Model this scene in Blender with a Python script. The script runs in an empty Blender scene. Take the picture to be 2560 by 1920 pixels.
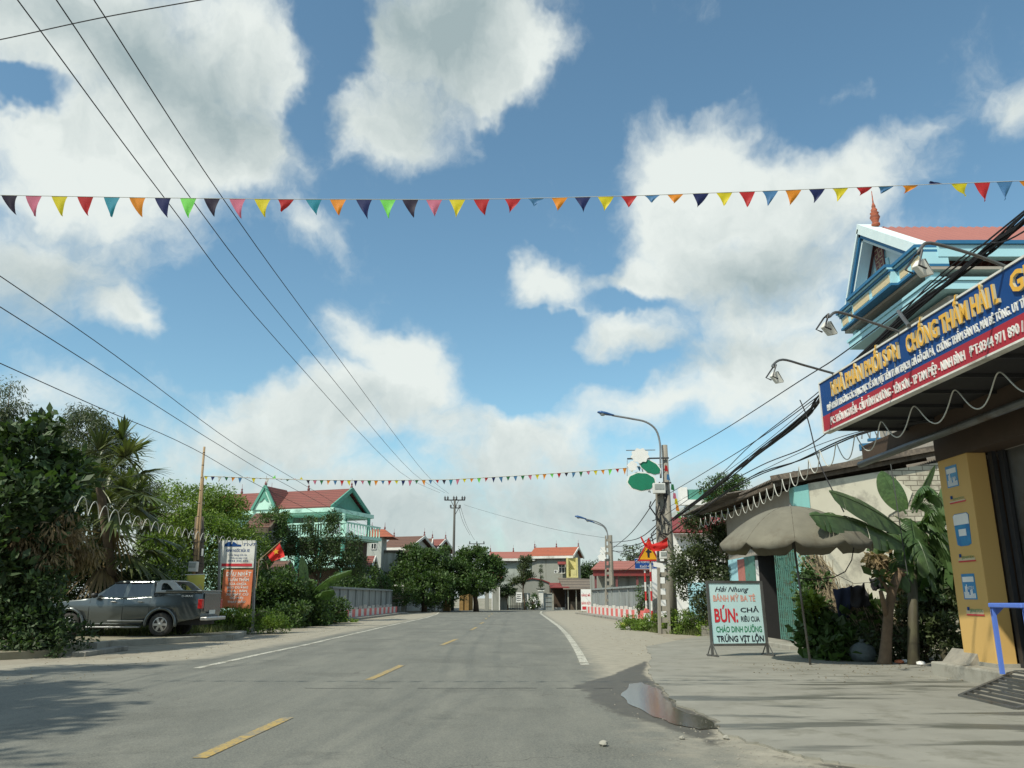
import bpy, bmesh, math, random
import numpy as np
from mathutils import Vector, Matrix
R = math.radians
SC = bpy.context.scene
COL = SC.collection

# ------------------------------------------------------------------ camera
FPX, PITCH, EYE = 2007.0, R(14.9), 1.4
SP, CP = math.sin(PITCH), math.cos(PITCH)
cam = bpy.data.objects.new('camera', bpy.data.cameras.new('camera'))
COL.objects.link(cam)
cam.location = (0, 0, EYE)
cam.rotation_euler = (R(90) + PITCH, 0, 0)
cam.data.sensor_width = 36
cam.data.lens = 36 * FPX / 2560
cam.data.clip_start = 0.05
cam.data.clip_end = 3000
SC.camera = cam

def ray(x, y):
    return (x - 1280, FPX * CP + (y - 960) * SP, FPX * SP - (y - 960) * CP)
def G(x, y, z=0.0):                       # survey helper: photo point -> point on the ground
    a, b, c = ray(x, y); t = (z - EYE) / c
    return (a * t, b * t)
def P(x, y, Y):                           # survey helper: photo point at distance Y
    a, b, c = ray(x, y); t = Y / b
    return Vector((a * t, Y, EYE + c * t))
def PX(x, y, X):                          # photo point on the plane x = X
    a, b, c = ray(x, y); t = X / a
    return Vector((X, b * t, EYE + c * t))
def PV(x, y, A, B):                       # photo point on the vertical plane through A, B
    a, b, c = ray(x, y)
    dx, dy = B[0] - A[0], B[1] - A[1]
    t = (A[0] * dy - A[1] * dx) / (a * dy - b * dx)
    return Vector((a * t, b * t, EYE + c * t))

# ------------------------------------------------------------------ light
SUN = Vector((-0.60, -0.60, 1.0)).normalized()
sl = bpy.data.lights.new('sun', 'SUN'); sl.energy = 5.0; sl.angle = R(0.9); sl.color = (1.0, 0.94, 0.80)
so = bpy.data.objects.new('sun', sl); COL.objects.link(so)
so.rotation_euler = SUN.to_track_quat('Z', 'Y').to_euler()
SC.view_settings.view_transform = 'Standard'
SC.view_settings.look = 'None'
SC.view_settings.gamma = 1
SC.view_settings.exposure = -0.12
SC.cycles.max_bounces = 6
SC.cycles.transparent_max_bounces = 8

def build_world():
    w = bpy.data.worlds.new("World"); SC.world = w; w.use_nodes = True
    nt = w.node_tree; N, L = nt.nodes, nt.links
    N.clear()
    out = N.new('ShaderNodeOutputWorld'); bg = N.new('ShaderNodeBackground'); L.new(bg.outputs[0], out.inputs[0])
    bg.inputs[1].default_value = 0.1
    sky = N.new('ShaderNodeTexSky'); sky.sky_type = 'NISHITA'; sky.sun_disc = False
    sky.sun_elevation = math.asin(SUN.z); sky.sun_rotation = math.atan2(SUN.x, SUN.y)
    sky.air_density = 1.0; sky.dust_density = 0.6; sky.ozone_density = 2.0
    def M(op, a, b=None, c=None, clamp=False):
        n = N.new('ShaderNodeMath'); n.operation = op; n.use_clamp = clamp
        for i, v in enumerate((a, b, c)):
            if v is None: continue
            if isinstance(v, (int, float)): n.inputs[i].default_value = v
            else: L.new(v, n.inputs[i])
        return n.outputs[0]
    def mapr(v, a, b, c, d, smooth=True):
        n = N.new('ShaderNodeMapRange'); n.interpolation_type = 'SMOOTHSTEP' if smooth else 'LINEAR'
        L.new(v, n.inputs[0])
        for i, q in enumerate((a, b, c, d)): n.inputs[i + 1].default_value = q
        return n.outputs[0]
    tc = N.new('ShaderNodeTexCoord'); sep = N.new('ShaderNodeSeparateXYZ'); L.new(tc.outputs['Generated'], sep.inputs[0])
    az = M('ARCTAN2', sep.outputs[0], sep.outputs[1]); el = M('ARCSINE', sep.outputs[2])
    cmb = N.new('ShaderNodeCombineXYZ'); L.new(az, cmb.inputs[0]); L.new(el, cmb.inputs[1])
    v0 = cmb.outputs[0]
    def noise(vec, scale, det, rough, dist=0.0):
        n = N.new('ShaderNodeTexNoise'); n.inputs['Scale'].default_value = scale
        n.inputs['Detail'].default_value = det; n.inputs['Roughness'].default_value = rough
        n.inputs['Distortion'].default_value = dist
        L.new(vec, n.inputs['Vector']); return n
    wn = noise(v0, 5.5, 5, 0.6)
    s1 = N.new('ShaderNodeVectorMath'); s1.operation = 'SUBTRACT'; L.new(wn.outputs['Color'], s1.inputs[0]); s1.inputs[1].default_value = (.5, .5, .5)
    s2 = N.new('ShaderNodeVectorMath'); s2.operation = 'SCALE'; L.new(s1.outputs[0], s2.inputs[0]); s2.inputs['Scale'].default_value = 0.15
    s3 = N.new('ShaderNodeVectorMath'); s3.operation = 'ADD'; L.new(v0, s3.inputs[0]); L.new(s2.outputs[0], s3.inputs[1])
    vw = s3.outputs[0]
    def blobs(lst):
        acc = None
        for (x, y, rx, ry, wgt) in lst:
            a, b, c = ray(x * 1.1573, y * 1.1573); n_ = math.sqrt(a * a + b * b + c * c)
            A, E = math.atan2(a, b), math.asin(c / n_)
            k = 1.1573 * FPX / n_ / FPX
            mp = N.new('ShaderNodeMapping'); mp.vector_type = 'TEXTURE'
            mp.inputs[1].default_value = (A, E, 0); mp.inputs[3].default_value = (rx * k / math.cos(E), ry * k * FPX / n_ + 1e-4, 1)
            L.new(vw, mp.inputs[0])
            g = N.new('ShaderNodeTexGradient'); g.gradient_type = 'QUADRATIC_SPHERE'; L.new(mp.outputs[0], g.inputs[0])
            g.gradient_type = 'SPHERICAL'
            t = M('MULTIPLY', g.outputs[1], wgt)
            acc = t if acc is None else M('ADD', acc, t)
        return acc
    mask = blobs([
        (260, 120, 520, 330, 1.5), (150, 350, 330, 160, 1.3), (500, 330, 240, 170, .9), (600, 60, 200, 170, .9), (15, 200, 130, 70, -1.9), (60, 60, 160, 120, .5),
        (960, 70, 320, 200, 1.6), (840, 270, 200, 120, 1.4), (1110, 150, 130, 120, 1.1), (735, 60, 90, 170, -1.6), (690, 250, 80, 120, -1.1),
        (1500, 350, 220, 170, 1.5), (1430, 480, 170, 110, 1.0), (1800, 400, 270, 130, 1.3), (1620, 560, 330, 170, 1.3),
        (1640, 740, 340, 120, 1.1), (1440, 870, 330, 100, 1.2), (1900, 600, 200, 150, .5), (1900, 850, 400, 200, .7), (1090, 790, 170, 110, -1.3), (1130, 860, 90, 60, -.8), (1190, 705, 90, 40, -1.0), (1350, 648, 120, 28, -.7), (460, 830, 120, 70, -.7), (500, 780, 140, 90, -.7), (1330, 800, 140, 40, -.5),
        (1170, 612, 140, 82, 1.5), (1370, 600, 120, 48, .9), (1310, 710, 170, 75, 1.2),
        (870, 830, 250, 150, 1.6), (640, 900, 250, 120, 1.3), (1110, 960, 230, 90, 1.3), (830, 760, 120, 60, .5),
        (60, 560, 360, 230, 1.1), (310, 700, 110, 80, 1.0), (330, 640, 60, 40, .4), (120, 850, 380, 130, .6), (350, 480, 260, 110, .5), (520, 640, 200, 130, -.8), (250, 790, 120, 60, -.5), (450, 960, 300, 60, .6),
        (1790, 210, 90, 60, .5), (2205, 250, 90, 130, .9), (1995, 285, 70, 50, .5), (1240, 130, 70, 60, .4), (675, 480, 110, 70, .7), (720, 700, 110, 90, .7),
        (1000, 560, 200, 120, -.5), (1700, 90, 400, 110, -.6)])
    hz = mapr(el, 0.22, 0.10, 0.0, 0.95)
    far = M('MAXIMUM', mapr(M('ABSOLUTE', az), 0.72, 0.95, 0.0, 0.42), mapr(el, 0.80, 0.95, 0.0, 0.42))
    mask = M('ADD', M('ADD', mask, hz), far)
    mask = M('MINIMUM', mask, 1.15)
    n1 = noise(vw, 6.0, 9, 0.60); n2 = noise(vw, 20.0, 7, 0.62)
    fb = M('ADD', M('MULTIPLY', n1.outputs[0], 0.66), M('MULTIPLY', n2.outputs[0], 0.34))
    val = M('ADD', mask, M('MULTIPLY', M('SUBTRACT', fb, 0.5), 2.1))
    dens = mapr(val, 0.06, 1.02, 0.0, 1.0)
    thick = mapr(val, 0.55, 1.7, 0.0, 1.0)
    # relief: compare the noise with itself a step towards the sun
    off = N.new('ShaderNodeVectorMath'); off.operation = 'ADD'; L.new(vw, off.inputs[0]); off.inputs[1].default_value = (-0.022, 0.030, 0)
    n3 = noise(off.outputs[0], 6.0, 9, 0.60)
    rel = M('MULTIPLY', M('SUBTRACT', n1.outputs[0], n3.outputs[0]), 1.6)
    grey = blobs([(300, 130, 420, 190, 1.0), (560, 260, 220, 160, .6), (950, 70, 300, 200, 1.3), (880, 260, 160, 90, .5),
                  (1650, 590, 300, 110, .9), (1500, 770, 420, 90, .6), (80, 640, 260, 170, .8), (850, 900, 260, 80, .5), (250, 560, 260, 120, .5), (1330, 600, 90, 60, .4)])
    white = blobs([(110, 370, 260, 110, .9), (1500, 330, 220, 150, 1.1), (1170, 150, 90, 110, .7), (1170, 600, 130, 80, .5), (880, 790, 200, 100, .6), (1450, 880, 300, 80, .5), (30, 110, 120, 70, .6)])
    band = mapr(el, 0.24, 0.10, 0.0, 0.50)
    gf = M('ADD', M('ADD', M('MULTIPLY', thick, 0.22), M('MULTIPLY', grey, 0.92)), M('SUBTRACT', band, rel))
    gf = M('SUBTRACT', gf, M('MULTIPLY', white, 0.6), clamp=True)
    cm = N.new('ShaderNodeMix'); cm.data_type = 'RGBA'; L.new(gf, cm.inputs['Factor'])
    cm.inputs['A'].default_value = (9.0, 9.6, 9.2, 1); cm.inputs['B'].default_value = (4.0, 5.0, 5.15, 1)
    tint = N.new('ShaderNodeMix'); tint.data_type = 'RGBA'; tint.blend_type = 'MULTIPLY'; tint.inputs['Factor'].default_value = 1
    L.new(sky.outputs[0], tint.inputs['A']); tint.inputs['B'].default_value = (1.48, 1.82, 1.64, 1)
    mx = N.new('ShaderNodeMix'); mx.data_type = 'RGBA'
    L.new(M('MULTIPLY', dens, 0.97), mx.inputs['Factor']); L.new(tint.outputs['Result'], mx.inputs['A']); L.new(cm.outputs['Result'], mx.inputs['B'])
    L.new(mx.outputs['Result'], bg.inputs[0])
    w.cycles.sampling_method = 'MANUAL'; w.cycles.sample_map_resolution = 512
build_world()

# ------------------------------------------------------------------ materials
def mat(name, col, rough=0.8, metal=0.0, col2=None, scale=3.0, amt=0.5, bump=0.0, bscale=None, streak=False, spec=0.5, dirt=None, dscale=1.2, island=0.0, trans=0.0, build=None):
    m = bpy.data.materials.new(name); m.use_nodes = True
    nt = m.node_tree; N, L = nt.nodes, nt.links
    b = N['Principled BSDF']
    b.inputs['Roughness'].default_value = rough; b.inputs['Metallic'].default_value = metal
    b.inputs['Specular IOR Level'].default_value = spec
    geo = N.new('ShaderNodeNewGeometry'); vec = geo.outputs['Position']
    if streak:
        mp = N.new('ShaderNodeMapping'); mp.inputs[3].default_value = (1, 1, 0.12); L.new(vec, mp.inputs[0]); svec = mp.outputs[0]
    else: svec = vec
    def noise(s, v=vec, d=5, r=.6):
        n = N.new('ShaderNodeTexNoise'); n.inputs['Scale'].default_value = s; n.inputs['Detail'].default_value = d
        n.inputs['Roughness'].default_value = r; L.new(v, n.inputs['Vector']); return n.outputs[0]
    def ramp(v, a, c_):
        n = N.new('ShaderNodeMapRange'); L.new(v, n.inputs[0]); n.inputs[1].default_value = a; n.inputs[2].default_value = c_; return n.outputs[0]
    def mix(f, A, B, mode='MIX'):
        n = N.new('ShaderNodeMix'); n.data_type = 'RGBA'; n.blend_type = mode
        if isinstance(f, float): n.inputs['Factor'].default_value = f
        else: L.new(f, n.inputs['Factor'])
        for k, v in (('A', A), ('B', B)):
            if isinstance(v, tuple): n.inputs[k].default_value = (*v[:3], 1)
            else: L.new(v, n.inputs[k])
        return n.outputs['Result']
    if col2 is None: col2 = tuple(c * 0.72 for c in col)
    f = ramp(noise(scale, svec), 0.5 - 0.25 / max(amt, .05) * .5, 0.5 + 0.25 / max(amt, .05) * .5)
    c = mix(f, tuple(col), tuple(col2))
    if dirt:
        f2 = ramp(noise(dscale, svec, 8, .7), 0.52, 0.68); c = mix(f2, c, tuple(dirt))
    if island:
        rnd = geo.outputs['Random Per Island']
        hs = N.new('ShaderNodeHueSaturation'); L.new(c, hs.inputs['Color'])
        L.new(ramp(rnd, -1 / island * .5 + .5, 1 / island * .5 + .5), hs.inputs['Value'])
        mr = N.new('ShaderNodeMapRange'); L.new(rnd, mr.inputs[0]); mr.inputs[3].default_value = 1 - island; mr.inputs[4].default_value = 1 + island
        L.new(mr.outputs[0], hs.inputs['Value'])
        mr2 = N.new('ShaderNodeMapRange'); n5 = noise(.9); L.new(n5, mr2.inputs[0]); mr2.inputs[3].default_value = .46; mr2.inputs[4].default_value = .53
        L.new(mr2.outputs[0], hs.inputs['Hue']); c = hs.outputs[0]
    if build: c = build(N, L, c, noise, ramp, mix, vec, b)
    L.new(c, b.inputs['Base Color'])
    if bump and not (build and b.inputs['Normal'].is_linked):
        bn = N.new('ShaderNodeBump'); bn.inputs['Strength'].default_value = 0.6; bn.inputs['Distance'].default_value = bump
        L.new(noise(bscale or scale * 6, vec, 6, .65), bn.inputs['Height']); L.new(bn.outputs[0], b.inputs['Normal'])
    if trans:
        tr = N.new('ShaderNodeBsdfTranslucent'); ms = N.new('ShaderNodeMixShader'); ms.inputs[0].default_value = trans
        bc = N.new('ShaderNodeMix'); bc.data_type = 'RGBA'; bc.blend_type = 'MULTIPLY'; bc.inputs['Factor'].default_value = 1
        L.new(c, bc.inputs['A']); bc.inputs['B'].default_value = (1.5, 1.7, .7, 1); L.new(bc.outputs['Result'], tr.inputs[0])
        L.new(b.outputs[0], ms.inputs[1]); L.new(tr.outputs[0], ms.inputs[2]); L.new(ms.outputs[0], N['Material Output'].inputs[0])
    return m

MA = {}
def simple(name, *a, **k): MA[name] = mat(name, *a, **k); return MA[name]
simple('concrete', (.34, .33, .28), .9, col2=(.25, .24, .20), scale=2, bump=.01, bscale=25, dirt=(.15, .14, .11))
simple('old_concrete', (.30, .29, .25), .92, col2=(.19, .18, .155), scale=3, bump=.01, bscale=30, dirt=(.11, .10, .08), streak=True)
simple('pole_concrete', (.33, .31, .26), .9, col2=(.22, .205, .17), scale=2.5, bump=.004, bscale=40, dirt=(.15, .135, .11), streak=True)
simple('dark_pole', (.10, .10, .09), .9, col2=(.07, .07, .06), streak=True)
simple('grey_panel', (.28, .31, .30), .85, col2=(.19, .215, .21), scale=1.5, streak=True, dirt=(.11, .12, .11), bump=.004)
simple('white_paint', (.72, .72, .67), .7, col2=(.55, .55, .50), scale=2, dirt=(.35, .34, .29))
simple('clean_white', (.80, .80, .77), .6, col2=(.70, .70, .66))
simple('red_paint', (.52, .07, .06), .6, col2=(.40, .06, .05), scale=3, dirt=(.35, .17, .14))
simple('pink_red', (.70, .16, .14), .6, col2=(.6, .14, .13), scale=3)
simple('yellow_paint', (.60, .39, .13), .75, col2=(.53, .34, .11), scale=1.5, streak=True)
def worn(N, L, c, noise, ramp, mix, vec, b):
    x = mix(ramp(noise(16., vec, 6, .75), .50, .58), c, (.17, .165, .135)); return mix(ramp(noise(1.7, vec, 5, .7), .5, .62), x, (.20, .19, .15))
simple('line_white', (.58, .57, .48), .75, col2=(.42, .41, .34), scale=9, build=worn)
simple('line_yellow', (.44, .30, .08), .75, col2=(.32, .24, .09), scale=8, build=worn)
simple('dark_metal', (.04, .042, .045), .5, .3)
simple('grey_metal', (.17, .175, .17), .45, .5, col2=(.11, .11, .10), dirt=(.09, .07, .05))
simple('galv', (.32, .33, .33), .4, .6, col2=(.24, .245, .24))
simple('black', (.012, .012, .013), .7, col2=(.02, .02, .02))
simple('wire', (.018, .018, .02), .7)
simple('wire_grey', (.05, .055, .05), .8)
simple('rope_white', (.52, .52, .46), .5, col2=(.45, .45, .40))
simple('blue_metal', (.03, .10, .26), .4, .2, col2=(.025, .08, .2))
simple('blue_sign', (.006, .055, .21), .6, spec=.25, col2=(.007, .048, .165), scale=1)
simple('blue_board', (.014, .075, .29), .35, col2=(.011, .06, .24), scale=1)
simple('red_board', (.36, .022, .035), .6, spec=.25, col2=(.30, .025, .04), scale=1)
simple('letter_yellow', (.74, .40, .03), .4, col2=(.65, .35, .03))
simple('letter_shade', (.62, .55, .36), .5)
simple('letter_white', (.78, .78, .74), .5)
simple('letter_red', (.62, .035, .05), .5)
simple('letter_black', (.02, .022, .035), .5)
simple('letter_green', (.03, .27, .12), .5)
simple('letter_salmon', (.78, .40, .32), .5)
simple('sign_cyan', (.42, .66, .68), .5, col2=(.58, .74, .73), scale=.8, amt=.5)
simple('orange_board', (.56, .13, .05), .5, col2=(.66, .22, .10), scale=2)
simple('yellow_flag', (.66, .58, .09), .6, col2=(.58, .52, .12))
simple('warn_yellow', (.82, .40, .02), .4)
simple('warn_red', (.55, .03, .03), .4)
simple('cloth_red', (.72, .025, .02), .7, col2=(.55, .02, .02), trans=.25)
simple('lotus_green', (.005, .20, .10), .5, col2=(.004, .15, .08))
simple('mint', (.48, .74, .64), .8, col2=(.40, .66, .57), scale=1, dirt=(.2, .36, .3))
simple('mint_dark', (.10, .33, .25), .7)
simple('turquoise', (.28, .60, .56), .75, col2=(.22, .50, .47), scale=2, dirt=(.22, .35, .3), streak=True)
simple('seam', (.10, .09, .065), .9)
simple('gate_green', (.13, .30, .25), .5, .2, col2=(.10, .23, .19), dirt=(.11, .10, .06), dscale=4)
simple('cream_wall', (.68, .65, .52), .9, col2=(.57, .54, .43), scale=1.2, dirt=(.33, .31, .25), dscale=1.1, bump=.004)
simple('grey_wall', (.30, .31, .27), .9, col2=(.24, .25, .22), scale=.8, dirt=(.17, .17, .14), streak=True)
simple('pale_wall', (.50, .54, .50), .9, col2=(.40, .43, .40), scale=.6, dirt=(.27, .28, .24), streak=True)
simple('moss_wall', (.42, .46, .42), .9, col2=(.22, .25, .21), scale=1.2, dirt=(.08, .09, .07), dscale=.9)
simple('yellow_room', (.66, .60, .26), .8)
simple('ochre', (.33, .21, .07), .8, col2=(.22, .14, .05), dirt=(.1, .07, .03))
simple('window_dark', (.02, .028, .03), .12, spec=.8)
simple('hole', (.012, .012, .011), .9)
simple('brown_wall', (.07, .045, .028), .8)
simple('sky_blue_paint', (.40, .68, .74), .7, col2=(.34, .60, .68), scale=1)
simple('deep_blue_paint', (.02, .15, .30), .6, col2=(.018, .12, .25))
simple('pale_trim', (.66, .77, .77), .7, col2=(.58, .70, .71))
simple('cream_trim', (.62, .52, .32), .8, col2=(.50, .42, .26), scale=8)
simple('maroon', (.20, .07, .07), .7)
simple('soffit', (.36, .33, .28), .85, col2=(.30, .27, .23))
simple('canvas', (.20, .19, .145), .95, col2=(.14, .133, .102), scale=2.2, dirt=(.12, .105, .075), bump=.01, bscale=8, trans=.06)
simple('bamboo', (.36, .25, .13), .7, col2=(.26, .18, .10), scale=6)
simple('wood_old', (.15, .12, .09), .95, col2=(.07, .055, .04), scale=7, streak=True, bump=.02, bscale=20)
simple('bark', (.13, .095, .06), .95, col2=(.08, .06, .04), scale=6, bump=.02, bscale=25)
simple('bark_pale', (.21, .145, .09), .95, col2=(.12, .085, .055), scale=7, bump=.03, bscale=20)
simple('leaf_dark', (.050, .090, .027), .62, col2=(.028, .055, .017), scale=1.2, island=.55, trans=.22)
simple('leaf_mid', (.068, .125, .028), .6, col2=(.036, .075, .020), scale=1.0, island=.5, trans=.25)
simple('leaf_bright', (.15, .235, .025), .6, col2=(.08, .14, .02), scale=.9, island=.45, trans=.28)
simple('leaf_olive', (.075, .100, .040), .55, col2=(.045, .065, .028), scale=1.4, island=.45, trans=.25)
simple('leaf_palm', (.060, .100, .030), .4, col2=(.11, .12, .045), scale=1.0, island=.4, trans=.2)
simple('banana_stem', (.10, .10, .05), .7, col2=(.05, .04, .025), scale=3, streak=True, dirt=(.03, .025, .018))
simple('leaf_dry', (.25, .19, .10), .8, col2=(.14, .10, .05), scale=3, island=.4, trans=.2)
simple('banana_leaf', (.085, .150, .050), .45, col2=(.050, .095, .035), scale=3, island=.25, trans=.28)
simple('dry_straw', (.30, .25, .16), .95, col2=(.16, .13, .08), scale=8, island=.4)
simple('grass', (.085, .125, .030), .7, col2=(.12, .13, .05), scale=2, island=.4, trans=.2)
simple('blue_plastic', (.10, .20, .62), .45, col2=(.09, .17, .55))
simple('navy_cloth', (.015, .025, .06), .9)
simple('dark_cloth', (.018, .018, .022), .9)
simple('pink_cloth', (.45, .17, .14), .9)
simple('tyre', (.022, .022, .022), .85, col2=(.05, .047, .04))
simple('alloy', (.50, .50, .48), .35, .6)
simple('car_grey', (.115, .13, .13), .20, .6, col2=(.105, .12, .12), spec=.8)
simple('car_glass', (.012, .016, .02), .04, spec=1.0)
simple('car_trim', (.03, .03, .03), .5)
simple('tail_red', (.45, .02, .02), .25)
simple('box_white', (.66, .67, .63), .6, col2=(.55, .56, .52))
simple('stone', (.30, .28, .23), .95, col2=(.2, .19, .16), scale=6, bump=.03, bscale=9)
simple('glass_pale', (.35, .38, .36), .15, spec=.8)
simple('can_blue', (.02, .14, .38), .35, col2=(.05, .30, .52), scale=5)
simple('weed_pot', (.10, .125, .125), .6, scale=9, bump=.03, bscale=14)

def roofmat(name, c1, c2, k=5.0, dirt=(.12, .07, .05)):
    def bld(N, L, c, noise, ramp, mix, vec, b):
        s = N.new('ShaderNodeSeparateXYZ'); L.new(vec, s.inputs[0])
        w = N.new('ShaderNodeMath'); w.operation = 'SINE'
        mu = N.new('ShaderNodeMath'); mu.operation = 'MULTIPLY'; mu.inputs[1].default_value = k * 6.283
        L.new(s.outputs[2], mu.inputs[0]); L.new(mu.outputs[0], w.inputs[0])
        x = mix(ramp(w.outputs[0], -1, 0.2), tuple(q * .72 for q in c2), c)
        return mix(ramp(noise(1.1, vec, 8, .75), .55, .75), x, dirt)
    MA[name] = mat(name, c1, .85, col2=c2, scale=14, amt=.9, build=bld)
roofmat('tile_red', (.26, .085, .065), (.17, .06, .05))
roofmat('tile_orange', (.42, .115, .055), (.30, .09, .05))
roofmat('tile_brown', (.17, .085, .055), (.11, .06, .045))
roofmat('tile_pink', (.36, .13, .10), (.30, .11, .085))
roofmat('roof_old', (.21, .17, .13), (.12, .10, .08), 3.0, (.07, .06, .05))
simple('tile_sheet', (.33, .125, .10), .6, col2=(.28, .105, .085), scale=.6)
simple('corrugated', (.20, .175, .145), .85, col2=(.11, .095, .08), scale=3, dirt=(.07, .06, .05))
simple('red_sheet', (.24, .035, .03), .6, col2=(.17, .03, .03), dirt=(.12, .05, .04))

def brick_build(N, L, c, noise, ramp, mix, vec, b):
    s = N.new('ShaderNodeSeparateXYZ'); L.new(vec, s.inputs[0]); cb = N.new('ShaderNodeCombineXYZ')
    L.new(s.outputs[0], cb.inputs[0]); L.new(s.outputs[2], cb.inputs[1])
    br = N.new('ShaderNodeTexBrick'); L.new(cb.outputs[0], br.inputs['Vector'])
    br.inputs['Scale'].default_value = 1; br.inputs['Brick Width'].default_value = .40; br.inputs['Row Height'].default_value = .145
    br.inputs['Mortar Size'].default_value = .012; br.inputs['Mortar Smooth'].default_value = .3
    br.inputs['Color1'].default_value = (.56, .53, .42, 1); br.inputs['Color2'].default_value = (.44, .41, .32, 1); br.inputs['Mortar'].default_value = (.20, .18, .14, 1)
    bn = N.new('ShaderNodeBump'); bn.inputs['Distance'].default_value = .03; bn.invert = True; L.new(br.outputs['Fac'], bn.inputs['Height']); L.new(bn.outputs[0], b.inputs['Normal'])
    return mix(ramp(noise(2.5, vec, 8, .7), .5, .7), br.outputs['Color'], (.24, .21, .16))
MA['brick'] = mat('brick', (.5, .47, .37), .9, build=brick_build)

# ------------------------------------------------------------------ mesh builder
ORG = {}
class MB:
    def __init__(s): s.v = []; s.f = []; s.m = []; s.k = 0
    def add(s, vs, fs):
        o = len(s.v); s.v += [tuple(v) for v in vs]; s.f += [tuple(i + o for i in f) for f in fs]; s.m += [s.k] * len(fs); return s
    def box(s, x0, x1, y0, y1, z0, z1):
        return s.add([(x0, y0, z0), (x1, y0, z0), (x1, y1, z0), (x0, y1, z0), (x0, y0, z1), (x1, y0, z1), (x1, y1, z1), (x0, y1, z1)],
                     [(0, 3, 2, 1), (4, 5, 6, 7), (0, 1, 5, 4), (1, 2, 6, 5), (2, 3, 7, 6), (3, 0, 4, 7)])
    def beam(s, a, b, w, h=None, up=(0, 0, 1)):
        a, b = Vector(a), Vector(b); d = (b - a).normalized(); h = h or w
        u = Vector(up)
        if abs(d.dot(u)) > .98: u = Vector((0, 1, 0))
        r = d.cross(u).normalized() * w / 2; u2 = r.cross(d).normalized() * h / 2
        vs = [p + q for p in (a, b) for q in (-r - u2, r - u2, r + u2, -r + u2)]
        return s.add(vs, [(0, 3, 2, 1), (4, 5, 6, 7), (0, 1, 5, 4), (1, 2, 6, 5), (2, 3, 7, 6), (3, 0, 4, 7)])
    def tube(s, pts, r, n=6, r2=None, cap=True):
        pts = [Vector(p) for p in pts]; m = len(pts); vs = []; fs = []
        prev = None
        for i, p in enumerate(pts):
            d = (pts[min(i + 1, m - 1)] - pts[max(i - 1, 0)]).normalized()
            if prev is None:
                u = Vector((0, 0, 1)) if abs(d.z) < .9 else Vector((1, 0, 0)); u = (u - d * u.dot(d)).normalized()
            else:
                u = prev - d * prev.dot(d); u = u.normalized() if u.length > 1e-6 else d.orthogonal().normalized()
            prev = u; w = d.cross(u)
            rr = (r[i] if isinstance(r, (list, tuple)) else (r if r2 is None else r + (r2 - r) * i / (m - 1)))
            for k in range(n):
                a = 2 * math.pi * k / n; vs.append(p + (u * math.cos(a) + w * math.sin(a)) * rr)
        for i in range(m - 1):
            for k in range(n):
                fs.append((i * n + k, i * n + (k + 1) % n, (i + 1) * n + (k + 1) % n, (i + 1) * n + k))
        if cap: fs += [tuple(range(n))[::-1], tuple((m - 1) * n + k for k in range(n))]
        return s.add(vs, fs)
    def prism(s, poly, d):                 # planar polygon (3d points) pushed along d
        n = len(poly); d = Vector(d); a = [Vector(p) for p in poly]; b = [p + d for p in a]
        return s.add(a + b, [tuple(range(n))[::-1], tuple(range(n, 2 * n))] + [(i, (i + 1) % n, n + (i + 1) % n, n + i) for i in range(n)])
    def quad(s, *p): return s.add(p, [tuple(range(len(p)))])
    def lathe(s, prof, c=(0, 0, 0), n=16):
        vs = []; fs = []
        for (r, z) in prof:
            for k in range(n):
                a = 2 * math.pi * k / n; vs.append((c[0] + r * math.cos(a), c[1] + r * math.sin(a), c[2] + z))
        for i in range(len(prof) - 1):
            for k in range(n): fs.append((i * n + k, i * n + (k + 1) % n, (i + 1) * n + (k + 1) % n, (i + 1) * n + k))
        fs += [tuple(range(n))[::-1], tuple((len(prof) - 1) * n + k for k in range(n))]
        return s.add(vs, fs)
    def xf(s, M):
        s.v = [tuple(M @ Vector(v)) for v in s.v]; return s

def tag(o, label=None, cat=None, group=None, kind=None):
    for k, v in (('label', label), ('category', cat), ('group', group), ('kind', kind)):
        if v: o[k] = v
    return o
def T(name, label, cat, loc, group=None, local=False, rz=0):
    o = bpy.data.objects.new(name, None); COL.objects.link(o); o.empty_display_size = .2
    o.location = loc; o.rotation_euler = (0, 0, rz)
    ORG[o.name] = Vector((0, 0, 0)) if local else Vector(loc)
    return tag(o, label, cat, group)
def mk(name, mb, m, parent=None, loc=None, smooth=False, bevel=0, label=None):
    off = ORG[parent.name] if parent else (Vector(loc) if loc is not None else Vector((0, 0, 0)))
    me = bpy.data.meshes.new(name)
    V = np.array(mb.v, dtype=float).reshape(-1, 3) - np.array(off)
    me.from_pydata(V.tolist(), [], mb.f)
    ms = m if isinstance(m, (list, tuple)) else [m]
    for q in ms: me.materials.append(MA[q] if isinstance(q, str) else q)
    if len(ms) > 1: me.polygons.foreach_set('material_index', mb.m)
    if smooth: me.polygons.foreach_set('use_smooth', [True] * len(me.polygons))
    me.update()
    o = bpy.data.objects.new(name, me); COL.objects.link(o)
    if parent: o.parent = parent; ORG[o.name] = ORG[parent.name]
    else: o.location = off; ORG[o.name] = off
    if bevel:
        bv = o.modifiers.new('bevel', 'BEVEL'); bv.width = bevel; bv.segments = 2; bv.limit_method = 'ANGLE'
    if label: o['label'] = label
    return o
def thing(name, mb, m, label, cat, loc, group=None, **k):
    return tag(mk(name, mb, m, None, loc, **k), label, cat, group)
def struct(name, mb, m, **k): return tag(mk(name, mb, m, None, (0, 0, 0), **k), kind='structure')
def copy_tree(o, parent=None):
    c = o.copy(); COL.objects.link(c); c.parent = parent; ORG[c.name] = ORG[o.name]
    for ch in list(o.children): copy_tree(ch, c)
    return c

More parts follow.
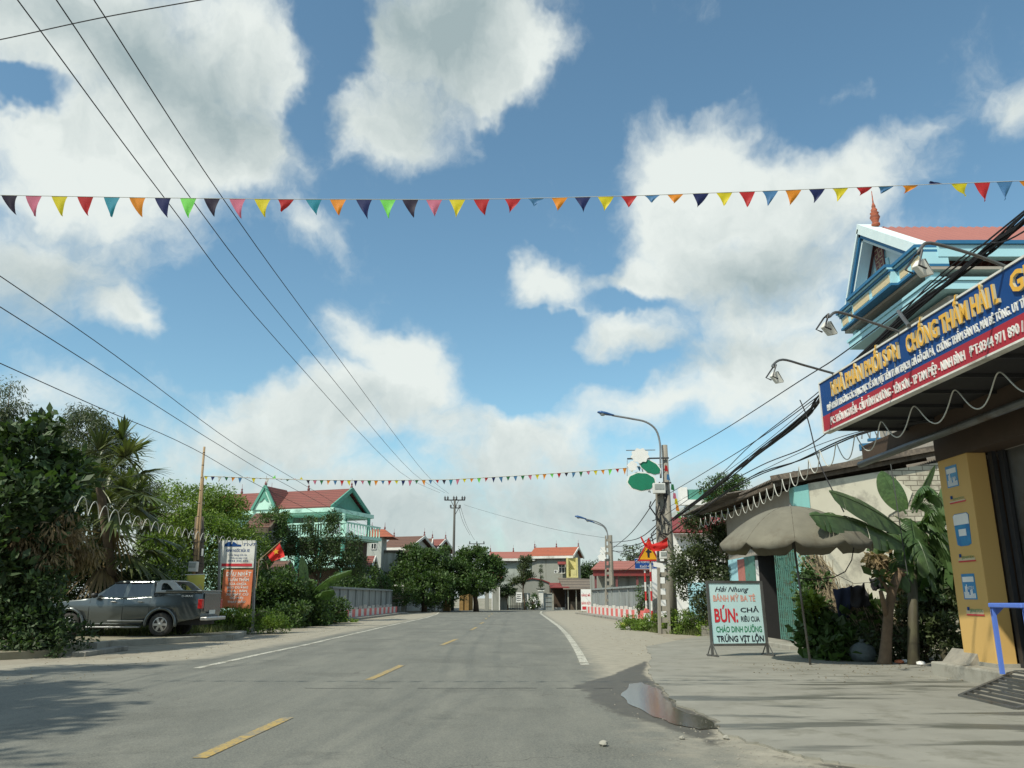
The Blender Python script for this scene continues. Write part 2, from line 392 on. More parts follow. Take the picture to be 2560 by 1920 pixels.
def text(mb, s, p, right, up, h=None, w=None, bold=0.0, ext=0.0, shear=0.0, lift=.006):
    """write s into mb; p is the lower-left corner, fitted to height h and / or width w"""
    cu = bpy.data.curves.new('t', 'FONT'); cu.body = s; cu.size = 1; cu.offset = bold; cu.shear = shear; cu.resolution_u = 2
    o = bpy.data.objects.new('t', cu); me = o.to_mesh()
    V = np.array([v.co[:] for v in me.vertices]); F = [tuple(q.vertices) for q in me.polygons]
    o.to_mesh_clear(); bpy.data.objects.remove(o); bpy.data.curves.remove(cu)
    if len(V) == 0: return
    lo, hi = V.min(0), V.max(0); W = hi[0] - lo[0]
    cap = .72                                              # capital height of the font
    sx = w / W if w else h / cap; sy = h / cap if h else sx
    right, up, p = Vector(right).normalized(), Vector(up).normalized(), Vector(p); n = right.cross(up)
    base = [p + right * ((v[0] - lo[0]) * sx) + up * (v[1] * sy) for v in V]
    top = [q + n * (lift + ext) for q in base]
    if ext > 0:
        ne = len(V); cnt = {}
        for f in F:
            for i in range(len(f)):
                e = (f[i], f[(i + 1) % len(f)]); cnt[tuple(sorted(e))] = cnt.get(tuple(sorted(e)), []) + [e]
        sides = [(e[0][0], e[0][1], e[0][1] + ne, e[0][0] + ne) for e in cnt.values() if len(e) == 1]
        k = mb.k; mb.add(base + top, [tuple(i + ne for i in f) for f in F])
        mb.k = getattr(mb, 'side', k); mb.add(base + top, sides); mb.k = k
    else: mb.add(top, F)

# ------------------------------------------------------------------ foliage
class Leafy(MB):
    pass
def leaf_mesh(name, m, centers, per, spread, size, seed, parent=None, loc=(0, 0, 0), aspect=.45, droop=0.0, squash=.75, upbias=.3):
    rng = np.random.default_rng(seed)
    C = np.array(centers, float); n = len(C) * per
    c = np.repeat(C[:, :3], per, 0); sp = np.repeat(C[:, 3] if C.shape[1] > 3 else np.full(len(C), spread), per)
    d = rng.normal(size=(n, 3)); d /= np.linalg.norm(d, axis=1)[:, None]
    r = sp * rng.random(n) ** .45
    p = c + d * r[:, None] * np.array([1, 1, squash])
    ax = d * .8 + rng.normal(size=(n, 3)) * .7; ax[:, 2] += upbias - droop * 2.2
    ax /= np.linalg.norm(ax, axis=1)[:, None]
    nr = rng.normal(size=(n, 3)) * .6 + np.array([0, 0, 1.0]) * (1 - droop)
    sd = np.cross(ax, nr); sd /= (np.linalg.norm(sd, axis=1)[:, None] + 1e-6); nn = np.cross(sd, ax)
    L = size * (.6 + .8 * rng.random(n))[:, None]; W = L * aspect * .5
    mid = p + ax * L * .5 - nn * L * .06
    V = np.stack([p, mid + sd * W, p + ax * L - nn * L * .1, mid - sd * W], 1).reshape(-1, 3) - np.array(loc)
    me = bpy.data.meshes.new(name)
    me.vertices.add(4 * n); me.vertices.foreach_set('co', V.ravel())
    me.loops.add(4 * n); me.loops.foreach_set('vertex_index', np.arange(4 * n, dtype=np.int32))
    me.polygons.add(n); me.polygons.foreach_set('loop_start', np.arange(0, 4 * n, 4, dtype=np.int32))
    me.polygons.foreach_set('loop_total', np.full(n, 4, dtype=np.int32))
    me.materials.append(MA[m]); me.update(calc_edges=True); me.validate()
    o = bpy.data.objects.new(name, me); COL.objects.link(o)
    if parent: o.parent = parent
    else: o.location = loc
    return o
def clumps(blobs, n, seed, r=(.3, .6), shell=.5):
    rng = np.random.default_rng(seed); out = []
    vol = np.array([b[3] * b[4] * b[5] for b in blobs]) ** .67; vol /= vol.sum()
    for i in rng.choice(len(blobs), n, p=vol):
        b = blobs[i]; d = rng.normal(size=3); d /= np.linalg.norm(d)
        q = (shell + (1 - shell) * rng.random()) ** 1.0
        out.append((b[0] + d[0] * b[3] * q, b[1] + d[1] * b[4] * q, b[2] + d[2] * b[5] * q, rng.uniform(*r)))
    return out
def tree(name, label, foot, blobs, nclump, per, size, leafm, seed, trunk=.16, cr=(.3, .6), aspect=.45, droop=0., bark='bark', shell=.5, group=None, limbs=14, squash=.75, cat='tree', upbias=.3):
    t = T(name, label, cat, foot, group)
    cl = clumps(blobs, nclump, seed, cr, shell)
    rnd = random.Random(seed); F = Vector(foot); mb = MB()
    zc = sum(b[2] for b in blobs) / len(blobs); xc = sum(b[0] for b in blobs) / len(blobs); yc = sum(b[1] for b in blobs) / len(blobs)
    top = Vector((xc, yc, zc)); fork = F.lerp(top, .45) + Vector((rnd.uniform(-.1, .1), 0, 0))
    mb.tube([F, F.lerp(fork, .5) + Vector((rnd.uniform(-.08, .08), 0, 0)), fork, top], [trunk * 1.25, trunk, trunk * .8, trunk * .3], 8)
    for c in rnd.sample(cl, min(limbs, len(cl))):
        c = Vector(c[:3]); a = fork.lerp(top, rnd.uniform(0, .7)); b = a.lerp(c, .55) + Vector((0, 0, rnd.uniform(-.1, .4)))
        mb.tube([a, b, c], [trunk * .4, trunk * .22, trunk * .07], 5)
    mk('trunk', mb, bark, t, smooth=True)
    leaf_mesh('crown', leafm, cl, per, .5, size, seed + 1, t, foot, aspect, droop, squash, upbias)
    return t

# ------------------------------------------------------------------ ground, road, markings
def ground_build(N, L, c, noise, ramp, mix, vec, b):
    g = mix(ramp(noise(.25, vec, 8, .7), .48, .62), c, (.07, .09, .035))
    s = N.new('ShaderNodeSeparateXYZ'); L.new(vec, s.inputs[0])
    return mix(ramp(s.outputs[1], 8, 140), c, g)
simple('soil', (.33, .30, .235), .95, col2=(.24, .215, .165), scale=1.3, bump=.02, bscale=30, dirt=(.19, .165, .12), dscale=.8, build=ground_build)
mb = MB().quad((-900, -60, 0), (900, -60, 0), (900, 1500, 0), (-900, 1500, 0))
struct('ground', mb, 'soil')

def xl(y):   # left edge of the tar
    return np.interp(y, [-12, 6, 12, 15, 17, 20, 30, 60, 75, 90, 100, 130], [-30, -30, -26, -15, -9.5, -7.2, -6.9, -6.3, -6.6, -7.6, -12, -30])
def xr(y):
    return np.interp(y, [-12, 4, 8, 11, 14, 18, 25, 40, 74, 86, 94, 100, 130], [9, 5.0, 2.2, 1.7, 1.5, 1.65, 1.9, 2.45, 2.75, 3.3, 6, 14, 30])
def road():
    ys = np.concatenate([np.arange(-10, 30, .3), np.arange(30, 104, 1.2)]); nx = 90
    V = []; D = []; Wt = []
    wet = [G(1280 + a / 1.728, 1440 + b / 1.728) for a, b in [(250, 480), (430, 430), (590, 362), (570, 420), (640, 480), (720, 560), (880, 630), (905, 690), (1010, 740), (1250, 800), (1600, 850), (1500, 880), (1150, 810), (900, 740), (720, 670), (560, 630), (350, 550), (330, 500)]]
    wp = np.array(wet)
    def inside(x, y):
        c = False; j = len(wp) - 1
        for i in range(len(wp)):
            if (wp[i][1] > y) != (wp[j][1] > y) and x < (wp[j][0] - wp[i][0]) * (y - wp[i][1]) / (wp[j][1] - wp[i][1]) + wp[i][0]: c = not c
            j = i
        return c
    def sdist(x, y):
        a = wp; b_ = np.roll(wp, -1, 0); p = np.array([x, y]); ab = b_ - a
        t = np.clip(((p - a) * ab).sum(1) / (ab * ab).sum(1), 0, 1); d = np.hypot(*(a + ab * t[:, None] - p).T).min()
        return -d if inside(x, y) else d
    for y in ys:
        a, b = xl(y) - 2.2, xr(y) + 3.5
        for k in range(nx + 1):
            x = a + (b - a) * (k / nx)
            V.append((x, y, .006)); dd = min(x - xl(y), xr(y) - x)
            D.append(float(np.clip(max(.5 - dd / 1.1, (6.5 - y - .10 * abs(x)) / 1.4, (.62 - abs(x - 2.2) / 3.0 if y < 10.5 else 0)), 0, 1)))
            Wt.append(float(np.clip(.5 - sdist(x, y) / .35, 0, 1)) if (0 < x < 8 and y < 26) else 0.)
    n = nx + 1; F = [(i * n + k, i * n + k + 1, (i + 1) * n + k + 1, (i + 1) * n + k) for i in range(len(ys) - 1) for k in range(nx)]
    def bld(N, L, c, noise, ramp, mix, vec, b):
        at = N.new('ShaderNodeAttribute'); at.attribute_name = 'dust'; wt = N.new('ShaderNodeAttribute'); wt.attribute_name = 'wet'
        def M(op, x, y):
            n = N.new('ShaderNodeMath'); n.operation = op
            for i, q in enumerate((x, y)):
                if isinstance(q, float): n.inputs[i].default_value = q
                else: L.new(q, n.inputs[i])
            return n.outputs[0]
        mp = N.new('ShaderNodeMapping'); mp.inputs[3].default_value = (1.6, .25, 1); L.new(vec, mp.inputs[0])
        tr = mix(ramp(noise(.9, mp.outputs[0], 6, .65), .42, .66), c, (.138, .141, .120))       # wear along the wheel tracks
        tr = mix(ramp(noise(.35, vec, 8, .7), .53, .60), tr, (.070, .075, .066))
        vo = N.new('ShaderNodeTexVoronoi'); vo.feature = 'DISTANCE_TO_EDGE'; vo.inputs['Scale'].default_value = .38; dst = N.new('ShaderNodeVectorMath'); dst.operation = 'ADD'
        nn_ = N.new('ShaderNodeTexNoise'); nn_.inputs['Scale'].default_value = 1.5; nn_.inputs['Detail'].default_value = 6; L.new(vec, nn_.inputs['Vector']); L.new(nn_.outputs['Color'], dst.inputs[1]); L.new(vec, dst.inputs[0]); L.new(dst.outputs[0], vo.inputs['Vector'])
        ck = M('MULTIPLY', ramp(vo.outputs['Distance'], .0065, .001), ramp(noise(.5, vec, 4, .6), .48, .56)); tr = mix(ck, tr, (.045, .045, .04))
        grit = mix(ramp(noise(70., vec, 3, .6), .35, .65), tr, mix(.42, tr, (.32, .31, .25)))
        nz = M('SUBTRACT', noise(1.4, vec, 7, .7), .5)
        df = ramp(M('ADD', at.outputs['Fac'], M('MULTIPLY', nz, 1.3)), .30, .78)
        dust = mix(ramp(noise(3.2, vec, 6, .7), .35, .65), (.33, .305, .24), (.25, .232, .18))
        c2 = mix(df, grit, dust)
        wf = ramp(M('ADD', wt.outputs['Fac'], M('MULTIPLY', M('SUBTRACT', noise(3.0, vec, 6, .7), .5), .9)), .42, .60)
        c3 = mix(wf, c2, mix(ramp(noise(4., vec, 6, .7), .35, .65), (.065, .058, .042), (.095, .086, .062)))
        rr = N.new('ShaderNodeMapRange'); L.new(wf, rr.inputs[0]); rr.inputs[3].default_value = .88; rr.inputs[4].default_value = .55; L.new(rr.outputs[0], b.inputs['Roughness'])
        return c3
    m = mat('asphalt', (.094, .101, .090), .88, col2=(.078, .084, .075), scale=.6, bump=.006, bscale=60, build=bld)
    me = bpy.data.meshes.new('road'); me.from_pydata(V, [], F); me.materials.append(m)
    for nm, arr in (('dust', D), ('wet', Wt)):
        a = me.attributes.new(nm, 'FLOAT', 'POINT'); a.data.foreach_set('value', arr)
    o = bpy.data.objects.new('road', me); COL.objects.link(o); o['kind'] = 'structure'
road()

def strip(mb, pts, w, z):
    pts = [Vector((p[0], p[1], z)) for p in pts]; vs = []
    for i, p in enumerate(pts):
        d = (pts[min(i + 1, len(pts) - 1)] - pts[max(i - 1, 0)]).normalized(); r = Vector((d.y, -d.x, 0)) * w / 2
        vs += [p - r, p + r]
    mb.add(vs, [(2 * i, 2 * i + 1, 2 * i + 3, 2 * i + 2) for i in range(len(pts) - 1)])
mb = MB()
strip(mb, [G(1280 * 0 + x / 1.728, 1440 + y / 1.728) for x, y in [(850, 400), (945, 379), (1130, 338), (1300, 303), (1500, 257), (1700, 211)]] + [(-6.2, 50), (-6.15, 60), (-6.5, 72), (-7.2, 82), (-9, 91), (-14, 99)], .17, .011)
struct('edge_line', mb, 'line_white')
mb = MB()
strip(mb, [(1.56, 18.1), (1.75, 22), (1.95, 27), (2.15, 33), (2.35, 42), (2.48, 60), (2.6, 76), (3.1, 88), (4.8, 95), (10, 100)], .19, .011)
struct('edge_line', mb, 'line_white')
mb = MB()
for a, b in [((497, 1898), (720, 1796)), ((922, 1701), (1005, 1664)), ((1103, 1614), (1142, 1598)), ((1177, 1576), (1192, 1568)), ((1200, 1560), (1209, 1556))]:
    A, B = G(*a), G(*b); strip(mb, [A, ((A[0] + B[0]) / 2, (A[1] + B[1]) / 2), B], .14, .012)
for y in (56, 64, 72): strip(mb, [(-1.75, y), (-1.8, y + 2.5)], .14, .012)
struct('centre_line', mb, 'line_yellow')

mb = MB()
for x0, x1 in ((-3.3, -1.9), (-1.5, .4), (.7, 1.1), (1.3, 1.6)):
    yj = G(1280, 1722)[1]; strip(mb, [(x0 + (x1 - x0) * k / 6, yj + .02 * math.sin(x0 * 5 + k * 1.7)) for k in range(7)], .025, .010)
struct('road_joint', mb, 'black')
# forecourt slab, with damp streaks
def slab_build(N, L, c, noise, ramp, mix, vec, b):
    mp = N.new('ShaderNodeMapping'); mp.inputs[3].default_value = (.35, 1.6, 1); mp.inputs[2].default_value = (0, 0, -.25); L.new(vec, mp.inputs[0])
    n1 = noise(1.0, mp.outputs[0], 7, .62)
    at = N.new('ShaderNodeSeparateXYZ'); L.new(vec, at.inputs[0])
    def mr(v, a, b_, c_, d):
        n = N.new('ShaderNodeMapRange'); L.new(v, n.inputs[0])
        for i, q in enumerate((a, b_, c_, d)): n.inputs[i + 1].default_value = q
        return n.outputs[0]
    near = N.new('ShaderNodeMath'); near.operation = 'MULTIPLY'; L.new(mr(at.outputs[1], 17, 14.5, 0, 1), near.inputs[0]); L.new(mr(at.outputs[1], 7.0, 8.5, 0, 1), near.inputs[1])
    ff = N.new('ShaderNodeMath'); ff.operation = 'MULTIPLY'; L.new(ramp(n1, .525, .60), ff.inputs[0]); L.new(near.outputs[0], ff.inputs[1])
    c2 = mix(ff.outputs[0], c, (.105, .105, .085))
    rr = mr(ff.outputs[0], 0, 1, .85, .42); L.new(rr, b.inputs['Roughness'])
    # control joints, cut across the slab
    sx = N.new('ShaderNodeMath'); sx.operation = 'PINGPONG'; L.new(at.outputs[1], sx.inputs[0]); sx.inputs[1].default_value = 1.6
    return mix(ramp(sx.outputs[0], .02, .0), c2, (.17, .165, .14))
simple('slab', (.275, .268, .225), .85, col2=(.20, .195, .163), scale=1.1, bump=.006, bscale=18, dirt=(.165, .16, .125), dscale=1.6, build=slab_build)
edge = [G(1280 + a / 1.728, 1440 + b / 1.728) for a, b in [(600, 352), (595, 390), (588, 425), (620, 470), (655, 500), (710, 560), (790, 590), (880, 628), (905, 685), (1010, 722), (1120, 750), (1250, 785), (1420, 822)]]
poly = [(16, 34), (9.9, 36), (6.2, 29.5), (3.9, 24.5)] + edge + [(6.0, 5.5), (16, 5.2)]
rnd = random.Random(4); pp = []
for i, p in enumerate(poly):
    q = poly[(i + 1) % len(poly)]; pp.append(p)
    if 3 <= i <= 15:
        for k in range(1, 5):
            t = k / 5; pp.append((p[0] + (q[0] - p[0]) * t + rnd.uniform(-.05, .05), p[1] + (q[1] - p[1]) * t + rnd.uniform(-.05, .05)))
mb = MB().prism([(x, y, -.02) for x, y in pp], (0, 0, .05)); struct('forecourt', mb, 'slab')
# puddle
pud = [G(1280 + a / 1.728, 1440 + b / 1.728) for a, b in [(505, 470), (560, 462), (630, 490), (655, 520), (690, 560), (740, 590), (850, 625), (892, 665), (810, 668), (710, 648), (610, 612), (520, 565), (470, 520)]]
q = []
for i, p in enumerate(pud):
    n = pud[(i + 1) % len(pud)]; q.append(p)
    for k in (1, 2, 3): q.append((p[0] + (n[0] - p[0]) * k / 4 + rnd.uniform(-.03, .03), p[1] + (n[1] - p[1]) * k / 4 + rnd.uniform(-.03, .03)))
MA['water'] = mat('water', (.060, .053, .038), .13, col2=(.04, .036, .026), spec=.45, bump=.0015, bscale=5)
struct('puddle', MB().quad(*[(x, y, .0135) for x, y in q]), 'water')
# loose stones
proto = None
rnd = random.Random(9)
STONES = [(1508, 1867, .045, 'pale stone lying on the tar in front of the puddle'), (1815, 1850, .035, 'small pale pebble on the tar by the tip of the puddle'),
          (1705, 1850, .03, 'tiny pebble on the dusty tar left of the forecourt tip')]
for (x, y, r, lb) in STONES:
    g = G(x, y); mb = MB().lathe([(r * .6, 0), (r, r * .4), (r * .8, r * .9), (r * .3, r * 1.15)], (g[0], g[1], .006), 7)
    mb.v = [(v[0] + rnd.uniform(-r, r) * .15, v[1] + rnd.uniform(-r, r) * .15, v[2] + rnd.uniform(0, r) * .1) for v in mb.v]
    thing('stone', mb, 'concrete', lb, 'stone', (g[0], g[1], .006))
def scatter(name, m, pts, size, seed, label=None):
    rg = np.random.default_rng(seed); V = []; F = []
    for (x, y, z) in pts:
        s = size * rg.uniform(.5, 1.5); o = len(V)
        V += [(x - s, y - s, z), (x + s, y - s * .8, z), (x + s * .7, y + s, z), (x - s * .8, y + s, z), (x, y, z + s * 1.1)]
        F += [(o, o + 1, o + 4), (o + 1, o + 2, o + 4), (o + 2, o + 3, o + 4), (o + 3, o, o + 4)]
    mb = MB(); mb.add(V, F); o = mk(name, mb, m, None, (0, 0, 0)); o['kind'] = 'stuff'
    if label: o['label'] = label
    return o
rg = np.random.default_rng(5)
gp = []
for _ in range(1600):
    i = rg.integers(3, len(edge) - 1); a, b = edge[i], edge[i + 1]; t = rg.random()
    off = abs(rg.normal()) * .45
    gp.append((a[0] + (b[0] - a[0]) * t - off, a[1] + (b[1] - a[1]) * t - off * .5 + rg.normal() * .2, .008)) if i > 11 or rg.random() < .12 else None
for _ in range(900):
    gp.append((rg.uniform(-3, 4), rg.uniform(3.8, 6.0), .008))
for _ in range(500):
    y = rg.uniform(15, 50); gp.append((-8.0 - abs(rg.normal()) * 1.2, y, .008))
scatter('gravel', 'stone', gp, .008, 3, 'loose grit along the edge of the forecourt and tar')

# raised verge on the left
vp = [(-70, 19.2), (-12.2, 19.2), (-11.0, 20.6), (-11.9, 23.6), (-12.0, 24.9), (-9.8, 29.0), (-10.3, 32), (-11.3, 37), (-11.5, 45), (-11.9, 52.6), (-70, 54)]
simple('verge_soil', (.30, .27, .20), .95, col2=(.17, .16, .10), scale=1.2, bump=.02, bscale=20, dirt=(.09, .10, .045), dscale=.9)
struct('verge', MB().prism([(x, y, -.02) for x, y in vp], (0, 0, .19)), 'verge_soil')
mb = MB()
kl = [(-11.85, 23.8), (-11.9, 24.8), (-9.72, 28.9), (-10.2, 31.8)]
for a, b in zip(kl, kl[1:]): mb.beam((a[0] + .05, a[1] - .05, .08), (b[0] + .05, b[1] - .05, .08), .22, .20)
struct('kerb', mb, 'concrete', bevel=.02)
mb = MB(); A, B = G(195, 1642), G(305, 1626)
mb.beam((A[0], A[1], .05), (B[0], B[1], .06), .35, .12); struct('kerb', mb, 'old_concrete', bevel=.02)
# far kerb and low white edging where the road turns
mb = MB(); mb.beam((-1.8, 99.5, .12), (6.4, 99.5, .12), .3, .28); struct('kerb', mb, 'white_paint')
mb = MB(); mb.beam((-16, 96, .1), (-6, 99.5, .1), .3, .2); struct('kerb', mb, 'white_paint')
def grass_patch(n, gen, h, seed, name='grass'):
    rg = np.random.default_rng(seed); V = []; F = []
    for _ in range(n):
        x, y, z = gen(rg); a = rg.uniform(0, 6.28); hh = h * rg.uniform(.5, 1.5); w = hh * .07; lx, ly = rg.normal() * hh * .35, rg.normal() * hh * .35
        o = len(V); dx, dy = math.cos(a) * w, math.sin(a) * w
        V += [(x - dx, y - dy, z), (x + dx, y + dy, z), (x + lx, y + ly, z + hh)]; F.append((o, o + 1, o + 2))
    mb = MB(); mb.add(V, F); return tag(mk(name, mb, 'grass', None, (0, 0, 0)), 'rough green grass growing on the left verge' if seed == 1 else 'rough grass and weeds at the foot of the poles on the right', kind='stuff')
def gl(r):
    y = r.uniform(28, 54); e = np.interp(y, [28, 32, 37, 45, 54], [-11.5, -10.6, -11.4, -11.7, -12]); return (e - abs(r.normal()) * 2.2, y, .16)
grass_patch(16000, gl, .22, 1)
def gr(r):
    y = r.uniform(31, 47); e = np.interp(y, [31, 34, 38, 47], [7.4, 5.9, 5.6, 6.6]); return (e + abs(r.normal()) * 1.2, y, .0)
grass_patch(7000, gr, .2, 2)

# ------------------------------------------------------------------ street furniture, right
def lamp(name, label, foot, top_px, pts_px, Y, head_len, group):
    t = T(name, label, 'street lamp', foot, group)
    pts = [P(x, y, Y) for x, y in pts_px]
    # smooth arm
    pp = []
    for i in range(len(pts) - 1):
        for k in range(4):
            a = pts[max(i - 1, 0)]; b = pts[i]; c = pts[i + 1]; d = pts[min(i + 2, len(pts) - 1)]; s = k / 4
            pp.append(.5 * ((2 * b) + (c - a) * s + (2 * a - 5 * b + 4 * c - d) * s * s + (3 * b - a - 3 * c + d) * s ** 3))
    pp.append(pts[-1]); mk('arm', MB().tube(pp, .045, 7), 'galv', t, smooth=True)
    e = pts[-1]; d = (pts[-1] - pts[-2]).normalized(); L_ = head_len
    mb = MB(); prof = [(0, .05, .05), (.15, .08, .06), (.45, .14, .09), (.8, .15, .10), (1, .05, .04)]
    u = Vector((0, 0, 1)); u = (u - d * u.dot(d)).normalized(); r = d.cross(u)
    vs = []
    for s, w, h in prof:
        c = e + d * (s - .12) * L_
        for k in range(10):
            a = 2 * math.pi * k / 10; vs.append(c + r * math.cos(a) * w * L_ / .75 + u * max(math.sin(a), -.35) * h * L_ / .75)
    fs = [(i * 10 + k, i * 10 + (k + 1) % 10, (i + 1) * 10 + (k + 1) % 10, (i + 1) * 10 + k) for i in range(4) for k in range(10)] + [tuple(range(10))[::-1], tuple(range(40, 50))]
    h = mk('lamp_head', mb.add(vs, fs), 'blue_metal', t, smooth=True)
    c = e + d * .55 * L_ - u * .05
    mk('lens', MB().lathe([(.02, -.07), (.09, -.05), (.13, 0), (.12, .02)], c, 10), 'glass_pale', h, smooth=True)
    return t
# round pole
pr_ = Vector((6.75, 35, 0)); pt = P(1661, 1113, 35)
t = T('utility_pole', 'tall round concrete utility pole right of the ladder-like pole', 'utility pole', pr_)
mk('pole', MB().tube([pr_, (pr_ + pt) / 2, pt], [.20, .165, .13], 12), 'pole_concrete', t, smooth=True)
mb = MB(); a = P(1568, 1147, 34.8); b = P(1672, 1145, 34.8); mb.beam(a, b, .06); mb.beam(P(1655, 1207, 34.8), P(1678, 1207, 34.8), .06); mk('cross_arm', mb, 'dark_metal', t)
mb = MB(); z = 2.75; mb.tube([(pr_.x, 35, z), (pr_.x, 35, z + .2)], .215, 12); mk('notice', mb, 'clean_white', t)
lamp('street_lamp', 'blue-headed street lamp on a curved arm fixed to the tall round pole', P(1650, 1150, 34.8), None,
     [(1652, 1195), (1651, 1150), (1650, 1110), (1640, 1075), (1615, 1055), (1580, 1047), (1540, 1040), (1530, 1038)], 34.8, .75, None)
# ladder pole
fo = Vector((6.1, 33.6, 0)); tp = P(1649, 1225, 33.6)
t = T('utility_pole', 'concrete utility pole with ladder-like openings beside the warning sign', 'utility pole', fo)
mb = MB(); w0, w1 = .19, .11
for s in (-1, 1): mb.beam(fo + Vector((s * w0, 0, 0)), tp + Vector((s * w1, 0, 0)), .10, .22, up=(0, 1, 0))
for k in range(13):
    c = fo.lerp(tp, (k + .2) / 13); mb.beam(c - Vector((.16, 0, 0)), c + Vector((.16, 0, 0)), .13, .2)
mb.beam(fo.lerp(tp, .58), tp, .22, .20, up=(0, 1, 0)); mk('pole', mb, 'pole_concrete', t)
mb = MB(); rnd = random.Random(2)
for k in range(16):
    z = rnd.uniform(3.6, 5.6); c = Vector((6.1 + (rnd.uniform(-.2, .2)), 33.45 + rnd.uniform(-.15, .05), z))
    mb.tube([c + Vector((rnd.uniform(-.25, .25), 0, rnd.uniform(-.6, .6))), c + Vector((rnd.uniform(-.3, .3), -.1, 0)), c + Vector((rnd.uniform(-.25, .25), 0, rnd.uniform(-.7, .7)))], rnd.uniform(.015, .035), 5)
mk('cable_tangle', mb, 'wire', t)
def sbox(x, y, w, h, Y, label, name='meter_box', m='box_white'):
    c = P(x, y, Y); t = T(name, label, 'meter box', c)
    mk('casing', MB().box(c.x - w / 2, c.x + w / 2, Y - .25, Y - .02, c.z - h / 2, c.z + h / 2), m, t, bevel=.015)
    mk('cover', MB().box(c.x - w * .38, c.x + w * .38, Y - .27, Y - .252, c.z - h * .1, c.z + h * .38), 'glass_pale', t)
sbox(1646, 1222, .5, .42, 33.3, 'grey-white electricity box high on the ladder-like pole below the lotus')
sbox(1656, 1388, .28, .30, 33.3, 'small white meter box on the ladder-like pole beside the red cloth')
# white banner scrap on pole
c = P(1650, 1413, 33.2); mb = MB().prism([c + Vector((-.28, 0, .13)), c + Vector((.22, 0, .06)), c + Vector((.24, 0, -.14)), c + Vector((-.24, 0, -.06))], (0, .01, 0))
thing('notice_board', mb, 'clean_white', 'small tilted white and red notice tied to the ladder-like pole', 'notice', c)
# lotus ornament
def lobed(cx, cy, rx, ry, n=40, k=7, a=.06, ph=0, Y=34.3, rot=0):
    out = []
    for i in range(n):
        th = 2 * math.pi * i / n; r = 1 + a * math.sin(k * th + ph)
        x, y = rx * r * math.cos(th), ry * r * math.sin(th)
        out.append(P(cx + x * math.cos(rot) - y * math.sin(rot), cy + x * math.sin(rot) + y * math.cos(rot), Y))
    return out
c = P(1605, 1180, 34.4); t = T('lotus_ornament', 'green and white cut-out lotus ornament hanging on the tall pole under the lamp', 'ornament', c)
mb = MB(); mb.prism(lobed(1600, 1139, 22, 18, k=9, a=.1), (0, .03, 0)); mb.prism(lobed(1581, 1165, 12, 12, k=5, a=.1, rot=.5), (0, .03, 0)); mk('flower', mb, 'clean_white', t)
for (cx, cy, rx, ry, ro) in ((1604, 1204, 35, 23, .06), (1625, 1167, 29, 15, .5)):
    o = mk('lotus_leaf', MB().prism(lobed(cx, cy, rx * 1.06, ry * 1.08, k=9, a=.03, rot=ro, Y=34.36), (0, .02, 0)), 'clean_white', t)
    mk('leaf_face', MB().prism(lobed(cx, cy, rx * .96, ry * .93, k=9, a=.03, rot=ro, Y=34.34), (0, .018, 0)), 'lotus_green', o)
mb = MB(); mb.tube([P(1598, 1147, 34.42), P(1610, 1190, 34.42), P(1626, 1232, 34.42)], .025, 6); mb.tube([P(1565, 1126, 34.42), P(1638, 1125, 34.42)], .02, 5)
for x in (1618, 1630, 1641): mb.tube([P(x, 1215, 34.42), P(x + 4, 1231, 34.42)], .015, 5)
mb.tube([P(1568, 1150, 34.6), P(1568, 1190, 34.6)], .012, 5); mk('frame', mb, 'galv', t)
# striped posts and signs
def striped(x, y0, y1, Y, r=.045, seg=.42, first=0):
    a = P(x[0], y0, Y); b = P(x[1], y1, Y); a.z = 0; L_ = (b - a).length; n = int(L_ / seg) + 1; mb = MB()
    for k in range(n):
        mb.k = (k + first) % 2; s0, s1 = k * seg / L_, min(1, (k + 1) * seg / L_); mb.tube([a.lerp(b, s0), a.lerp(b, s1)], r, 10)
    return a, mb
a, mb = striped((1631, 1624), 1560, 1290 + 60, 37.0)
t = T('warning_sign', 'yellow triangular warning sign with red rim on a red and white striped post', 'road sign', a)
mk('post', mb, ['white_paint', 'warn_red'], t)
tri = [P(1593, 1403, 36.9), P(1648, 1403, 36.9), P(1622, 1343, 36.9)]; cen = (tri[0] + tri[1] + tri[2]) / 3
mb = MB().prism(tri, (0, .03, 0)); o = mk('sign_plate', mb, 'warn_red', t)
mk('plate_face', MB().prism([cen + (p - cen) * .78 + Vector((0, -.006, 0)) for p in tri], (0, .004, 0)), 'warn_yellow', o)
m2 = MB(); c = cen + Vector((0, -.012, 0))
m2.prism([c + Vector(v) for v in ((-.04, 0, -.22), (.0, 0, -.18), (.04, 0, -.22), (.06, 0, .02), (.14, 0, .02), (.14, 0, .09), (.06, 0, .12), (.0, 0, .25), (-.06, 0, .12), (-.14, 0, .06), (-.06, 0, .02))], (0, .004, 0))
mk('symbol', m2, 'letter_black', o)
a, mb = striped((1618, 1612), 1560, 1425, 38.6)
t = T('bridge_name_sign', 'blue name sign of the bridge with white lettering on a striped post', 'road sign', a)
mk('post', mb, ['white_paint', 'warn_red'], t)
p0, p1 = P(1588, 1423, 38.5), P(1644, 1395, 38.5)
o = mk('sign_plate', MB().box(p0.x, p1.x, 38.5, 38.53, p0.z, p1.z), 'blue_board', t)
w = p1.x - p0.x; h = p1.z - p0.z; m2 = MB()
text(m2, 'CẦU VĨNH KHƯƠNG', (p0.x + .04, 38.5, p0.z + h * .55), (1, 0, 0), (0, 0, 1), h * .26, w - .08, bold=.01)
text(m2, 'Km51+257', (p0.x + w * .22, 38.5, p0.z + h * .14), (1, 0, 0), (0, 0, 1), h * .24, w * .6, bold=.01)
mb = MB(); th = .02
for bb in ((p0.x + .01, p1.x - .01, p0.z + .01, p0.z + .01 + th), (p0.x + .01, p1.x - .01, p1.z - .01 - th, p1.z - .01)): m2.box(bb[0], bb[1], 38.492, 38.498, bb[2], bb[3])
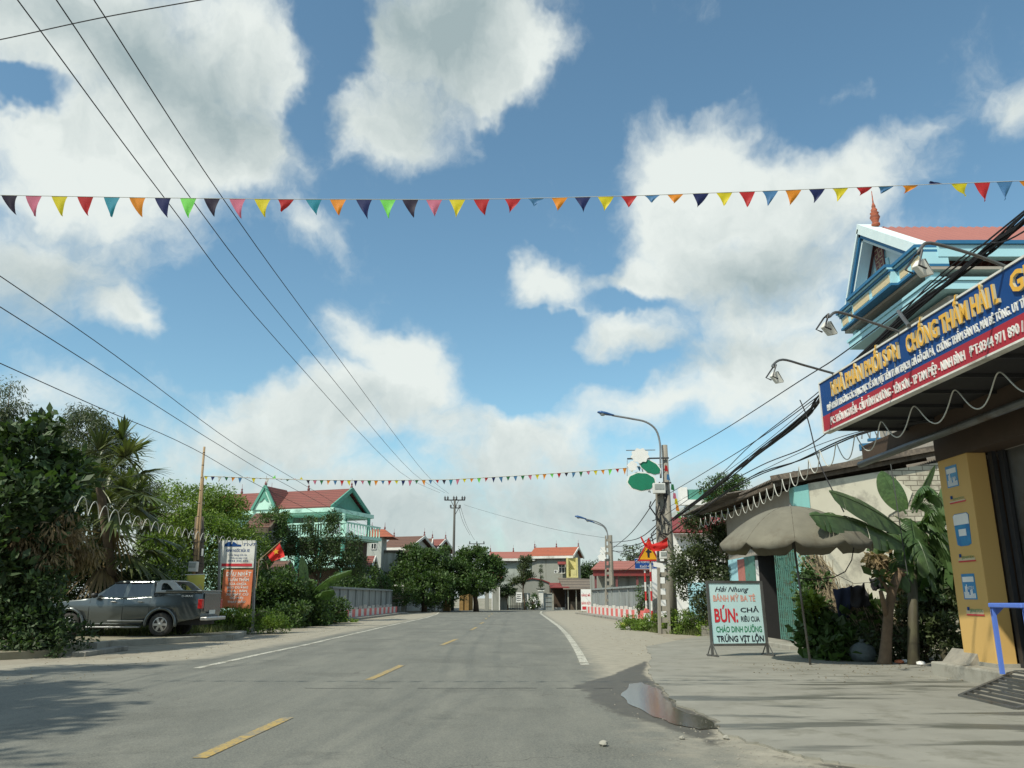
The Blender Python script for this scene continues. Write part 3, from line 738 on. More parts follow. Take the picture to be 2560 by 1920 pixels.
mk('lettering', m2, 'letter_white', o)
# red cloth thrown over the sign
def cloth(px, Y, nu, nv, seed, amp, mt, label, cat, name):
    """px: four corner photo points (tl,tr,br,bl)"""
    rnd = random.Random(seed); c = [P(x, y, Y) for x, y in px]; V = []; cc = sum(c, Vector()) / 4
    for i in range(nu + 1):
        for j in range(nv + 1):
            u, v = i / nu, j / nv
            p = c[0].lerp(c[1], u).lerp(c[3].lerp(c[2], u), v)
            p += Vector((0, amp * math.sin(u * 9 + v * 3 + seed), -amp * .5 * math.sin(u * math.pi))) + Vector((0, amp * .5 * math.sin(v * 11 + u * 5), amp * .3 * math.cos(u * 13)))
            V.append(p)
    n = nv + 1; F = [(i * n + j, i * n + j + 1, (i + 1) * n + j + 1, (i + 1) * n + j) for i in range(nu) for j in range(nv)]
    mb = MB(); mb.add(V, F); o = thing(name, mb, mt, label, cat, cc, smooth=True)
    sd = o.modifiers.new('s', 'SOLIDIFY'); sd.thickness = .012
    return o
t = T('red_cloth', 'bright red cloth tied round the ladder-like pole, hanging over the warning sign', 'cloth', P(1640, 1365, 33.2))
def ribbon(mb, pts, w0, w1, Y, seed, wav=.05):
    n = 14; vs = []
    for i in range(n + 1):
        s = i / n; k = s * (len(pts) - 1); a = int(min(k, len(pts) - 2)); f = k - a
        p = P(pts[a][0] * (1 - f) + pts[a + 1][0] * f, pts[a][1] * (1 - f) + pts[a + 1][1] * f, Y); w = w0 + (w1 - w0) * s
        for j in range(5):
            v = j / 4 - .5; vs.append(p + Vector((0, wav * math.sin(j * 2.1 + i * .5 + seed), v * w)))
    mb.add(vs, [(i * 5 + j, i * 5 + j + 1, (i + 1) * 5 + j + 1, (i + 1) * 5 + j) for i in range(n) for j in range(4)])
mb = MB(); ribbon(mb, [(1602, 1342), (1612, 1362), (1628, 1368)], .10, .26, 33.2, 1); ribbon(mb, [(1620, 1352), (1630, 1370), (1650, 1366), (1669, 1356)], .24, .40, 33.15, 2)
o = mk('fabric', mb, 'cloth_red', t, smooth=True)
# white bollard with a red cap
def bollard(x, y, label, Y=None):
    g = G(x, y); mb = MB().box(g[0] - .13, g[0] + .13, g[1] - .1, g[1] + .1, 0, .72); t = T('bollard', label, 'bollard', (*g, 0))
    mk('post', mb, 'white_paint', t, bevel=.02)
    mk('cap', MB().prism([(g[0] - .135, g[1] - .105, .722), (g[0] + .135, g[1] - .105, .722), (g[0] + .12, g[1] - .105, .86), (g[0] - .05, g[1] - .105, .93)], (0, .21, 0)), 'pink_red', t)
bollard(1618, 1573, 'white concrete bollard with red cap at the foot of the striped posts')
# plastic bag
g = G(1560, 1567); mb = MB().lathe([(.08, 0), (.2, .06), (.16, .16), (.05, .22)], (g[0], g[1], 0), 9); thing('plastic_bag', mb, 'yellow_flag', 'crumpled pale yellow plastic bag at the edge of the weeds', 'bag', (*g, 0), smooth=True)

# bridge parapets
def parapet(A, B, label, n, side, zt, bh, redfirst, cap_in):
    A, B = Vector((*A, 0)), Vector((*B, 0)); d = (B - A).normalized(); L_ = (B - A).length; nrm = Vector((d.y, -d.x, 0)) * side   # towards the road
    t = T('bridge_parapet', label, 'parapet', A)
    for k in range(n + 1):
        p = A + d * (L_ * k / n) - nrm * .45; mk('post', MB().beam(p, p + Vector((0, 0, zt)), .16, .16), 'grey_panel', t)
    mb = MB(); mb.beam(A - nrm * .5 + Vector((0, 0, bh * .5 + (zt + .02 + bh * .5) / 2)), B - nrm * .5 + Vector((0, 0, bh * .5 + (zt + .02 + bh * .5) / 2)), .07, zt - bh - .02); mk('wall_panel', mb, 'grey_panel', t)
    mb = MB(); mb.beam(A - nrm * .45 + Vector((0, 0, zt + .04)), B - nrm * .45 + Vector((0, 0, zt + .04)), .3, .1); mk('coping', mb, 'grey_panel', t)
    mb = MB(); m = int(L_ / .95)
    for k in range(m):
        mb.k = (k + redfirst) % 2; wk = (.55 if mb.k else .45)
        s0 = (k + (0 if (k + redfirst) % 2 else 0)) * L_ / m; s1 = (k + 1) * L_ / m
        mb.beam(A + d * s0 + Vector((0, 0, bh / 2 + .12)), A + d * s1 + Vector((0, 0, bh / 2 + .12)), .3, bh)
    mk('kerb_blocks', mb, ['white_paint', 'pink_red'], t)
    mk('plinth', MB().beam(A + nrm * .35 - d * .5 + Vector((0, 0, .06)), B + nrm * .35 + d * .5 + Vector((0, 0, .06)), 1.5, .12), 'old_concrete', t)
    rr = random.Random(n)
    for k in range(int(L_ / 1.6)):
        p = A + d * (k * 1.6 + .5) - nrm * .25; mk('stub', MB().beam(p + Vector((0, 0, bh + .1)), p + Vector((0, 0, bh + .25 + rr.uniform(0, .15))), .22, .12), 'white_paint', t)
parapet((7.95, 50.5), (6.75, 74), 'grey bridge parapet with red and white kerb blocks right of the road', 7, -1, 2.05, .52, 1, 1)
parapet((-11.15, 53.0), (-10.55, 75.5), 'grey bridge parapet with red and white kerb blocks left of the road', 9, 1, 1.98, .50, 1, 1)
# small advert by the parapet
p0 = P(1453, 1520, 76); p1 = P(1477, 1473, 76); t = T('advert_sign', 'white advert sign with red lettering leaning at the far end of the right parapet', 'sign', (p0.x, 76, 0))
o = mk('board', MB().box(p0.x, p1.x, 76, 76.04, .25, p1.z), 'clean_white', t); mb = MB(); w = p1.x - p0.x
text(mb, 'HÀNG MÃ', (p0.x + .05, 76, p1.z - .65), (1, 0, 0), (0, 0, 1), .24, w - .1, bold=.02); text(mb, 'BÁNH KẸO', (p0.x + .05, 76, p1.z - 1.35), (1, 0, 0), (0, 0, 1), .24, w - .1, bold=.02)
mb.box(p0.x + .1, p1.x - .1, 75.98, 75.995, .35, .62); mk('lettering', mb, 'letter_red', o)
mk('legs', MB().box(p0.x + .1, p0.x + .14, 76.0, 76.04, 0, .25).box(p1.x - .14, p1.x - .1, 76, 76.04, 0, .25), 'grey_metal', t)

# ladder pole beyond the parapet, with two lamps
def hpole(px, ytop, Y, label, tpname='utility_pole'):
    a = P(px, 1480, Y); a.z = 0; b = P(px - 1, ytop, Y); t = T(tpname, label, 'utility pole', a); mb = MB()
    for s in (-1, 1): mb.beam(a + Vector((s * .2, 0, 0)), b + Vector((s * .12, 0, 0)), .11, .2, up=(0, 1, 0))
    for k in range(12): c = a.lerp(b, (k + .3) / 12); mb.beam(c - Vector((.17, 0, 0)), c + Vector((.17, 0, 0)), .14, .2)
    mk('pole', mb, 'pole_concrete', t); return t, b
hpole(1519, 1339, 66, 'far ladder-like concrete pole behind the right parapet')
a = P(1530, 1480, 67); a.z = 0; b = P(1526, 1338, 67); thing('utility_pole', MB().tube([a, b], .2, 8, .15), 'pole_concrete', 'far round concrete pole close beside the ladder-like one behind the parapet', 'utility pole', a)
lamp('street_lamp', 'blue street lamp on the far pole, the higher of its pair', P(1518, 1345, 66), None, [(1519, 1352), (1518, 1330), (1510, 1315), (1490, 1304), (1462, 1297)], 66, .95, None)
lamp('street_lamp', 'blue street lamp on the far pole, the lower of its pair', P(1521, 1345, 69), None, [(1521, 1352), (1519, 1335), (1510, 1318), (1497, 1311), (1483, 1306)], 69, .85, None)
c = P(1506, 1385, 65.5); t = T('lotus_ornament', 'small white lotus ornament on the far pole behind the right parapet', 'ornament', c)
mk('flower', MB().prism(lobed(1507, 1376, 7, 9, k=5, a=.15, Y=65.5), (0, .04, 0)).prism(lobed(1505, 1393, 10, 9, k=6, a=.12, Y=65.5), (0, .04, 0)), 'clean_white', t)
mk('frame', MB().tube([P(1490, 1398, 65.6), P(1518, 1398, 65.6)], .03, 5).tube([P(1505, 1405, 65.6), P(1508, 1370, 65.6)], .03, 5), 'galv', t)

# far electricity pole, centre
def epole(px, ytop, Y, label, arm, full=True):
    b = P(px, ytop, Y); a = Vector((b.x - .05, Y, 0)); t = T('electricity_pole', label, 'electricity pole', a)
    mk('pole', MB().tube([a, b], .19, 8, .11), 'dark_pole', t, smooth=True); k = Y / FPX
    mb = MB(); mb.beam(b + Vector((-arm, 0, -.1)), b + Vector((arm, 0, -.1)), .12)
    mb.beam(b + Vector((0, -.05, -1.0)), b + Vector((-arm * .4, -.05, -.1)), .06); mb.beam(b + Vector((0, -.05, -1.0)), b + Vector((arm * .4, -.05, -.1)), .06)
    if full:
        mb.beam(b + Vector((-arm * .4, 0, -1.0)), b + Vector((arm * .55, 0, -1.0)), .1); mb.beam(b + Vector((0, -.05, -1.9)), b + Vector((arm * .4, -.05, -1.0)), .06)
    mk('cross_arm', mb, 'dark_metal', t)
    for x in ((-.95, -.68, -.1, .16, .72, .95) if full else (-.9, 0, .9)):
        mk('insulator', MB().lathe([(.05, 0), (.12, .05), (.07, .14), (.13, .2), (.06, .3), (.03, .42)], b + Vector((x * arm, 0, -.04)), 8), 'dark_metal', t)
    if full:
        for x in (-.38, .1, .5): mk('insulator', MB().lathe([(.05, 0), (.12, .05), (.07, .14), (.13, .2), (.05, .32)], b + Vector((x * arm, 0, -.95)), 8), 'dark_metal', t)
    return b
EP = epole(1137, 1248, 92, 'tall thin electricity pole with a wide cross-arm left of the road', 1.18)
epole(1192, 1358, 135, 'distant electricity pole showing above the round tree', 1.3, False)

# ------------------------------------------------------------------ wires
def wire(pts, A, B, r, label, name='power_line', group=None, m='wire', strands=1, jit=0):
    """pts: photo points in the vertical plane through A and B; smooth curve through them"""
    W = [PV(x, y, A, B) for x, y in pts]; pp = []
    for i in range(len(W) - 1):
        a, b, c, d = W[max(i - 1, 0)], W[i], W[i + 1], W[min(i + 2, len(W) - 1)]
        for k in range(6):
            s = k / 6; pp.append(.5 * ((2 * b) + (c - a) * s + (2 * a - 5 * b + 4 * c - d) * s * s + (3 * b - a - 3 * c + d) * s ** 3))
    pp.append(W[-1]); mb = MB(); rnd = random.Random(len(label))
    if pts[0][0] < 0 or pts[0][1] < 0: pp.insert(0, pp[0] + (pp[0] - pp[1]).normalized() * 14)     # run on past the edge of the view
    if pts[-1][0] > 2560 or pts[-1][1] < 0: pp.append(pp[-1] + (pp[-1] - pp[-2]).normalized() * 10)
    for s in range(strands):
        ph = rnd.uniform(0, 6); q = [p + Vector((jit * math.sin(ph + i * .5), 0, jit * math.cos(ph * 2 + i * .35))) for i, p in enumerate(pp)]
        mb.tube(q, r, 5)
    thing(name, mb, m, label, 'cable', W[0], group)
ex = lambda a, b, k=.12: (a[0] + (a[0] - b[0]) * k, a[1] + (a[1] - b[1]) * k)
WG = 'power lines running over the road'
for i, (pts, X0, dx, lb) in enumerate([
    ([(-40, -100), (44, 0), (422, 509), (700, 860), (1000, 1180), (1100, 1232)], -7.1, -.86, 'left-hand one of the three power lines climbing to the top left corner'),
    ([(60, -100), (141, 0), (480, 500), (760, 860), (1030, 1180), (1112, 1232)], -6.6, -.62, 'middle one of the three power lines climbing to the top left corner'),
    ([(160, -100), (235, 0), (560, 500), (820, 860), (1060, 1180), (1122, 1234)], -6.1, .15, 'right-hand one of the three power lines climbing to the top left corner')]):
    wire(pts, (X0, 9.4), (EP.x + dx, EP.y), .010, lb, group=WG)
wire([(-60, 105), (0, 99), (250, 45), (500, 0), (620, -20)], (-8, 13), (6, 9.5), .011, 'single power line crossing the top left corner of the sky', group=WG)
wire([(-40, 665), (0, 690), (290, 890), (580, 1105), (740, 1200), (950, 1325)], (-10, 15), (-15.4, 90), .011, 'highest of the three cables running from the left edge to the far roofs', group=WG)
wire([(-40, 742), (0, 767), (290, 950), (560, 1120), (740, 1225), (940, 1330)], (-10, 14), (-15.4, 90), .011, 'middle of the three cables running from the left edge to the far roofs', group=WG)
wire([(-40, 890), (0, 908), (250, 1020), (480, 1120), (700, 1240), (930, 1345)], (-10.5, 15), (-15.6, 90), .011, 'lowest of the three cables running from the left edge to the far roofs', group=WG)
for a, b, d, lb in (((1145, 1262), (1175, 1338), .4, 'left'), ((1150, 1262), (1186, 1350), .8, 'right')):
    wire([a, ((a[0] + b[0]) / 2 - 2, (a[1] + b[1]) / 2 + 6), b], (EP.x + .3, EP.y), (EP.x + .1, 134), .02, lb + '-hand thin wire from the tall electricity pole to the distant one', group=WG, m='wire_grey')
wire([(1160, 1262), (1230, 1283), (1330, 1310), (1420, 1330), (1515, 1345)], (EP.x + .8, EP.y), (6, 66.2), .012, 'thin wire crossing above the road from the electricity pole to the far right pole', group=WG, m='wire_grey')
A, B = (6.8, 34.8), (6.4, 8)
PG = 'cables from the right-hand poles to the shop front'
wire([(1672, 1152), (1800, 1080), (2000, 952), (2100, 888), (2320, 722), (2520, 560), (2620, 480)], A, B, .013, 'upper single cable from the top of the round pole to the right edge', group=PG)
wire([(1676, 1232), (1760, 1182), (1900, 1095), (2046, 990)], A, (6.6, 15.3), .012, 'single cable below the uppermost one, ending behind the sign board', group=PG)
wire([(1680, 1300), (1760, 1240), (1860, 1160), (2000, 1050), (2060, 985), (2240, 810), (2400, 680), (2500, 600), (2640, 480)], (6.6, 33.6), (6.95, 8), .017, 'thick black bundle of cables sagging behind the shop sign board', group=PG, strands=11, jit=.045)
wire([(1660, 1290), (1780, 1205), (1880, 1110), (2040, 985), (2250, 795)], (6.6, 33.6), (7.3, 9), .012, 'thin cable just above the black bundle behind the sign board', group=PG)
wire([(1664, 1310), (1780, 1232), (1900, 1165), (2010, 1120), (2090, 1065)], (6.6, 33.6), (7.0, 15.3), .014, 'thin slack cable under the black bundle by the umbrella roof', group=PG)
wire([(1664, 1340), (1850, 1210), (2000, 1150), (2150, 1085), (2330, 1050)], (6.6, 33.6), (7.2, 14.5), .016, 'black cable running low over the corrugated eave to the shop', group=PG, strands=2, jit=.02)
wire([(2000, 1000), (2020, 1050), (2050, 1160), (2110, 1280)], (6.6, 18), (6.9, 17.6), .014, 'dark cable dropping from the bundle towards the banana leaf', group=PG)
wire([(1650, 1300), (1600, 1395), (1560, 1430)], (6.1, 33.4), (4.8, 40), .012, 'thin cable slanting down left from the ladder-like pole', group=PG)
wire([(1668, 1270), (1800, 1190), (1960, 1068), (2120, 925), (2330, 740), (2500, 585), (2640, 470)], A, (6.8, 8), .008, 'thin cable running between the upper cable and the black bundle', group=PG)
wire([(2240, 800), (2330, 705), (2440, 620), (2520, 600), (2620, 540)], (6.75, 12.5), (6.95, 8), .012, 'loose cable looping off the black bundle near the right edge', group=PG)
wire([(1668, 1325), (1820, 1225), (1960, 1150), (2110, 1090), (2250, 1060)], (6.6, 33.6), (7.1, 14.8), .008, 'thin wire above the low black cable over the corrugated eave', group=PG)
FG = 'slack cables between the near and the far right-hand poles'
for i, (a, m_, b, lb) in enumerate([((1648, 1235), (1580, 1330), (1530, 1372), 'topmost'), ((1644, 1310), (1590, 1348), (1530, 1356), 'second highest'), ((1644, 1330), (1590, 1362), (1530, 1366), 'middle'), ((1640, 1345), (1580, 1376), (1530, 1378), 'second lowest'), ((1640, 1368), (1590, 1392), (1532, 1376), 'lowest')]):
    wire([a, m_, b], (6.1, 33.7), (8.3, 66), .022, lb + ' slack cable between the near and far poles on the right', group=FG)

# ------------------------------------------------------------------ bunting
FC = {'k': (.02, .012, .04), 'p': (.62, .16, .28), 'y': (.72, .58, .02), 'r': (.50, .02, .025), 't': (.03, .27, .42), 'o': (.82, .27, .02), 'n': (.012, .02, .12), 'g': (.20, .68, .12), 'b': (.07, .20, .45), 'w': (.8, .75, .8), 'e': (.02, .16, .06)}
for k, v in FC.items(): MA['flag_' + k] = mat('flag_' + k, v, .6, trans=.35, col2=tuple(q * .85 for q in v))
def bunting(line, Y0, Y1, flags, fw, label, x0, x1):
    xs = [p[0] for p in line]; ys = [p[1] for p in line]
    def at(x): s = (x - x0) / (x1 - x0); return P(x, float(np.interp(x, xs, ys)), Y0 + (Y1 - Y0) * s)
    o0 = at(line[0][0]); t = T('bunting', label, 'bunting', o0)
    N_ = 80; mk('cord', MB().tube([at(xs[0] + (xs[-1] - xs[0]) * i / N_) for i in range(N_ + 1)], .005 * Y0 / 10, 4), 'rope_white', t)
    rnd = random.Random(7)
    for (x, col, ln, skew) in flags:
        a, b = at(x), at(x + fw); w = (b - a).length; n = 6; tw = rnd.choice((0, 0, .15, .35)); kx = rnd.uniform(-.12, .12); ln *= rnd.uniform(.92, 1.06); V = []; F = []
        for i in range(n + 1):
            v = i / n
            for j in range(5):
                u = (j / 4 - .5)
                V.append(a.lerp(b, .5) + (b - a) * (u * (1 - v * .97) * (1 - tw * v) + (skew + kx) * v * v) + Vector((0, .10 * w * math.sin(v * 4 + u * 5 + x) * v + abs(skew) * w * .4 * v, -v * w * ln)))
        for i in range(n):
            for j in range(4): F.append((i * 5 + j, i * 5 + j + 1, (i + 1) * 5 + j + 1, (i + 1) * 5 + j))
        mb = MB(); mb.add(V, F); mk('flag', mb, 'flag_' + col, t, smooth=True)
        fld = MB()
    return t
nf = []
seq = [(5, 'k', 1.22, .38), (110, 'p', 1.3, .3), (222, 'y', 1.2, .25), (333, 'r', 1.2, .35), (448, 't', 1.28, .15), (558, 'o', 1.3, .28), (668, 'n', 1.22, .32), (778, 'g', 1.3, .1), (880, 'k', 1.1, .3), (990, 'p', 1.25, .3),
       (1098, 'y', 1.15, .2), (1200, 'r', .75, -.3), (1320, 't', .95, .3), (1425, 'o', 1.05, .05), (1537, 'n', 1.28, .2), (1640, 'g', 1.3, .12), (1737, 'k', 1.2, .2), (1840, 'p', 1.05, .05), (1940, 'y', 1.15, 0), (2045, 'r', 1.1, .2), (2180, 'r', .9, -.1)]
for x, c, l, s in seq: nf.append((x / 1.728, c, l, s))
for x, c, l, s in [(68, 'b', .5, -.2), (170, 'o', .85, -.1), (270, 'n', 1.0, 0), (370, 'y', .9, -.2), (470, 'r', .7, .1), (570, 'b', .5, .0), (670, 'o', .6, 0), (780, 'n', .85, -.25), (882, 'y', .9, -.1), (980, 'r', .95, 0), (1080, 'b', .98, -.1),
                   (1180, 'o', .9, -.35), (1282, 'n', .8, -.25), (1383, 'y', .85, -.3), (1487, 'r', .5, -.2), (1580, 'b', .4, -.3), (1685, 'o', .5, -.3), (1795, 'n', -.25, -.3), (1897, 'y', .8, .3), (1995, 'r', 1.2, .0), (2092, 'b', 1.22, -.1), (2190, 'o', .9, .3)]:
    nf.append((1280 + x / 1.728, c, l, s))
nf += [(-64 * k - 20, 'ypknorgt'[k % 8], 1.2, .2) for k in range(1, 9)] + [(2560 + 58 * k, 'byrnogbp'[k % 8], 1.1, 0) for k in range(1, 7)]
bunting([(-900, 440), (-120, 484), (0, 488), (350, 494), (700, 498), (1100, 499), (1280, 497), (1600, 489), (1900, 478), (2200, 466), (2560, 452), (2700, 445), (3300, 415)], 10.5, 10.5, nf, 41, 'near string of coloured pennants crossing the whole sky above the road', 0, 2560)
sq = 'yblworbey' ; ff = []
cols = 'ynw' + 'eobry' + 'kwgo' + 'erykpeobrynpeobrynpeobrktpyogrnbeb' + 'epyogrkbepyogroybe'
x = 510; rnd = random.Random(3); i = 0
while x < 1640:
    c = cols[i % len(cols)]; ff.append((x, c if c in FC else 'y', rnd.uniform(.95, 1.5) if not 600 < x < 760 or rnd.random() < .3 else rnd.uniform(-.9, .6), rnd.uniform(-.2, .2))); x += 17.0 if x < 1150 else 18.2; i += 1
FARLINE = [(508, 1190), (560, 1192), (640, 1195), (770, 1200), (950, 1201), (1120, 1199), (1300, 1189), (1450, 1179), (1562, 1170), (1655, 1160)]
bunting(FARLINE, 32.6, 34.7, ff, 10.5, 'far string of small coloured pennants between the bamboo pole and the round pole', 508, 1655)
t = T('bunting', 'short end of pennant string trailing down behind the round pole', 'bunting', P(1662, 1160, 34.5))
tl = [(1663, 1160), (1672, 1190), (1683, 1225), (1690, 1262), (1697, 1300)]; W = [P(x, y, 34.5 + i * .5) for i, (x, y) in enumerate(tl)]; mk('cord', MB().tube(W, .008, 4), 'rope_white', t)
for (x, y, c) in ((1662, 1163, 'r'), (1667, 1185, 'b'), (1678, 1210, 'e'), (1683, 1232, 'p'), (1687, 1246, 'y'), (1690, 1262, 'o'), (1694, 1280, 'g')):
    p = P(x, y, 34.4); mk('flag', MB().quad(p, p + Vector((.10, 0, -.02)), p + Vector((.14, .03, -.28)), p + Vector((-.02, 0, -.24))), 'flag_' + c, t)

# ------------------------------------------------------------------ spiral rope lights
def spiral(px, Ys, r0, r1, p0, p1, label, ph=0, tube=.009):
    ctrl = [P(x, y, Y) for (x, y), Y in zip(px, Ys)]; pts = []
    for i in range(len(ctrl) - 1):
        n = max(2, int((ctrl[i + 1] - ctrl[i]).length / .03)); pts += [ctrl[i].lerp(ctrl[i + 1], k / n) for k in range(n)]
    out = []; L_ = sum((pts[i + 1] - pts[i]).length for i in range(len(pts) - 1)); tot = 0; a = ph
    d = (pts[-1] - pts[0]).normalized(); up = Vector((0, 0, 1)); s = d.cross(up).normalized(); u = s.cross(d)
    for i, p in enumerate(pts):
        st = (pts[i] - pts[i - 1]).length if i else 0; tot += st
        f = tot / L_; r = r0 + (r1 - r0) * f; a += 2 * math.pi * st / (p0 + (p1 - p0) * f)
        out.append(p + u * math.cos(a) * r + s * math.sin(a) * r * .16)
    thing('spiral_light_rope', MB().tube(out, tube, 5), 'rope_white', label, 'light rope', pts[0], smooth=True)
spiral([(185, 1255), (280, 1290), (420, 1325), (520, 1345), (632, 1358)], [16.5, 19.5, 24, 28, 31.8], .18, .115, .95, .45, 'white spiral light rope hanging in front of the palm on the left', 2.2)
spiral([(2620, 915), (2560, 945), (2370, 1015), (2250, 1060), (2150, 1110), (2050, 1150), (1960, 1215), (1860, 1270), (1745, 1310)], [9.7, 10.1, 11.8, 13.0, 14.4, 16.5, 20, 25, 31], .20, .17, 1.05, .72, 'white spiral light rope looping from the shop canopy to the leafy shrub', 1.0, .011)
# ------------------------------------------------------------------ pickup truck
def pickup():
    t = T('pickup_truck', 'dark grey double-cab pickup truck parked on the verge with its nose in the bushes', 'pickup truck', (-11.5, 27.35, .17), local=True, rz=R(-1.5))
    arc = lambda cx, r, z=.38: [(cx + r * math.cos(a), z + r * math.sin(a)) for a in [math.pi * k / 10 for k in range(11)]]
    rear = [(x, z) for x, z in arc(0, .47)]; front = [(x, z) for x, z in arc(-3.05, .46)]
    prof = [(1.26, .58), (1.31, .80), (1.31, 1.15), (1.28, 1.40), (-.30, 1.41), (-.33, 1.25), (-2.40, 1.21), (-3.2, 1.13), (-3.75, 1.02), (-3.92, .85), (-3.95, .5), (-3.85, .38), (-3.52, .36)] + front[::-1][0:] + [(-2.55, .34), (-.6, .34)] + rear[::-1] + [(.60, .46)]
    mb = MB().prism([(x, .0, z) for x, z in prof], (0, 1.76, 0))
    body = mk('body', mb, 'car_grey', t)
    bm = bmesh.new(); bm.from_mesh(body.data)
    for z in (.45, .56, .68, .80, .92, 1.0, 1.08, 1.16, 1.24, 1.32, 1.38):
        bmesh.ops.bisect_plane(bm, geom=bm.verts[:] + bm.edges[:] + bm.faces[:], plane_co=(0, 0, z), plane_no=(0, 0, 1))
    for x in (-3.7, -3.4, -2.4, -1.3, -.4, .6, 1.0, 1.2):
        bmesh.ops.bisect_plane(bm, geom=bm.verts[:] + bm.edges[:] + bm.faces[:], plane_co=(x, 0, 0), plane_no=(1, 0, 0))
    for vv in bm.verts:
        z, x = vv.co.z, vv.co.x; o_ = .05 * max(0, (.75 - z) / .4) + .11 * max(0, (z - .88) / .5) ** 1.6 - .012 * math.exp(-((z - .98) / .04) ** 2) + .16 * max(0, (-3.3 - x) / .65) ** 2 + .05 * max(0, (x - .9) / .4) ** 2
        vv.co.y += o_ if vv.co.y < .8 else -o_
    for f in bm.faces: f.smooth = abs(f.normal.y) > .6
    bm.to_mesh(body.data); bm.free()
    # crease along the flank
    # cabin
    W = 1.76
    bt = [(-2.46, .07, 1.19), (-.33, .075, 1.23), (-.33, W - .075, 1.23), (-2.46, W - .07, 1.19)]
    tp = [(-1.66, .20, 1.75), (-.40, .19, 1.76), (-.40, W - .19, 1.76), (-1.66, W - .20, 1.75)]
    mid = [(-1.52, .26, 1.795), (-.48, .26, 1.79), (-.48, W - .26, 1.79), (-1.52, W - .26, 1.795)]
    mb = MB().add(bt + tp + mid, [(0, 3, 2, 1)] + [(i, (i + 1) % 4, 4 + (i + 1) % 4, 4 + i) for i in range(4)] + [(4 + i, 4 + (i + 1) % 4, 8 + (i + 1) % 4, 8 + i) for i in range(4)] + [(8, 9, 10, 11)])
    mk('cabin', mb, 'car_grey', t, bevel=.03)
    yt = lambda z: .072 + (z - 1.21) / .545 * .123
    def win(poly, far=False, name='window'):
        mb = MB(); pts = [(x, (yt(z) if not far else W - yt(z)), z) for x, z in poly]; mb.prism([(p[0], p[1] - (.008 if not far else -.008), p[2]) for p in pts], (0, .006 if not far else -.006, 0)); return mk(name, mb, 'car_glass', t)
    fr = [(-2.18, 1.27), (-1.70, 1.67), (-1.30, 1.69), (-1.36, 1.27)]; rr = [(-1.22, 1.27), (-1.14, 1.69), (-.50, 1.69), (-.46, 1.29)]
    for far in (False, True): win(fr, far); win(rr, far)
    for x0, x1 in ((-1.72, -1.26), (-1.18, -.48)): mk('rain_guard', MB().beam((x0, yt(1.70) - .03, 1.70), (x1, yt(1.71) - .03, 1.715), .05, .035), 'car_trim', t)
    a = Vector((-2.40, .14, 1.25)); b = Vector((-1.72, .27, 1.72)); n = Vector((-.012, 0, .012))
    mk('windscreen', MB().quad(a + n, Vector((a.x, W - .14, a.z)) + n, Vector((b.x, W - .27, b.z)) + n, b + n), 'car_glass', t)
    # door seams and trims
    for x0, x1 in ((-1.30, -1.30), (-.42, -.42), (-2.42, -2.42)): mk('door_seam', MB().tube([(x0, .026, .45), (x0, -.003, .72), (x0, -.003, .9), (x1, .026, 1.08), (x1, .06, 1.2)], .007, 5), 'black', t)
    for x in (-1.62, -.72): mk('door_handle', MB().beam((x - .09, -.03, 1.10), (x + .09, -.03, 1.10), .035, .03), 'alloy', t, bevel=.008)
    mk('side_mirror', MB().lathe([(.02, -.08), (.10, -.05), (.11, .05), (.03, .09)], (-2.22, -.12, 1.30), 10), 'car_trim', t, smooth=True)
    mk('side_step', MB().beam((-2.4, -.06, .30), (-.62, -.06, .30), .14, .05), 'galv', t, bevel=.015)
    mk('sill_trim', MB().beam((-1.75, -.012, .50), (-.55, -.012, .50), .03, .035), 'alloy', t)
    # flares
    for cx, r in ((0, .50), (-3.05, .49)):
        mb = MB(); pts = [(cx + r * math.cos(a), -.005, .38 + r * math.sin(a)) for a in [R(-8 + 196 * k / 20) for k in range(21)]]; mb.tube(pts, .055, 6); mk('wheel_flare', mb, 'car_grey', t, smooth=True)
    # bed cover, sports bar
    mk('bed_cover', MB().box(.05, 1.30, .03, W - .03, 1.405, 1.47), 'car_grey', t, bevel=.025)
    mk('bed_rail', MB().beam((-.30, .10, 1.40), (1.26, .12, 1.40), .05, .03), 'alloy', t)
    bar = MB()
    outer = [(-.29, 1.41), (-.31, 1.70), (-.20, 1.80), (.12, 1.79), (.30, 1.72), (.62, 1.46)]; inner = [(-.12, 1.47), (-.13, 1.64), (-.09, 1.70), (.03, 1.69), (.13, 1.62), (.28, 1.48)]
    for y in (.06, W - .06 - .07):
        for side in (0,):
            vs = [(x, y + (z - 1.41) * (.30 if y < .5 else -.30), z) for x, z in outer + inner]; vs2 = [(v[0], v[1] + .07, v[2]) for v in vs]; n = 6
            f = [(i, (i + 1) % n, n + (i + 1) % n, n + i) for i in range(n)]
            fb = [(a_ + 12, d_ + 12, c_ + 12, b_ + 12) for a_, b_, c_, d_ in f]
            e = [(i, i + 12, (i + 1) % n + 12, (i + 1) % n) for i in range(n)] + [(n + i, n + (i + 1) % n, n + (i + 1) % n + 12, n + i + 12) for i in range(n)]
            bar.add(vs + vs2, f + fb + e)
    bar.box(-.22, .14, .17, W - .17, 1.74, 1.79); sb = mk('sports_bar', bar, 'alloy', t, bevel=.012)
    mk('bar_window', MB().prism([(x, .095 + (z - 1.41) * .30, z) for x, z in inner], (0, .012, 0)), 'car_glass', sb)
    # rear
    mk('tailgate', MB().box(1.312, 1.34, .18, W - .18, .78, 1.38), 'car_grey', t, bevel=.01)
    for y0, y1 in ((-.012, .15), (W - .15, W + .012)): mk('tail_light', MB().box(1.19, 1.335, y0, y1, .88, 1.18), 'tail_red', t, bevel=.012)
    mk('rear_bumper', MB().box(1.28, 1.52, .05, W - .05, .50, .62), 'alloy', t, bevel=.03)
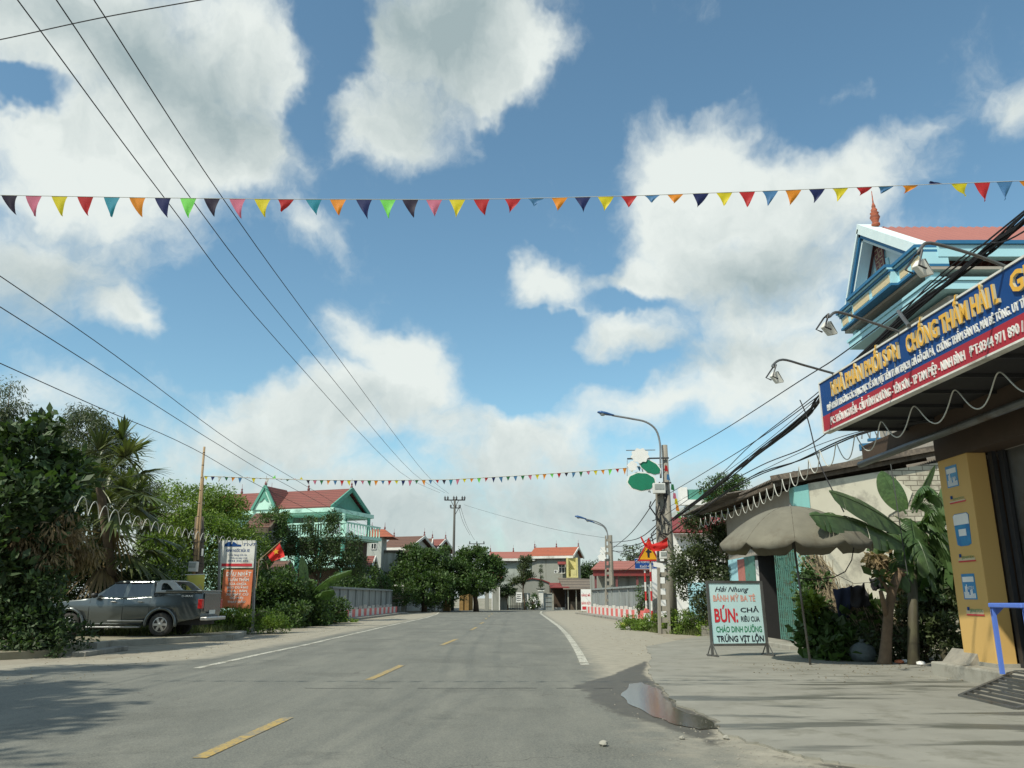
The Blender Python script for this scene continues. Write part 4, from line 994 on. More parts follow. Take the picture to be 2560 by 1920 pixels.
    mk('licence_plate', MB().box(1.345, 1.36, .6, 1.1, .70, .83), 'box_white', t)
    mk('headlight', MB().box(-3.93, -3.70, -.008, .28, .82, .98), 'glass_pale', t, bevel=.02)
    mb = MB(); text(mb, 'D-MAX', (.62, .035, 1.25), (1, 0, 0), (0, 0, 1), .065, .38, bold=.01); mk('badge', mb, 'letter_white', t)
    # wheels
    def wheel(cx, y, out):
        w = MB(); pr = [(.20, -.11), (.33, -.125), (.375, -.09), (.38, 0), (.375, .09), (.33, .125), (.20, .11)]
        w.lathe(pr, (0, 0, 0), 28); Mx = Matrix.Translation((cx, y, .38)) @ Matrix.Rotation(R(90) * out, 4, 'X'); w.xf(Mx)
        wh = mk('wheel', w, 'tyre', t, smooth=True)
        r = MB(); r.lathe([(.235, .075), (.235, .118), (.215, .125), (.21, .09), (.19, .06)], (0, 0, 0), 24)
        for k in range(6):
            a = k * math.pi / 3; c, s_ = math.cos(a), math.sin(a)
            r.beam((c * .03, s_ * .03, .115), (c * .215, s_ * .215, .10), .075, .03)
        r.lathe([(.05, .08), (.055, .13), (.03, .14)], (0, 0, 0), 12); r.xf(Mx); mk('rim', r, 'alloy', wh)
        d = MB().lathe([(.22, .04), (.22, .055)], (0, 0, 0), 20).xf(Mx); mk('brake_disc', d, 'black', wh)
    wheel(0, .11, 1); wheel(-3.05, .11, 1); wheel(0, W - .11, -1); wheel(-3.05, W - .11, -1)
    mk('underbody', MB().box(-3.6, 1.2, .25, W - .25, .36, .62), 'black', t)
pickup()

# ------------------------------------------------------------------ left roadside
# old wooden post, bamboo pole, box, yellow banner
a = P(489, 1560, 32.3); a.z = .15; b = P(499, 1292, 32.3)
t = T('wooden_post', 'thick weathered wooden post behind the pickup truck with wires wound round it', 'post', a)
mk('post', MB().tube([a, a.lerp(b, .35) + Vector((.05, 0, 0)), a.lerp(b, .7) + Vector((.02, 0, 0)), b], [.22, .20, .21, .17], 9), 'wood_old', t, smooth=True)
mb = MB(); rnd = random.Random(3)
for k in range(9):
    z = rnd.uniform(2.6, 4.3); c = a.lerp(b, (z - .15) / (b.z - .15)); mb.tube([c + Vector((.24 * math.cos(q), .24 * math.sin(q), .04 * math.sin(q * 2 + k))) for q in np.arange(0, 6.6, .6)], .014, 4)
mk('wire_winding', mb, 'wire_grey', t)
a = P(476, 1540, 32.0); a.z = .16; b = P(511, 1117, 32.0)
t = T('bamboo_pole', 'tall slender bamboo pole lashed to the wooden post, taller than its neighbour', 'bamboo pole', a); mk('pole', MB().tube([a, a.lerp(b, .5), b], [.075, .062, .045], 8), 'bamboo', t, smooth=True)
for k in range(14): c = a.lerp(b, (k + .5) / 14); mk('node', MB().tube([c, c + Vector((0, 0, .03))], .078 - .03 * k / 14, 8), 'wood_old', t)
a = P(495, 1400, 31.9); b = P(508, 1193, 31.9); thing('bamboo_pole', MB().tube([a, b], .04, 7), 'bamboo', 'shorter bamboo stick tied beside the tall bamboo pole, carrying the pennants', 'bamboo pole', a)
sbox(487, 1417, .32, .38, 32.0, 'white electricity box on the wooden post above the yellow banner')
c = P(505, 1390, 32.0); thing('lamp_tube', MB().tube([c, c + Vector((0, 0, .28))], .05, 8), 'box_white', 'small white capsule-shaped fitting beside the box on the wooden post', 'fitting', c)
p0, p1 = P(463, 1487, 31.2), P(512, 1437, 31.2)
t = T('yellow_banner', 'yellow cloth banner hanging on the wooden post behind the truck bed', 'banner', (p0.x, 31.2, p0.z))
V = []; F = []
for i in range(9):
    for j in range(7): u, v = i / 8, j / 6; V.append((p0.x + (p1.x - p0.x) * u, 31.2 + .03 * math.sin(u * 7 + v * 3), p1.z + (p0.z - p1.z) * v))
F = [(i * 7 + j, i * 7 + j + 1, (i + 1) * 7 + j + 1, (i + 1) * 7 + j) for i in range(8) for j in range(6)]
mb = MB(); mb.add(V, F); o = mk('cloth', mb, 'yellow_flag', t, smooth=True); sd = o.modifiers.new('s', 'SOLIDIFY'); sd.thickness = .01
mk('rod', MB().tube([(p0.x - .08, 31.2, p1.z), (p1.x + .12, 31.2, p1.z + .02)], .015, 6), 'clean_white', t)
mb = MB(); text(mb, 'CÔ', (p0.x + .25, 31.14, p0.z + .12), (1, 0, 0), (0, 0, 1), .22, .38, bold=.01); mk('lettering', mb, 'cream_trim', o)
# two-panel roadside sign
t = T('roadside_sign', 'tall two-panel roadside sign, white above and orange below, standing in the weeds', 'sign', P(546, 1560, 33.0) * 1)
g0 = P(545, 1562, 33.0); g1 = P(635, 1548, 33.6)
for (x, y, Y) in ((547, 1562, 33.0), (634, 1550, 33.05)):
    a = P(x, y, Y); a.z = .1; b = P(x + 3 if x < 600 else x + 4, 1352, Y); mk('post', MB().beam(a, b, .09, .09), 'galv', t)
p0, p1 = P(550, 1420, 32.9), P(639, 1351, 32.9); hh = p1.z - p0.z; ww = p1.x - p0.x
o = mk('white_panel', MB().box(p0.x, p1.x, 32.88, 32.93, p0.z, p1.z), 'glass_pale' if 0 else 'white_paint', t)
Rt, Up = (1, 0, 0), (0, 0, 1)
mb = MB(); text(mb, 'TNT', (p0.x + .85, 32.88, p0.z + .80 * hh), Rt, Up, .11, .55, shear=.2); text(mb, 'ĐÌNH NƯỚC RỬA XE', (p0.x + .2, 32.88, p0.z + .58 * hh), Rt, Up, .11, ww - .4, bold=.02)
text(mb, 'Cửa hàng sửa xe', (p0.x + .3, 32.88, p0.z + .44 * hh), Rt, Up, .08, ww * .55); text(mb, 'Rửa xe máy ô tô', (p0.x + .4, 32.88, p0.z + .33 * hh), Rt, Up, .08, ww * .5); text(mb, '0944 335 475', (p0.x + .3, 32.88, p0.z + .22 * hh), Rt, Up, .08, ww * .6)
# little car drawing
cx, cz = p0.x + .42, p0.z + .84 * hh
mb.prism([(cx - .32, 32.872, cz - .07), (cx + .36, 32.872, cz - .07), (cx + .36, 32.872, cz), (cx + .2, 32.872, cz + .02), (cx + .06, 32.872, cz + .11), (cx - .15, 32.872, cz + .12), (cx - .3, 32.872, cz + .03)], (0, .004, 0)); mk('lettering', mb, 'blue_sign', o)
mk('red_stripe', MB().box(p0.x + .06, p1.x - .06, 32.87, 32.878, p0.z + .06 * hh, p0.z + .16 * hh), 'letter_red', o)
q0, q1 = P(551, 1521, 32.9), P(633, 1424, 32.9); h2 = q1.z - q0.z; w2 = q1.x - q0.x
o = mk('orange_panel', MB().box(q0.x, q1.x, 32.88, 32.93, q0.z, q1.z), 'orange_board', t); mb = MB()
for s_, z, hgt, k in (('DẦU NHỚT', .84, .15, .78), ('TUẤN THẮM', .70, .11, .66), ('SỬA CHỮA', .60, .085, .56), ('BẢO DƯỠNG', .51, .085, .66), ('MUA - BÁN', .42, .085, .62), ('XE MÁY CŨ', .33, .085, .70), ('ĐỒ MỚI', .24, .085, .42), ('THAY DẦU', .14, .085, .56)):
    text(mb, s_, (q0.x + w2 * (1 - k) / 2, 32.88, q0.z + h2 * z), Rt, Up, hgt, w2 * k * 1.08, bold=.03)
mb.box(q0.x + .12, q1.x - .12, 32.87, 32.876, q0.z + h2 * .805, q0.z + h2 * .812); mk('lettering', mb, 'letter_white', o)

# flag with a star
a = P(648, 1400, 37); b = P(703, 1352, 37)
t = T('national_flag', 'red flag with a yellow star on a slanting stick above the banana leaves', 'flag', a)
mk('stick', MB().tube([P(640, 1470, 37), a, b], .02, 6), 'bamboo', t)
cs = [P(668, 1388, 37), P(699, 1357, 37), P(713, 1392, 37), P(679, 1404, 37)]
mb = MB(); V = []
for i in range(9):
    for j in range(9):
        u, v = i / 8, j / 8; V.append(cs[0].lerp(cs[1], u).lerp(cs[3].lerp(cs[2], u), v) + Vector((0, .05 * math.sin(v * 8 + u * 3), 0)))
mb.add(V, [(i * 9 + j, i * 9 + j + 1, (i + 1) * 9 + j + 1, (i + 1) * 9 + j) for i in range(8) for j in range(8)]); o = mk('fabric', mb, 'cloth_red', t, smooth=True)
cc = P(690, 1379, 36.9); st = []
for k in range(10): r = .15 if k % 2 == 0 else .06; aa = math.pi / 2 + k * math.pi / 5 + .2; st.append(cc + Vector((r * math.cos(aa), 0, r * math.sin(aa))))
mk('star', MB().prism(st, (0, -.01, 0)), 'letter_yellow', o)

# ------------------------------------------------------------------ trees and plants, left
def B(x, y, Y, rx, ry=None, rz=None):
    p = P(x, y, Y); return (p.x, p.y, p.z, rx, ry or rx, rz or rx * .85)
def foot(x, Y, z=.1): p = P(x, 1560, Y); return (p.x, Y, z)
tree('broadleaf_tree', 'dense dark broad-leaved tree at the left edge above the hedge', foot(60, 22), [B(60, 1150, 22, 1.1), B(20, 1260, 21, 1.4), B(120, 1250, 22, 1.0), B(20, 1390, 21, 1.2), B(170, 1190, 23, .6), B(80, 1350, 22, 1.0), B(85, 1070, 22, .5), B(150, 1310, 22.5, .6)], 210, 38, .27, 'leaf_dark', 11, .2, (.25, .5), .55, shell=.7)
tree('feathery_tree', 'tall feathery tree with drooping foliage behind the palm', foot(230, 34), [B(220, 1100, 34, 1.5, 1.4, 1.5), B(265, 1150, 34, 1.1, 1.2, 1.6), B(180, 1190, 34, 1.6), B(200, 1060, 34, .9), B(345, 1215, 34, .75, .8, .5), B(300, 1235, 34, 1.1, 1, .8), B(260, 1250, 34, 1.5)], 300, 95, .17, 'leaf_olive', 21, .16, (.3, .6), .22, droop=.75, shell=.6)
tree('feathery_tree', 'feathery treetop at the very left edge of the sky', foot(-20, 33), [B(10, 1000, 33, 1.1, 1, 1.1), B(50, 1040, 33, .8, .8, .7), B(0, 1120, 33, 1.6), B(-60, 1080, 33, 1.6), B(-30, 1250, 33, 2)], 170, 90, .17, 'leaf_olive', 23, .16, (.3, .6), .22, droop=.6, shell=.6)
tree('broadleaf_tree', 'bright green bushy tree behind the bamboo pole and the mint house sign', foot(500, 41), [B(450, 1270, 41, 1.9, 1.6, 1.2), B(420, 1310, 40, 1.8, 1.5, 1.3), B(550, 1305, 42, 1.6, 1.5, 1.3), B(560, 1260, 42, 1.0, 1, .7), B(530, 1235, 42, .8, .8, .5), B(440, 1240, 41, .6, .6, .4), B(500, 1340, 40, 2.0, 1.6, 1.2), B(600, 1370, 42, 1.2, 1.2, 1.1), B(395, 1390, 40, 1.2, 1.2, 1.2), B(500, 1450, 41, 2.3, 1.6, 1.6)], 420, 95, .16, 'leaf_bright', 31, .22, (.3, .6), .35, droop=.35, shell=.72)
tree('garden_tree', 'dark small-leaved tree in front of the mint green house', foot(790, 51), [B(800, 1330, 51, 1.2, 1.2, 1.0), B(740, 1370, 51, 1.0, 1, .8), B(850, 1370, 51, 1.2, 1, 1.0), B(790, 1400, 51, 1.5, 1.2, .9), B(830, 1300, 52, .6, .6, .6), B(880, 1410, 52, 1.0), B(720, 1340, 51, .7)], 150, 80, .17, 'leaf_dark', 41, .12, (.25, .5), .4, shell=.6)
tree('garden_tree', 'leafy tree between the mint house roof and the two-panel sign', foot(660, 49), [B(680, 1320, 49, 1.1, 1, 1.1), B(650, 1400, 48, 1.1, 1, 1.0), B(700, 1290, 50, .6), B(640, 1460, 45, 1.3, 1, .8)], 110, 80, .17, 'leaf_mid', 43, .1, (.25, .5), .4, shell=.6)
tree('round_tree', 'large round dark tree behind the left bridge parapet', foot(1060, 84, 0), [B(1050, 1420, 84, 2.6, 2, 1.9), B(1010, 1450, 83, 1.9, 1.6, 1.7), B(1095, 1400, 84, 1.8, 1.5, 1.3), B(1030, 1390, 84, 1.3), B(1070, 1470, 82, 2.6, 2, 1.5), B(1110, 1450, 83, 1.4)], 330, 70, .26, 'leaf_mid', 51, .25, (.35, .7), .55, shell=.75)
tree('round_tree', 'round tree right of the tall electricity pole, level with the far roofs', foot(1190, 86, 0), [B(1190, 1410, 86, 2.4, 2, 1.6), B(1150, 1430, 85, 1.6), B(1230, 1430, 86, 1.3, 1.3, 1.3), B(1180, 1385, 86, 1.2, 1, .7), B(1190, 1460, 84, 1.9, 1.6, .9), B(1140, 1470, 84, 1.2)], 300, 70, .26, 'leaf_mid', 53, .25, (.35, .7), .55, shell=.75)
tree('layered_tree', 'slim layered tree in front of the stained white house in the centre', foot(1312, 97, 0), [B(1312, 1398, 97, .8, .8, .35), B(1308, 1418, 97, 1.0, .9, .35), B(1318, 1438, 97, .95, .9, .3), B(1305, 1450, 97, .8, .8, .25), B(1290, 1452, 97, .5)], 70, 60, .22, 'leaf_olive', 55, .09, (.25, .45), .5, shell=.4)
tree('shrub', 'low dark shrub behind the grey fence at the road bend', foot(1270, 97, 0), [B(1268, 1472, 97, .9, .8, .5), B(1258, 1482, 97, .8, .8, .4), B(1280, 1480, 97, .6)], 40, 60, .2, 'leaf_dark', 57, .06, (.2, .4), .5, cat='shrub')
for x, y, s_, sd, lb in ((1455, 1432, 1.2, 61, 'dark far tree beside the yellow balcony house'), (1478, 1428, 1.7, 63, 'dark far tree left of the red roofed shop'), (1590, 1400, 2.4, 65, 'pale far tree behind the cables of the far poles')):
    tree('far_tree', lb, foot(x, 120, 0), [B(x, y, 120, s_, s_, s_ * .9), B(x - 6, y + 15, 120, s_ * .9, s_, s_), B(x + 10, y + 10, 120, s_ * .8)], 70, 60, .3, 'leaf_olive' if sd == 65 else 'leaf_dark', sd, .15, (.4, .7), .5)

def leaflet(mb, a, b, w, droop=0.0, n=3):
    a, b = Vector(a), Vector(b); d = b - a; s = d.cross(Vector((0, 0, 1))); s = (s.normalized() if s.length > 1e-4 else Vector((1, 0, 0))) * w / 2
    vs = []
    for i in range(n + 1):
        t = i / n; p = a + d * t - Vector((0, 0, droop * t * t)); k = math.sin(math.pi * (.15 + .8 * t)) if i < n else .05; vs += [p - s * k, p + s * k]
    mb.add(vs, [(2 * i, 2 * i + 1, 2 * i + 3, 2 * i + 2) for i in range(n)])
def fan_palm(loc, crown, n, seed, label, R_=1.0):
    rnd = random.Random(seed); t = T('fan_palm', label, 'palm', loc); c = Vector(crown)
    mk('trunk', MB().tube([loc, Vector(loc).lerp(c, .5), c], [.2, .15, .14], 9), 'bark', t, smooth=True)
    g = MB(); dry = MB()
    for k in range(n):
        az = k * 2.399 + rnd.uniform(-.2, .2); el = R(70 - 105 * k / n) ; dd = k > n * .9
        out = Vector((math.cos(az) * math.cos(el), math.sin(az) * math.cos(el), math.sin(el)))
        L_ = rnd.uniform(.8, 1.15) * R_; tip = c + out * L_ - Vector((0, 0, .25 * L_ * (1 - math.sin(el))))
        m_ = dry if dd else g; m_.tube([c, c.lerp(tip, .5) + Vector((0, 0, .08)), tip], .018, 4)
        ax = (tip - c).normalized(); sd = ax.cross(Vector((0, 0, 1))); sd = sd.normalized() if sd.length > .01 else Vector((1, 0, 0)); up = sd.cross(ax)
        for j in range(26):
            a = R(-105 + 210 * j / 25); dv = ax * math.cos(a) + sd * math.sin(a) + up * .12
            q = rnd.uniform(.8, 1.05) * R_ * .85 * (1 - .25 * abs(a) / 2)
            leaflet(m_, tip, tip + dv * q, (.055 if dd else .075) * R_, droop=(.40 if dd else .22) * R_ * rnd.uniform(.5, 1.5) + (.12 * R_ if dd else 0), n=4)
    mk('frond', g, 'leaf_palm', t); mk('dry_frond', dry, 'leaf_dry', t)
c = P(262, 1330, 30.6); fan_palm((c.x - .1, 30.7, .15), c, 34, 5, 'fan palm with drooping fronds and a dry brown skirt behind the truck roof', 1.75)
c = P(250, 1215, 27); fan_palm((c.x - .6, 31, .15), c, 20, 8, 'taller fan palm with stiff green fronds behind the drooping one', 1.5)
# hedge
def hedge(name, label, blobs, n, per, size, m, seed, cat, cr=(.2, .45), asp=.5, droop=0., **k):
    x0 = sum(b[0] for b in blobs) / len(blobs); y0 = sum(b[1] for b in blobs) / len(blobs)
    return tree(name, label, (x0, y0, .05), blobs, n, per, size, m, seed, .05, cr, asp, droop, shell=.55, limbs=20, cat=cat, **k)
hb = [B(20, 1500, 21, 1.6, .9, 1.0), B(70, 1500, 20.8, .9, .8, .8), B(20, 1590, 21, 1.4, .8, .6), B(80, 1590, 20.6, .9, .7, .55), B(30, 1430, 21.5, 1.3, 1, .8), B(60, 1470, 23.8, .9, .8, .8), B(85, 1560, 21.0, .7, .6, .7), B(120, 1625, 20.6, .7, .5, .28), B(150, 1575, 21.8, .45, .4, .5), B(185, 1600, 22, .4, .4, .3), B(-60, 1540, 21, 1.5, 1, 1.2)]
hedge('hedge', 'dark overgrown hedge hiding the nose of the truck at the left edge', hb, 240, 70, .13, 'leaf_dark', 71, 'hedge')
hedge('shrub', 'dark green thicket behind the cab of the truck', [B(330, 1480, 33, 1.8, 1, 1.2), B(400, 1500, 34, 1.6, 1, 1.0), B(240, 1440, 31, 1.8, 1, 1.5), B(450, 1520, 34, 1.3, .8, .7), B(520, 1450, 36, 1.3, .8, 1.4), B(150, 1400, 30, 2, 1, 1.8)], 330, 75, .14, 'leaf_dark', 73, 'shrub', (.3, .6))
hedge('shrub', 'leafy shrub with pale dry leaves hanging over the hedge', [B(130, 1330, 21.2, .9, .6, .7), B(60, 1380, 21, .9, .5, .8), B(190, 1380, 22.4, .6, .4, .5)], 60, 60, .20, 'leaf_dry', 75, 'shrub', (.2, .4), .2, .9)
hedge('weeds', 'tall green weeds around the legs of the two-panel sign', [B(560, 1545, 32.6, .8, .5, .4), B(600, 1550, 33, .7, .5, .45), B(640, 1555, 33.4, .8, .5, .4), B(680, 1558, 34, .9, .6, .4), B(530, 1550, 32.6, .5, .4, .3)], 150, 60, .10, 'leaf_bright', 77, 'weeds', (.15, .3), .35)
hedge('shrub', 'dense dark bushes between the two-panel sign and the bridge parapet', [B(650, 1500, 41, 1.5, 1, 1.1), B(700, 1480, 42, 1.5, 1, 1.3), B(760, 1510, 43, 1.3, 1, 1.0), B(810, 1520, 46, 1.2, 1, .9), B(720, 1540, 40, 1.4, .8, .5), B(780, 1545, 43, 1.2, .8, .5)], 330, 75, .17, 'leaf_mid', 79, 'shrub', (.3, .5))
hedge('weeds', 'bright weeds at the foot of the left parapet end', [B(830, 1550, 49, .9, .7, .4), B(870, 1560, 49.5, .8, .6, .25), B(800, 1565, 46, .8, .6, .25)], 90, 60, .12, 'leaf_bright', 81, 'weeds', (.15, .3))
hedge('shrub', 'dark shrub behind the left parapet under the long white wall', [B(900, 1440, 70, 2.0, 1.2, 1.3), B(870, 1460, 66, 1.8, 1, 1.0), B(950, 1468, 78, 1.5, 1, .9), B(1000, 1490, 80, 2, 1, 1.0), B(1080, 1500, 86, 2.4, 1, 1.0)], 220, 60, .22, 'leaf_mid', 83, 'shrub', (.3, .6))
# banana plants
def banana(loc, leaves, label, h=None, stem=.1, group=None):
    t = T('banana_plant', label, 'banana plant', loc, group); top = sum((Vector(l[0]) for l in leaves), Vector()) / len(leaves)
    mk('stem', MB().tube([loc, Vector(loc).lerp(top, .5), top], [stem, stem * .8, stem * .5], 8), 'banana_stem', t, smooth=True)
    rnd = random.Random(len(label))
    for (a, b, w, sag, tear, roll) in leaves:
        a, b = Vector(a), Vector(b); n = 26; rib = []
        for i in range(n + 1): s = i / n; rib.append(a.lerp(b, s) + Vector((0, 0, sag * 4 * s * (1 - s))))
        mb = MB(); mb.tube(rib, [.022 * (1 - .8 * i / n) + .003 for i in range(n + 1)], 5)
        for side in (-1, 1):
            dz = 0
            for i in range(2, n):
                p, q = rib[i], rib[i + 1 if i < n else n]; d = (q - p).normalized(); s0 = d.cross(Vector((0, 0, 1))); s0 = s0.normalized() if s0.length > .05 else Vector((1, 0, 0)); u = s0.cross(d)
                s0 = (s0 * math.cos(roll) + u * math.sin(roll)).normalized() * side
                wf = lambda k: w * math.sin(math.pi * min(1, (k - 1) / (n - 1))) ** .5
                if rnd.random() < tear: dz = rnd.uniform(0, .9)
                e = Vector((0, 0, -1)); ang = .35 + dz * tear * 1.6
                for jx in range(4):
                    f0, f1 = jx / 4, (jx + 1) / 4
                    def pt(base, k, f): ww = wf(k) * f; return base + (s0 * math.cos(ang * f) + e * math.sin(ang * f)) * ww + d * ww * .25
                    mb.add([pt(p, i, f0), pt(q, i + 1, f0), pt(q, i + 1, f1), pt(p, i, f1)], [(0, 1, 2, 3)])
        mk('leaf', mb, 'banana_leaf' if tear < .6 else 'leaf_dry', t)
Q = lambda x, y, Y: P(x, y, Y)
banana(tuple(P(775, 1540, 42.5).xy) + (.1,), [(Q(765, 1480, 42.5), Q(755, 1390, 42.4), .28, .05, .1, 1.2), (Q(780, 1485, 42.5), Q(880, 1425, 42), .42, .25, .25, .2), (Q(775, 1490, 42.5), Q(700, 1450, 42), .4, .2, .25, .2), (Q(780, 1500, 42.5), Q(835, 1475, 41.6), .4, .1, .3, .3), (Q(775, 1500, 42.5), Q(690, 1488, 41.6), .4, .15, .3, .3), (Q(770, 1500, 42.5), Q(745, 1540, 41.4), .45, .25, .2, .4)], 'banana plant with one upright leaf behind the weeds left of the parapet')

# ------------------------------------------------------------------ houses
def slab_quad(mb, a, b, c, d, th):
    n = (Vector(b) - Vector(a)).cross(Vector(d) - Vector(a)).normalized() * th; mb.prism([a, b, c, d], n)
def gable_frame(rL, rR, eL, eR, Yr, half):
    zr = P(rR[0], rR[1], Yr).z; A = G(*rL, zr); B_ = G(*rR, zr); ze = P(eR[0], eR[1], Yr - half).z
    RL, RR = Vector((*A, zr)), Vector((*B_, zr)); u = (RR - RL).normalized(); v = Vector((-u.y, u.x, 0))   # v points away from the camera
    EL, ER = RL - v * half, RR - v * half; EL.z = ER.z = ze; BL, BR = RL + v * half, RR + v * half; BL.z = BR.z = ze
    return RL, RR, EL, ER, BL, BR, u, v
def gable_house(name, label, rL, rR, eL, eR, Yr, half, wallm, roofm, inset=.5, trim='white_paint', zbot=0, finial=2, root=None, cat='house'):
    RL, RR, EL, ER, BL, BR, u, v = gable_frame(rL, rR, eL, eR, Yr, half); base = (RL + RR) / 2; base.z = zbot
    t = T(name, label, cat, base)
    w0 = [EL + u * inset + v * inset, ER - u * inset + v * inset, BR - u * inset - v * inset, BL + u * inset - v * inset]; ze = EL.z
    mb = MB().prism([Vector((p.x, p.y, zbot)) for p in w0], (0, 0, ze - zbot - .05))
    g = lambda E_, R_, B_: [Vector((E_.x, E_.y, ze - .05)), Vector((B_.x, B_.y, ze - .05)), R_ - Vector((0, 0, .25))]
    mb.prism(g(ER - u * inset + v * .3, RR - u * inset, BR - u * inset - v * .3), u * -.15); mb.prism(g(EL + u * inset + v * .3, RL + u * inset, BL + u * inset - v * .3), u * .15)
    mk('wall', mb, wallm, t)
    mb = MB(); slab_quad(mb, EL, ER, RR, RL, .1); slab_quad(mb, BR, BL, RL, RR, .1); rf = mk('roof', mb, roofm, t)
    mb = MB(); mb.beam(ER + u * .05, RR + u * .05, .1, .26); mb.beam(BR + u * .05, RR + u * .05, .1, .26); mb.beam(EL - v * .06 - Vector((0, 0, .1)), ER - v * .06 - Vector((0, 0, .1)), .12, .3); mk('bargeboard', mb, trim, rf)
    for k in range(finial):
        p = RL.lerp(RR, k / max(1, finial - 1) if finial > 1 else 1); mk('finial', MB().lathe([(.08, 0), (.12, .2), (.05, .35), (.09, .5), (.015, .62), (.01, 1.0)], p, 8), 'maroon', rf)
    return t, (RL, RR, EL, ER, BL, BR, u, v)
def win(parent, a, right, w, h, n=Vector((0, -1, 0)), frame='clean_white', name='window', bars=1):
    """window with its lower-left corner at a, set 2 cm proud of the wall"""
    a, r, u, n = Vector(a), Vector(right).normalized(), Vector((0, 0, 1)), Vector(n)
    mb = MB(); b = a + n * .03
    for p, q in ((a, a + r * w), (a + u * h, a + u * h + r * w)): mb.beam(p + n * .03, q + n * .03, .06, .08, up=n)
    for k in range(bars + 2): p = a + r * (w * k / (bars + 1)) + n * .032; mb.beam(p, p + u * h, .06, .06, up=n)
    mb.beam(a + u * h * .66 + n * .031, a + u * h * .66 + r * w + n * .031, .05, .05, up=n)
    f = mk(name, mb, frame, parent)
    mk('pane', MB().prism([a, a + r * w, a + r * w + u * h, a + u * h], n * .02), 'window_dark', f)
# mint green house, standing just beyond the ditch left of the bridge
K = 1.24; Yr = 58 * K
RL, RR, EL, ER, BL, BR, u, v = gable_frame((604, 1237), (879, 1224), (642, 1275), (859, 1268), Yr, 2.7 * K)
t = T('mint_house', 'two-storey mint green house with dark red tiled roof and open upper veranda', 'house', Vector(((RL.x + RR.x) / 2, Yr, 0)))
mb = MB(); slab_quad(mb, EL - u * 2, ER, RR, RL - u * 2, .1); slab_quad(mb, BR, BL - u * 2, RL - u * 2, RR, .1); rf = mk('roof', mb, 'tile_red', t)
for k in (0, .28, .62, 1): mk('finial', MB().lathe([(.08, 0), (.13, .2), (.06, .4), (.1, .5), (.02, .6), (.012, 1.0)], RL.lerp(RR, k), 8), 'maroon', rf)
ze = ER.z; dn = lambda p, z: Vector((p.x, p.y, z))
mb = MB(); mb.beam(ER + u * .08, RR + u * .08, .14, .36); mb.beam(BR + u * .08, RR + u * .08, .14, .36); mk('bargeboard', mb, 'mint_dark', rf)
mb = MB(); mb.prism([ER - u * .3 + v * .4, BR - u * .3 - v * .4, RR - u * .3 - Vector((0, 0, .35))], u * -.1); mk('gable', mb, 'mint_dark', t)
mb = MB(); A, B_ = EL - u * 2 - v * .18, ER + u * .45 - v * .18; C_, D_ = BR + u * .45 + v * .18, BL - u * 2 + v * .18
mb.prism([dn(q, ze - .36) for q in (A, B_, C_, D_)], (0, 0, .34)); mb.prism([dn(q, ze - .5) for q in (A + v * .25, B_ + v * .25 - u * .25, C_ - v * .25 - u * .25, D_ - v * .25)], (0, 0, .138)); mk('cornice', mb, 'mint', t)
xR, xL = ER.x, EL.x
def fx(px):                                   # point of the front eave line above photo column px
    s_ = (P(859, 1268, ER.y).x - G(px, 1270, ze)[0]) / (P(859, 1268, ER.y).x - G(642, 1275, ze)[0]); return ER + (EL - ER) * s_
z2 = P(850, 1336, 55.4 * K).z
W0 = fx(752) + v * .6
mb = MB(); mb.prism([dn(q, 0) for q in (EL - u * 2 + v * .6, W0, W0 + v * 5.2, BL - u * 2 - v * .6)], (0, 0, ze - .51)); mk('wall', mb, 'mint', t)
mb = MB(); mb.prism([dn(q, z2 + .05) for q in (W0 + v * 2.2 + u * .01, fx(798) + v * 3.0, fx(798) + v * 4.9, W0 + v * 4.9 + u * .01)], (0, 0, ze - z2 - .56)); mk('rear_wall', mb, 'grey_wall', t)
win(t, dn(W0, z2 + .3) + v * 2.3 + u * .3, u, .6, 2.1, n=-v, frame='maroon')
a_, b_ = W0 - v * 1.2 - u * .2, fx(903) - v * .9
mb = MB(); mb.prism([dn(q, z2 - .28) for q in (a_, b_, b_ + v * 6.4, a_ + v * 6.4)], (0, 0, .26)); mb.prism([dn(q, z2 - .42) for q in (a_ + v * .2, b_ + v * .2 - u * .2, b_ + v * 6.2 - u * .2, a_ + v * 6.2)], (0, 0, .138)); mk('balcony_slab', mb, 'mint', t)
mb = MB(); mb.beam(dn(a_, z2 + .9) + v * .12, dn(b_, z2 + .9) + v * .12, .18, .12); mb.beam(dn(b_, z2 + .9) + v * .12 - u * .1, dn(b_, z2 + .9) + v * 6.2 - u * .1, .18, .12)
for k in range(31): p = dn(a_.lerp(b_, k / 30), z2) + v * .12; mb.beam(p, p + Vector((0, 0, .86)), .08)
for k in range(13): p = dn(b_, z2) + v * (.12 + k * .5) - u * .1; mb.beam(p, p + Vector((0, 0, .86)), .08)
mk('railing', mb, 'mint', t)
for px, dd, m_ in ((798, 2.9, 'yellow_room'), (838, 4.6, 'mint_dark'), (845, .5, 'mint'), (881, .6, 'mint'), (881, 5.0, 'mint_dark')):
    p = dn(fx(px), z2) + v * dd; mk('column', MB().tube([p, p + Vector((0, 0, ze - .5 - z2))], .15, 8), m_, t)
for px in (850, 893, 805):
    p = dn(fx(px), 0) - v * .3; mk('column', MB().tube([p, p + Vector((0, 0, z2 - .42))], .18, 8), 'mint_dark', t)
mb = MB(); mb.prism([dn(q, 0) for q in (W0 + u * .02 + v * 1.2, fx(880) + v * 1.4, fx(880) + v * 5, W0 + u * .02 + v * 5)], (0, 0, z2 - .44)); mk('ground_floor', mb, 'red_sheet' if 0 else 'brown_wall', t)
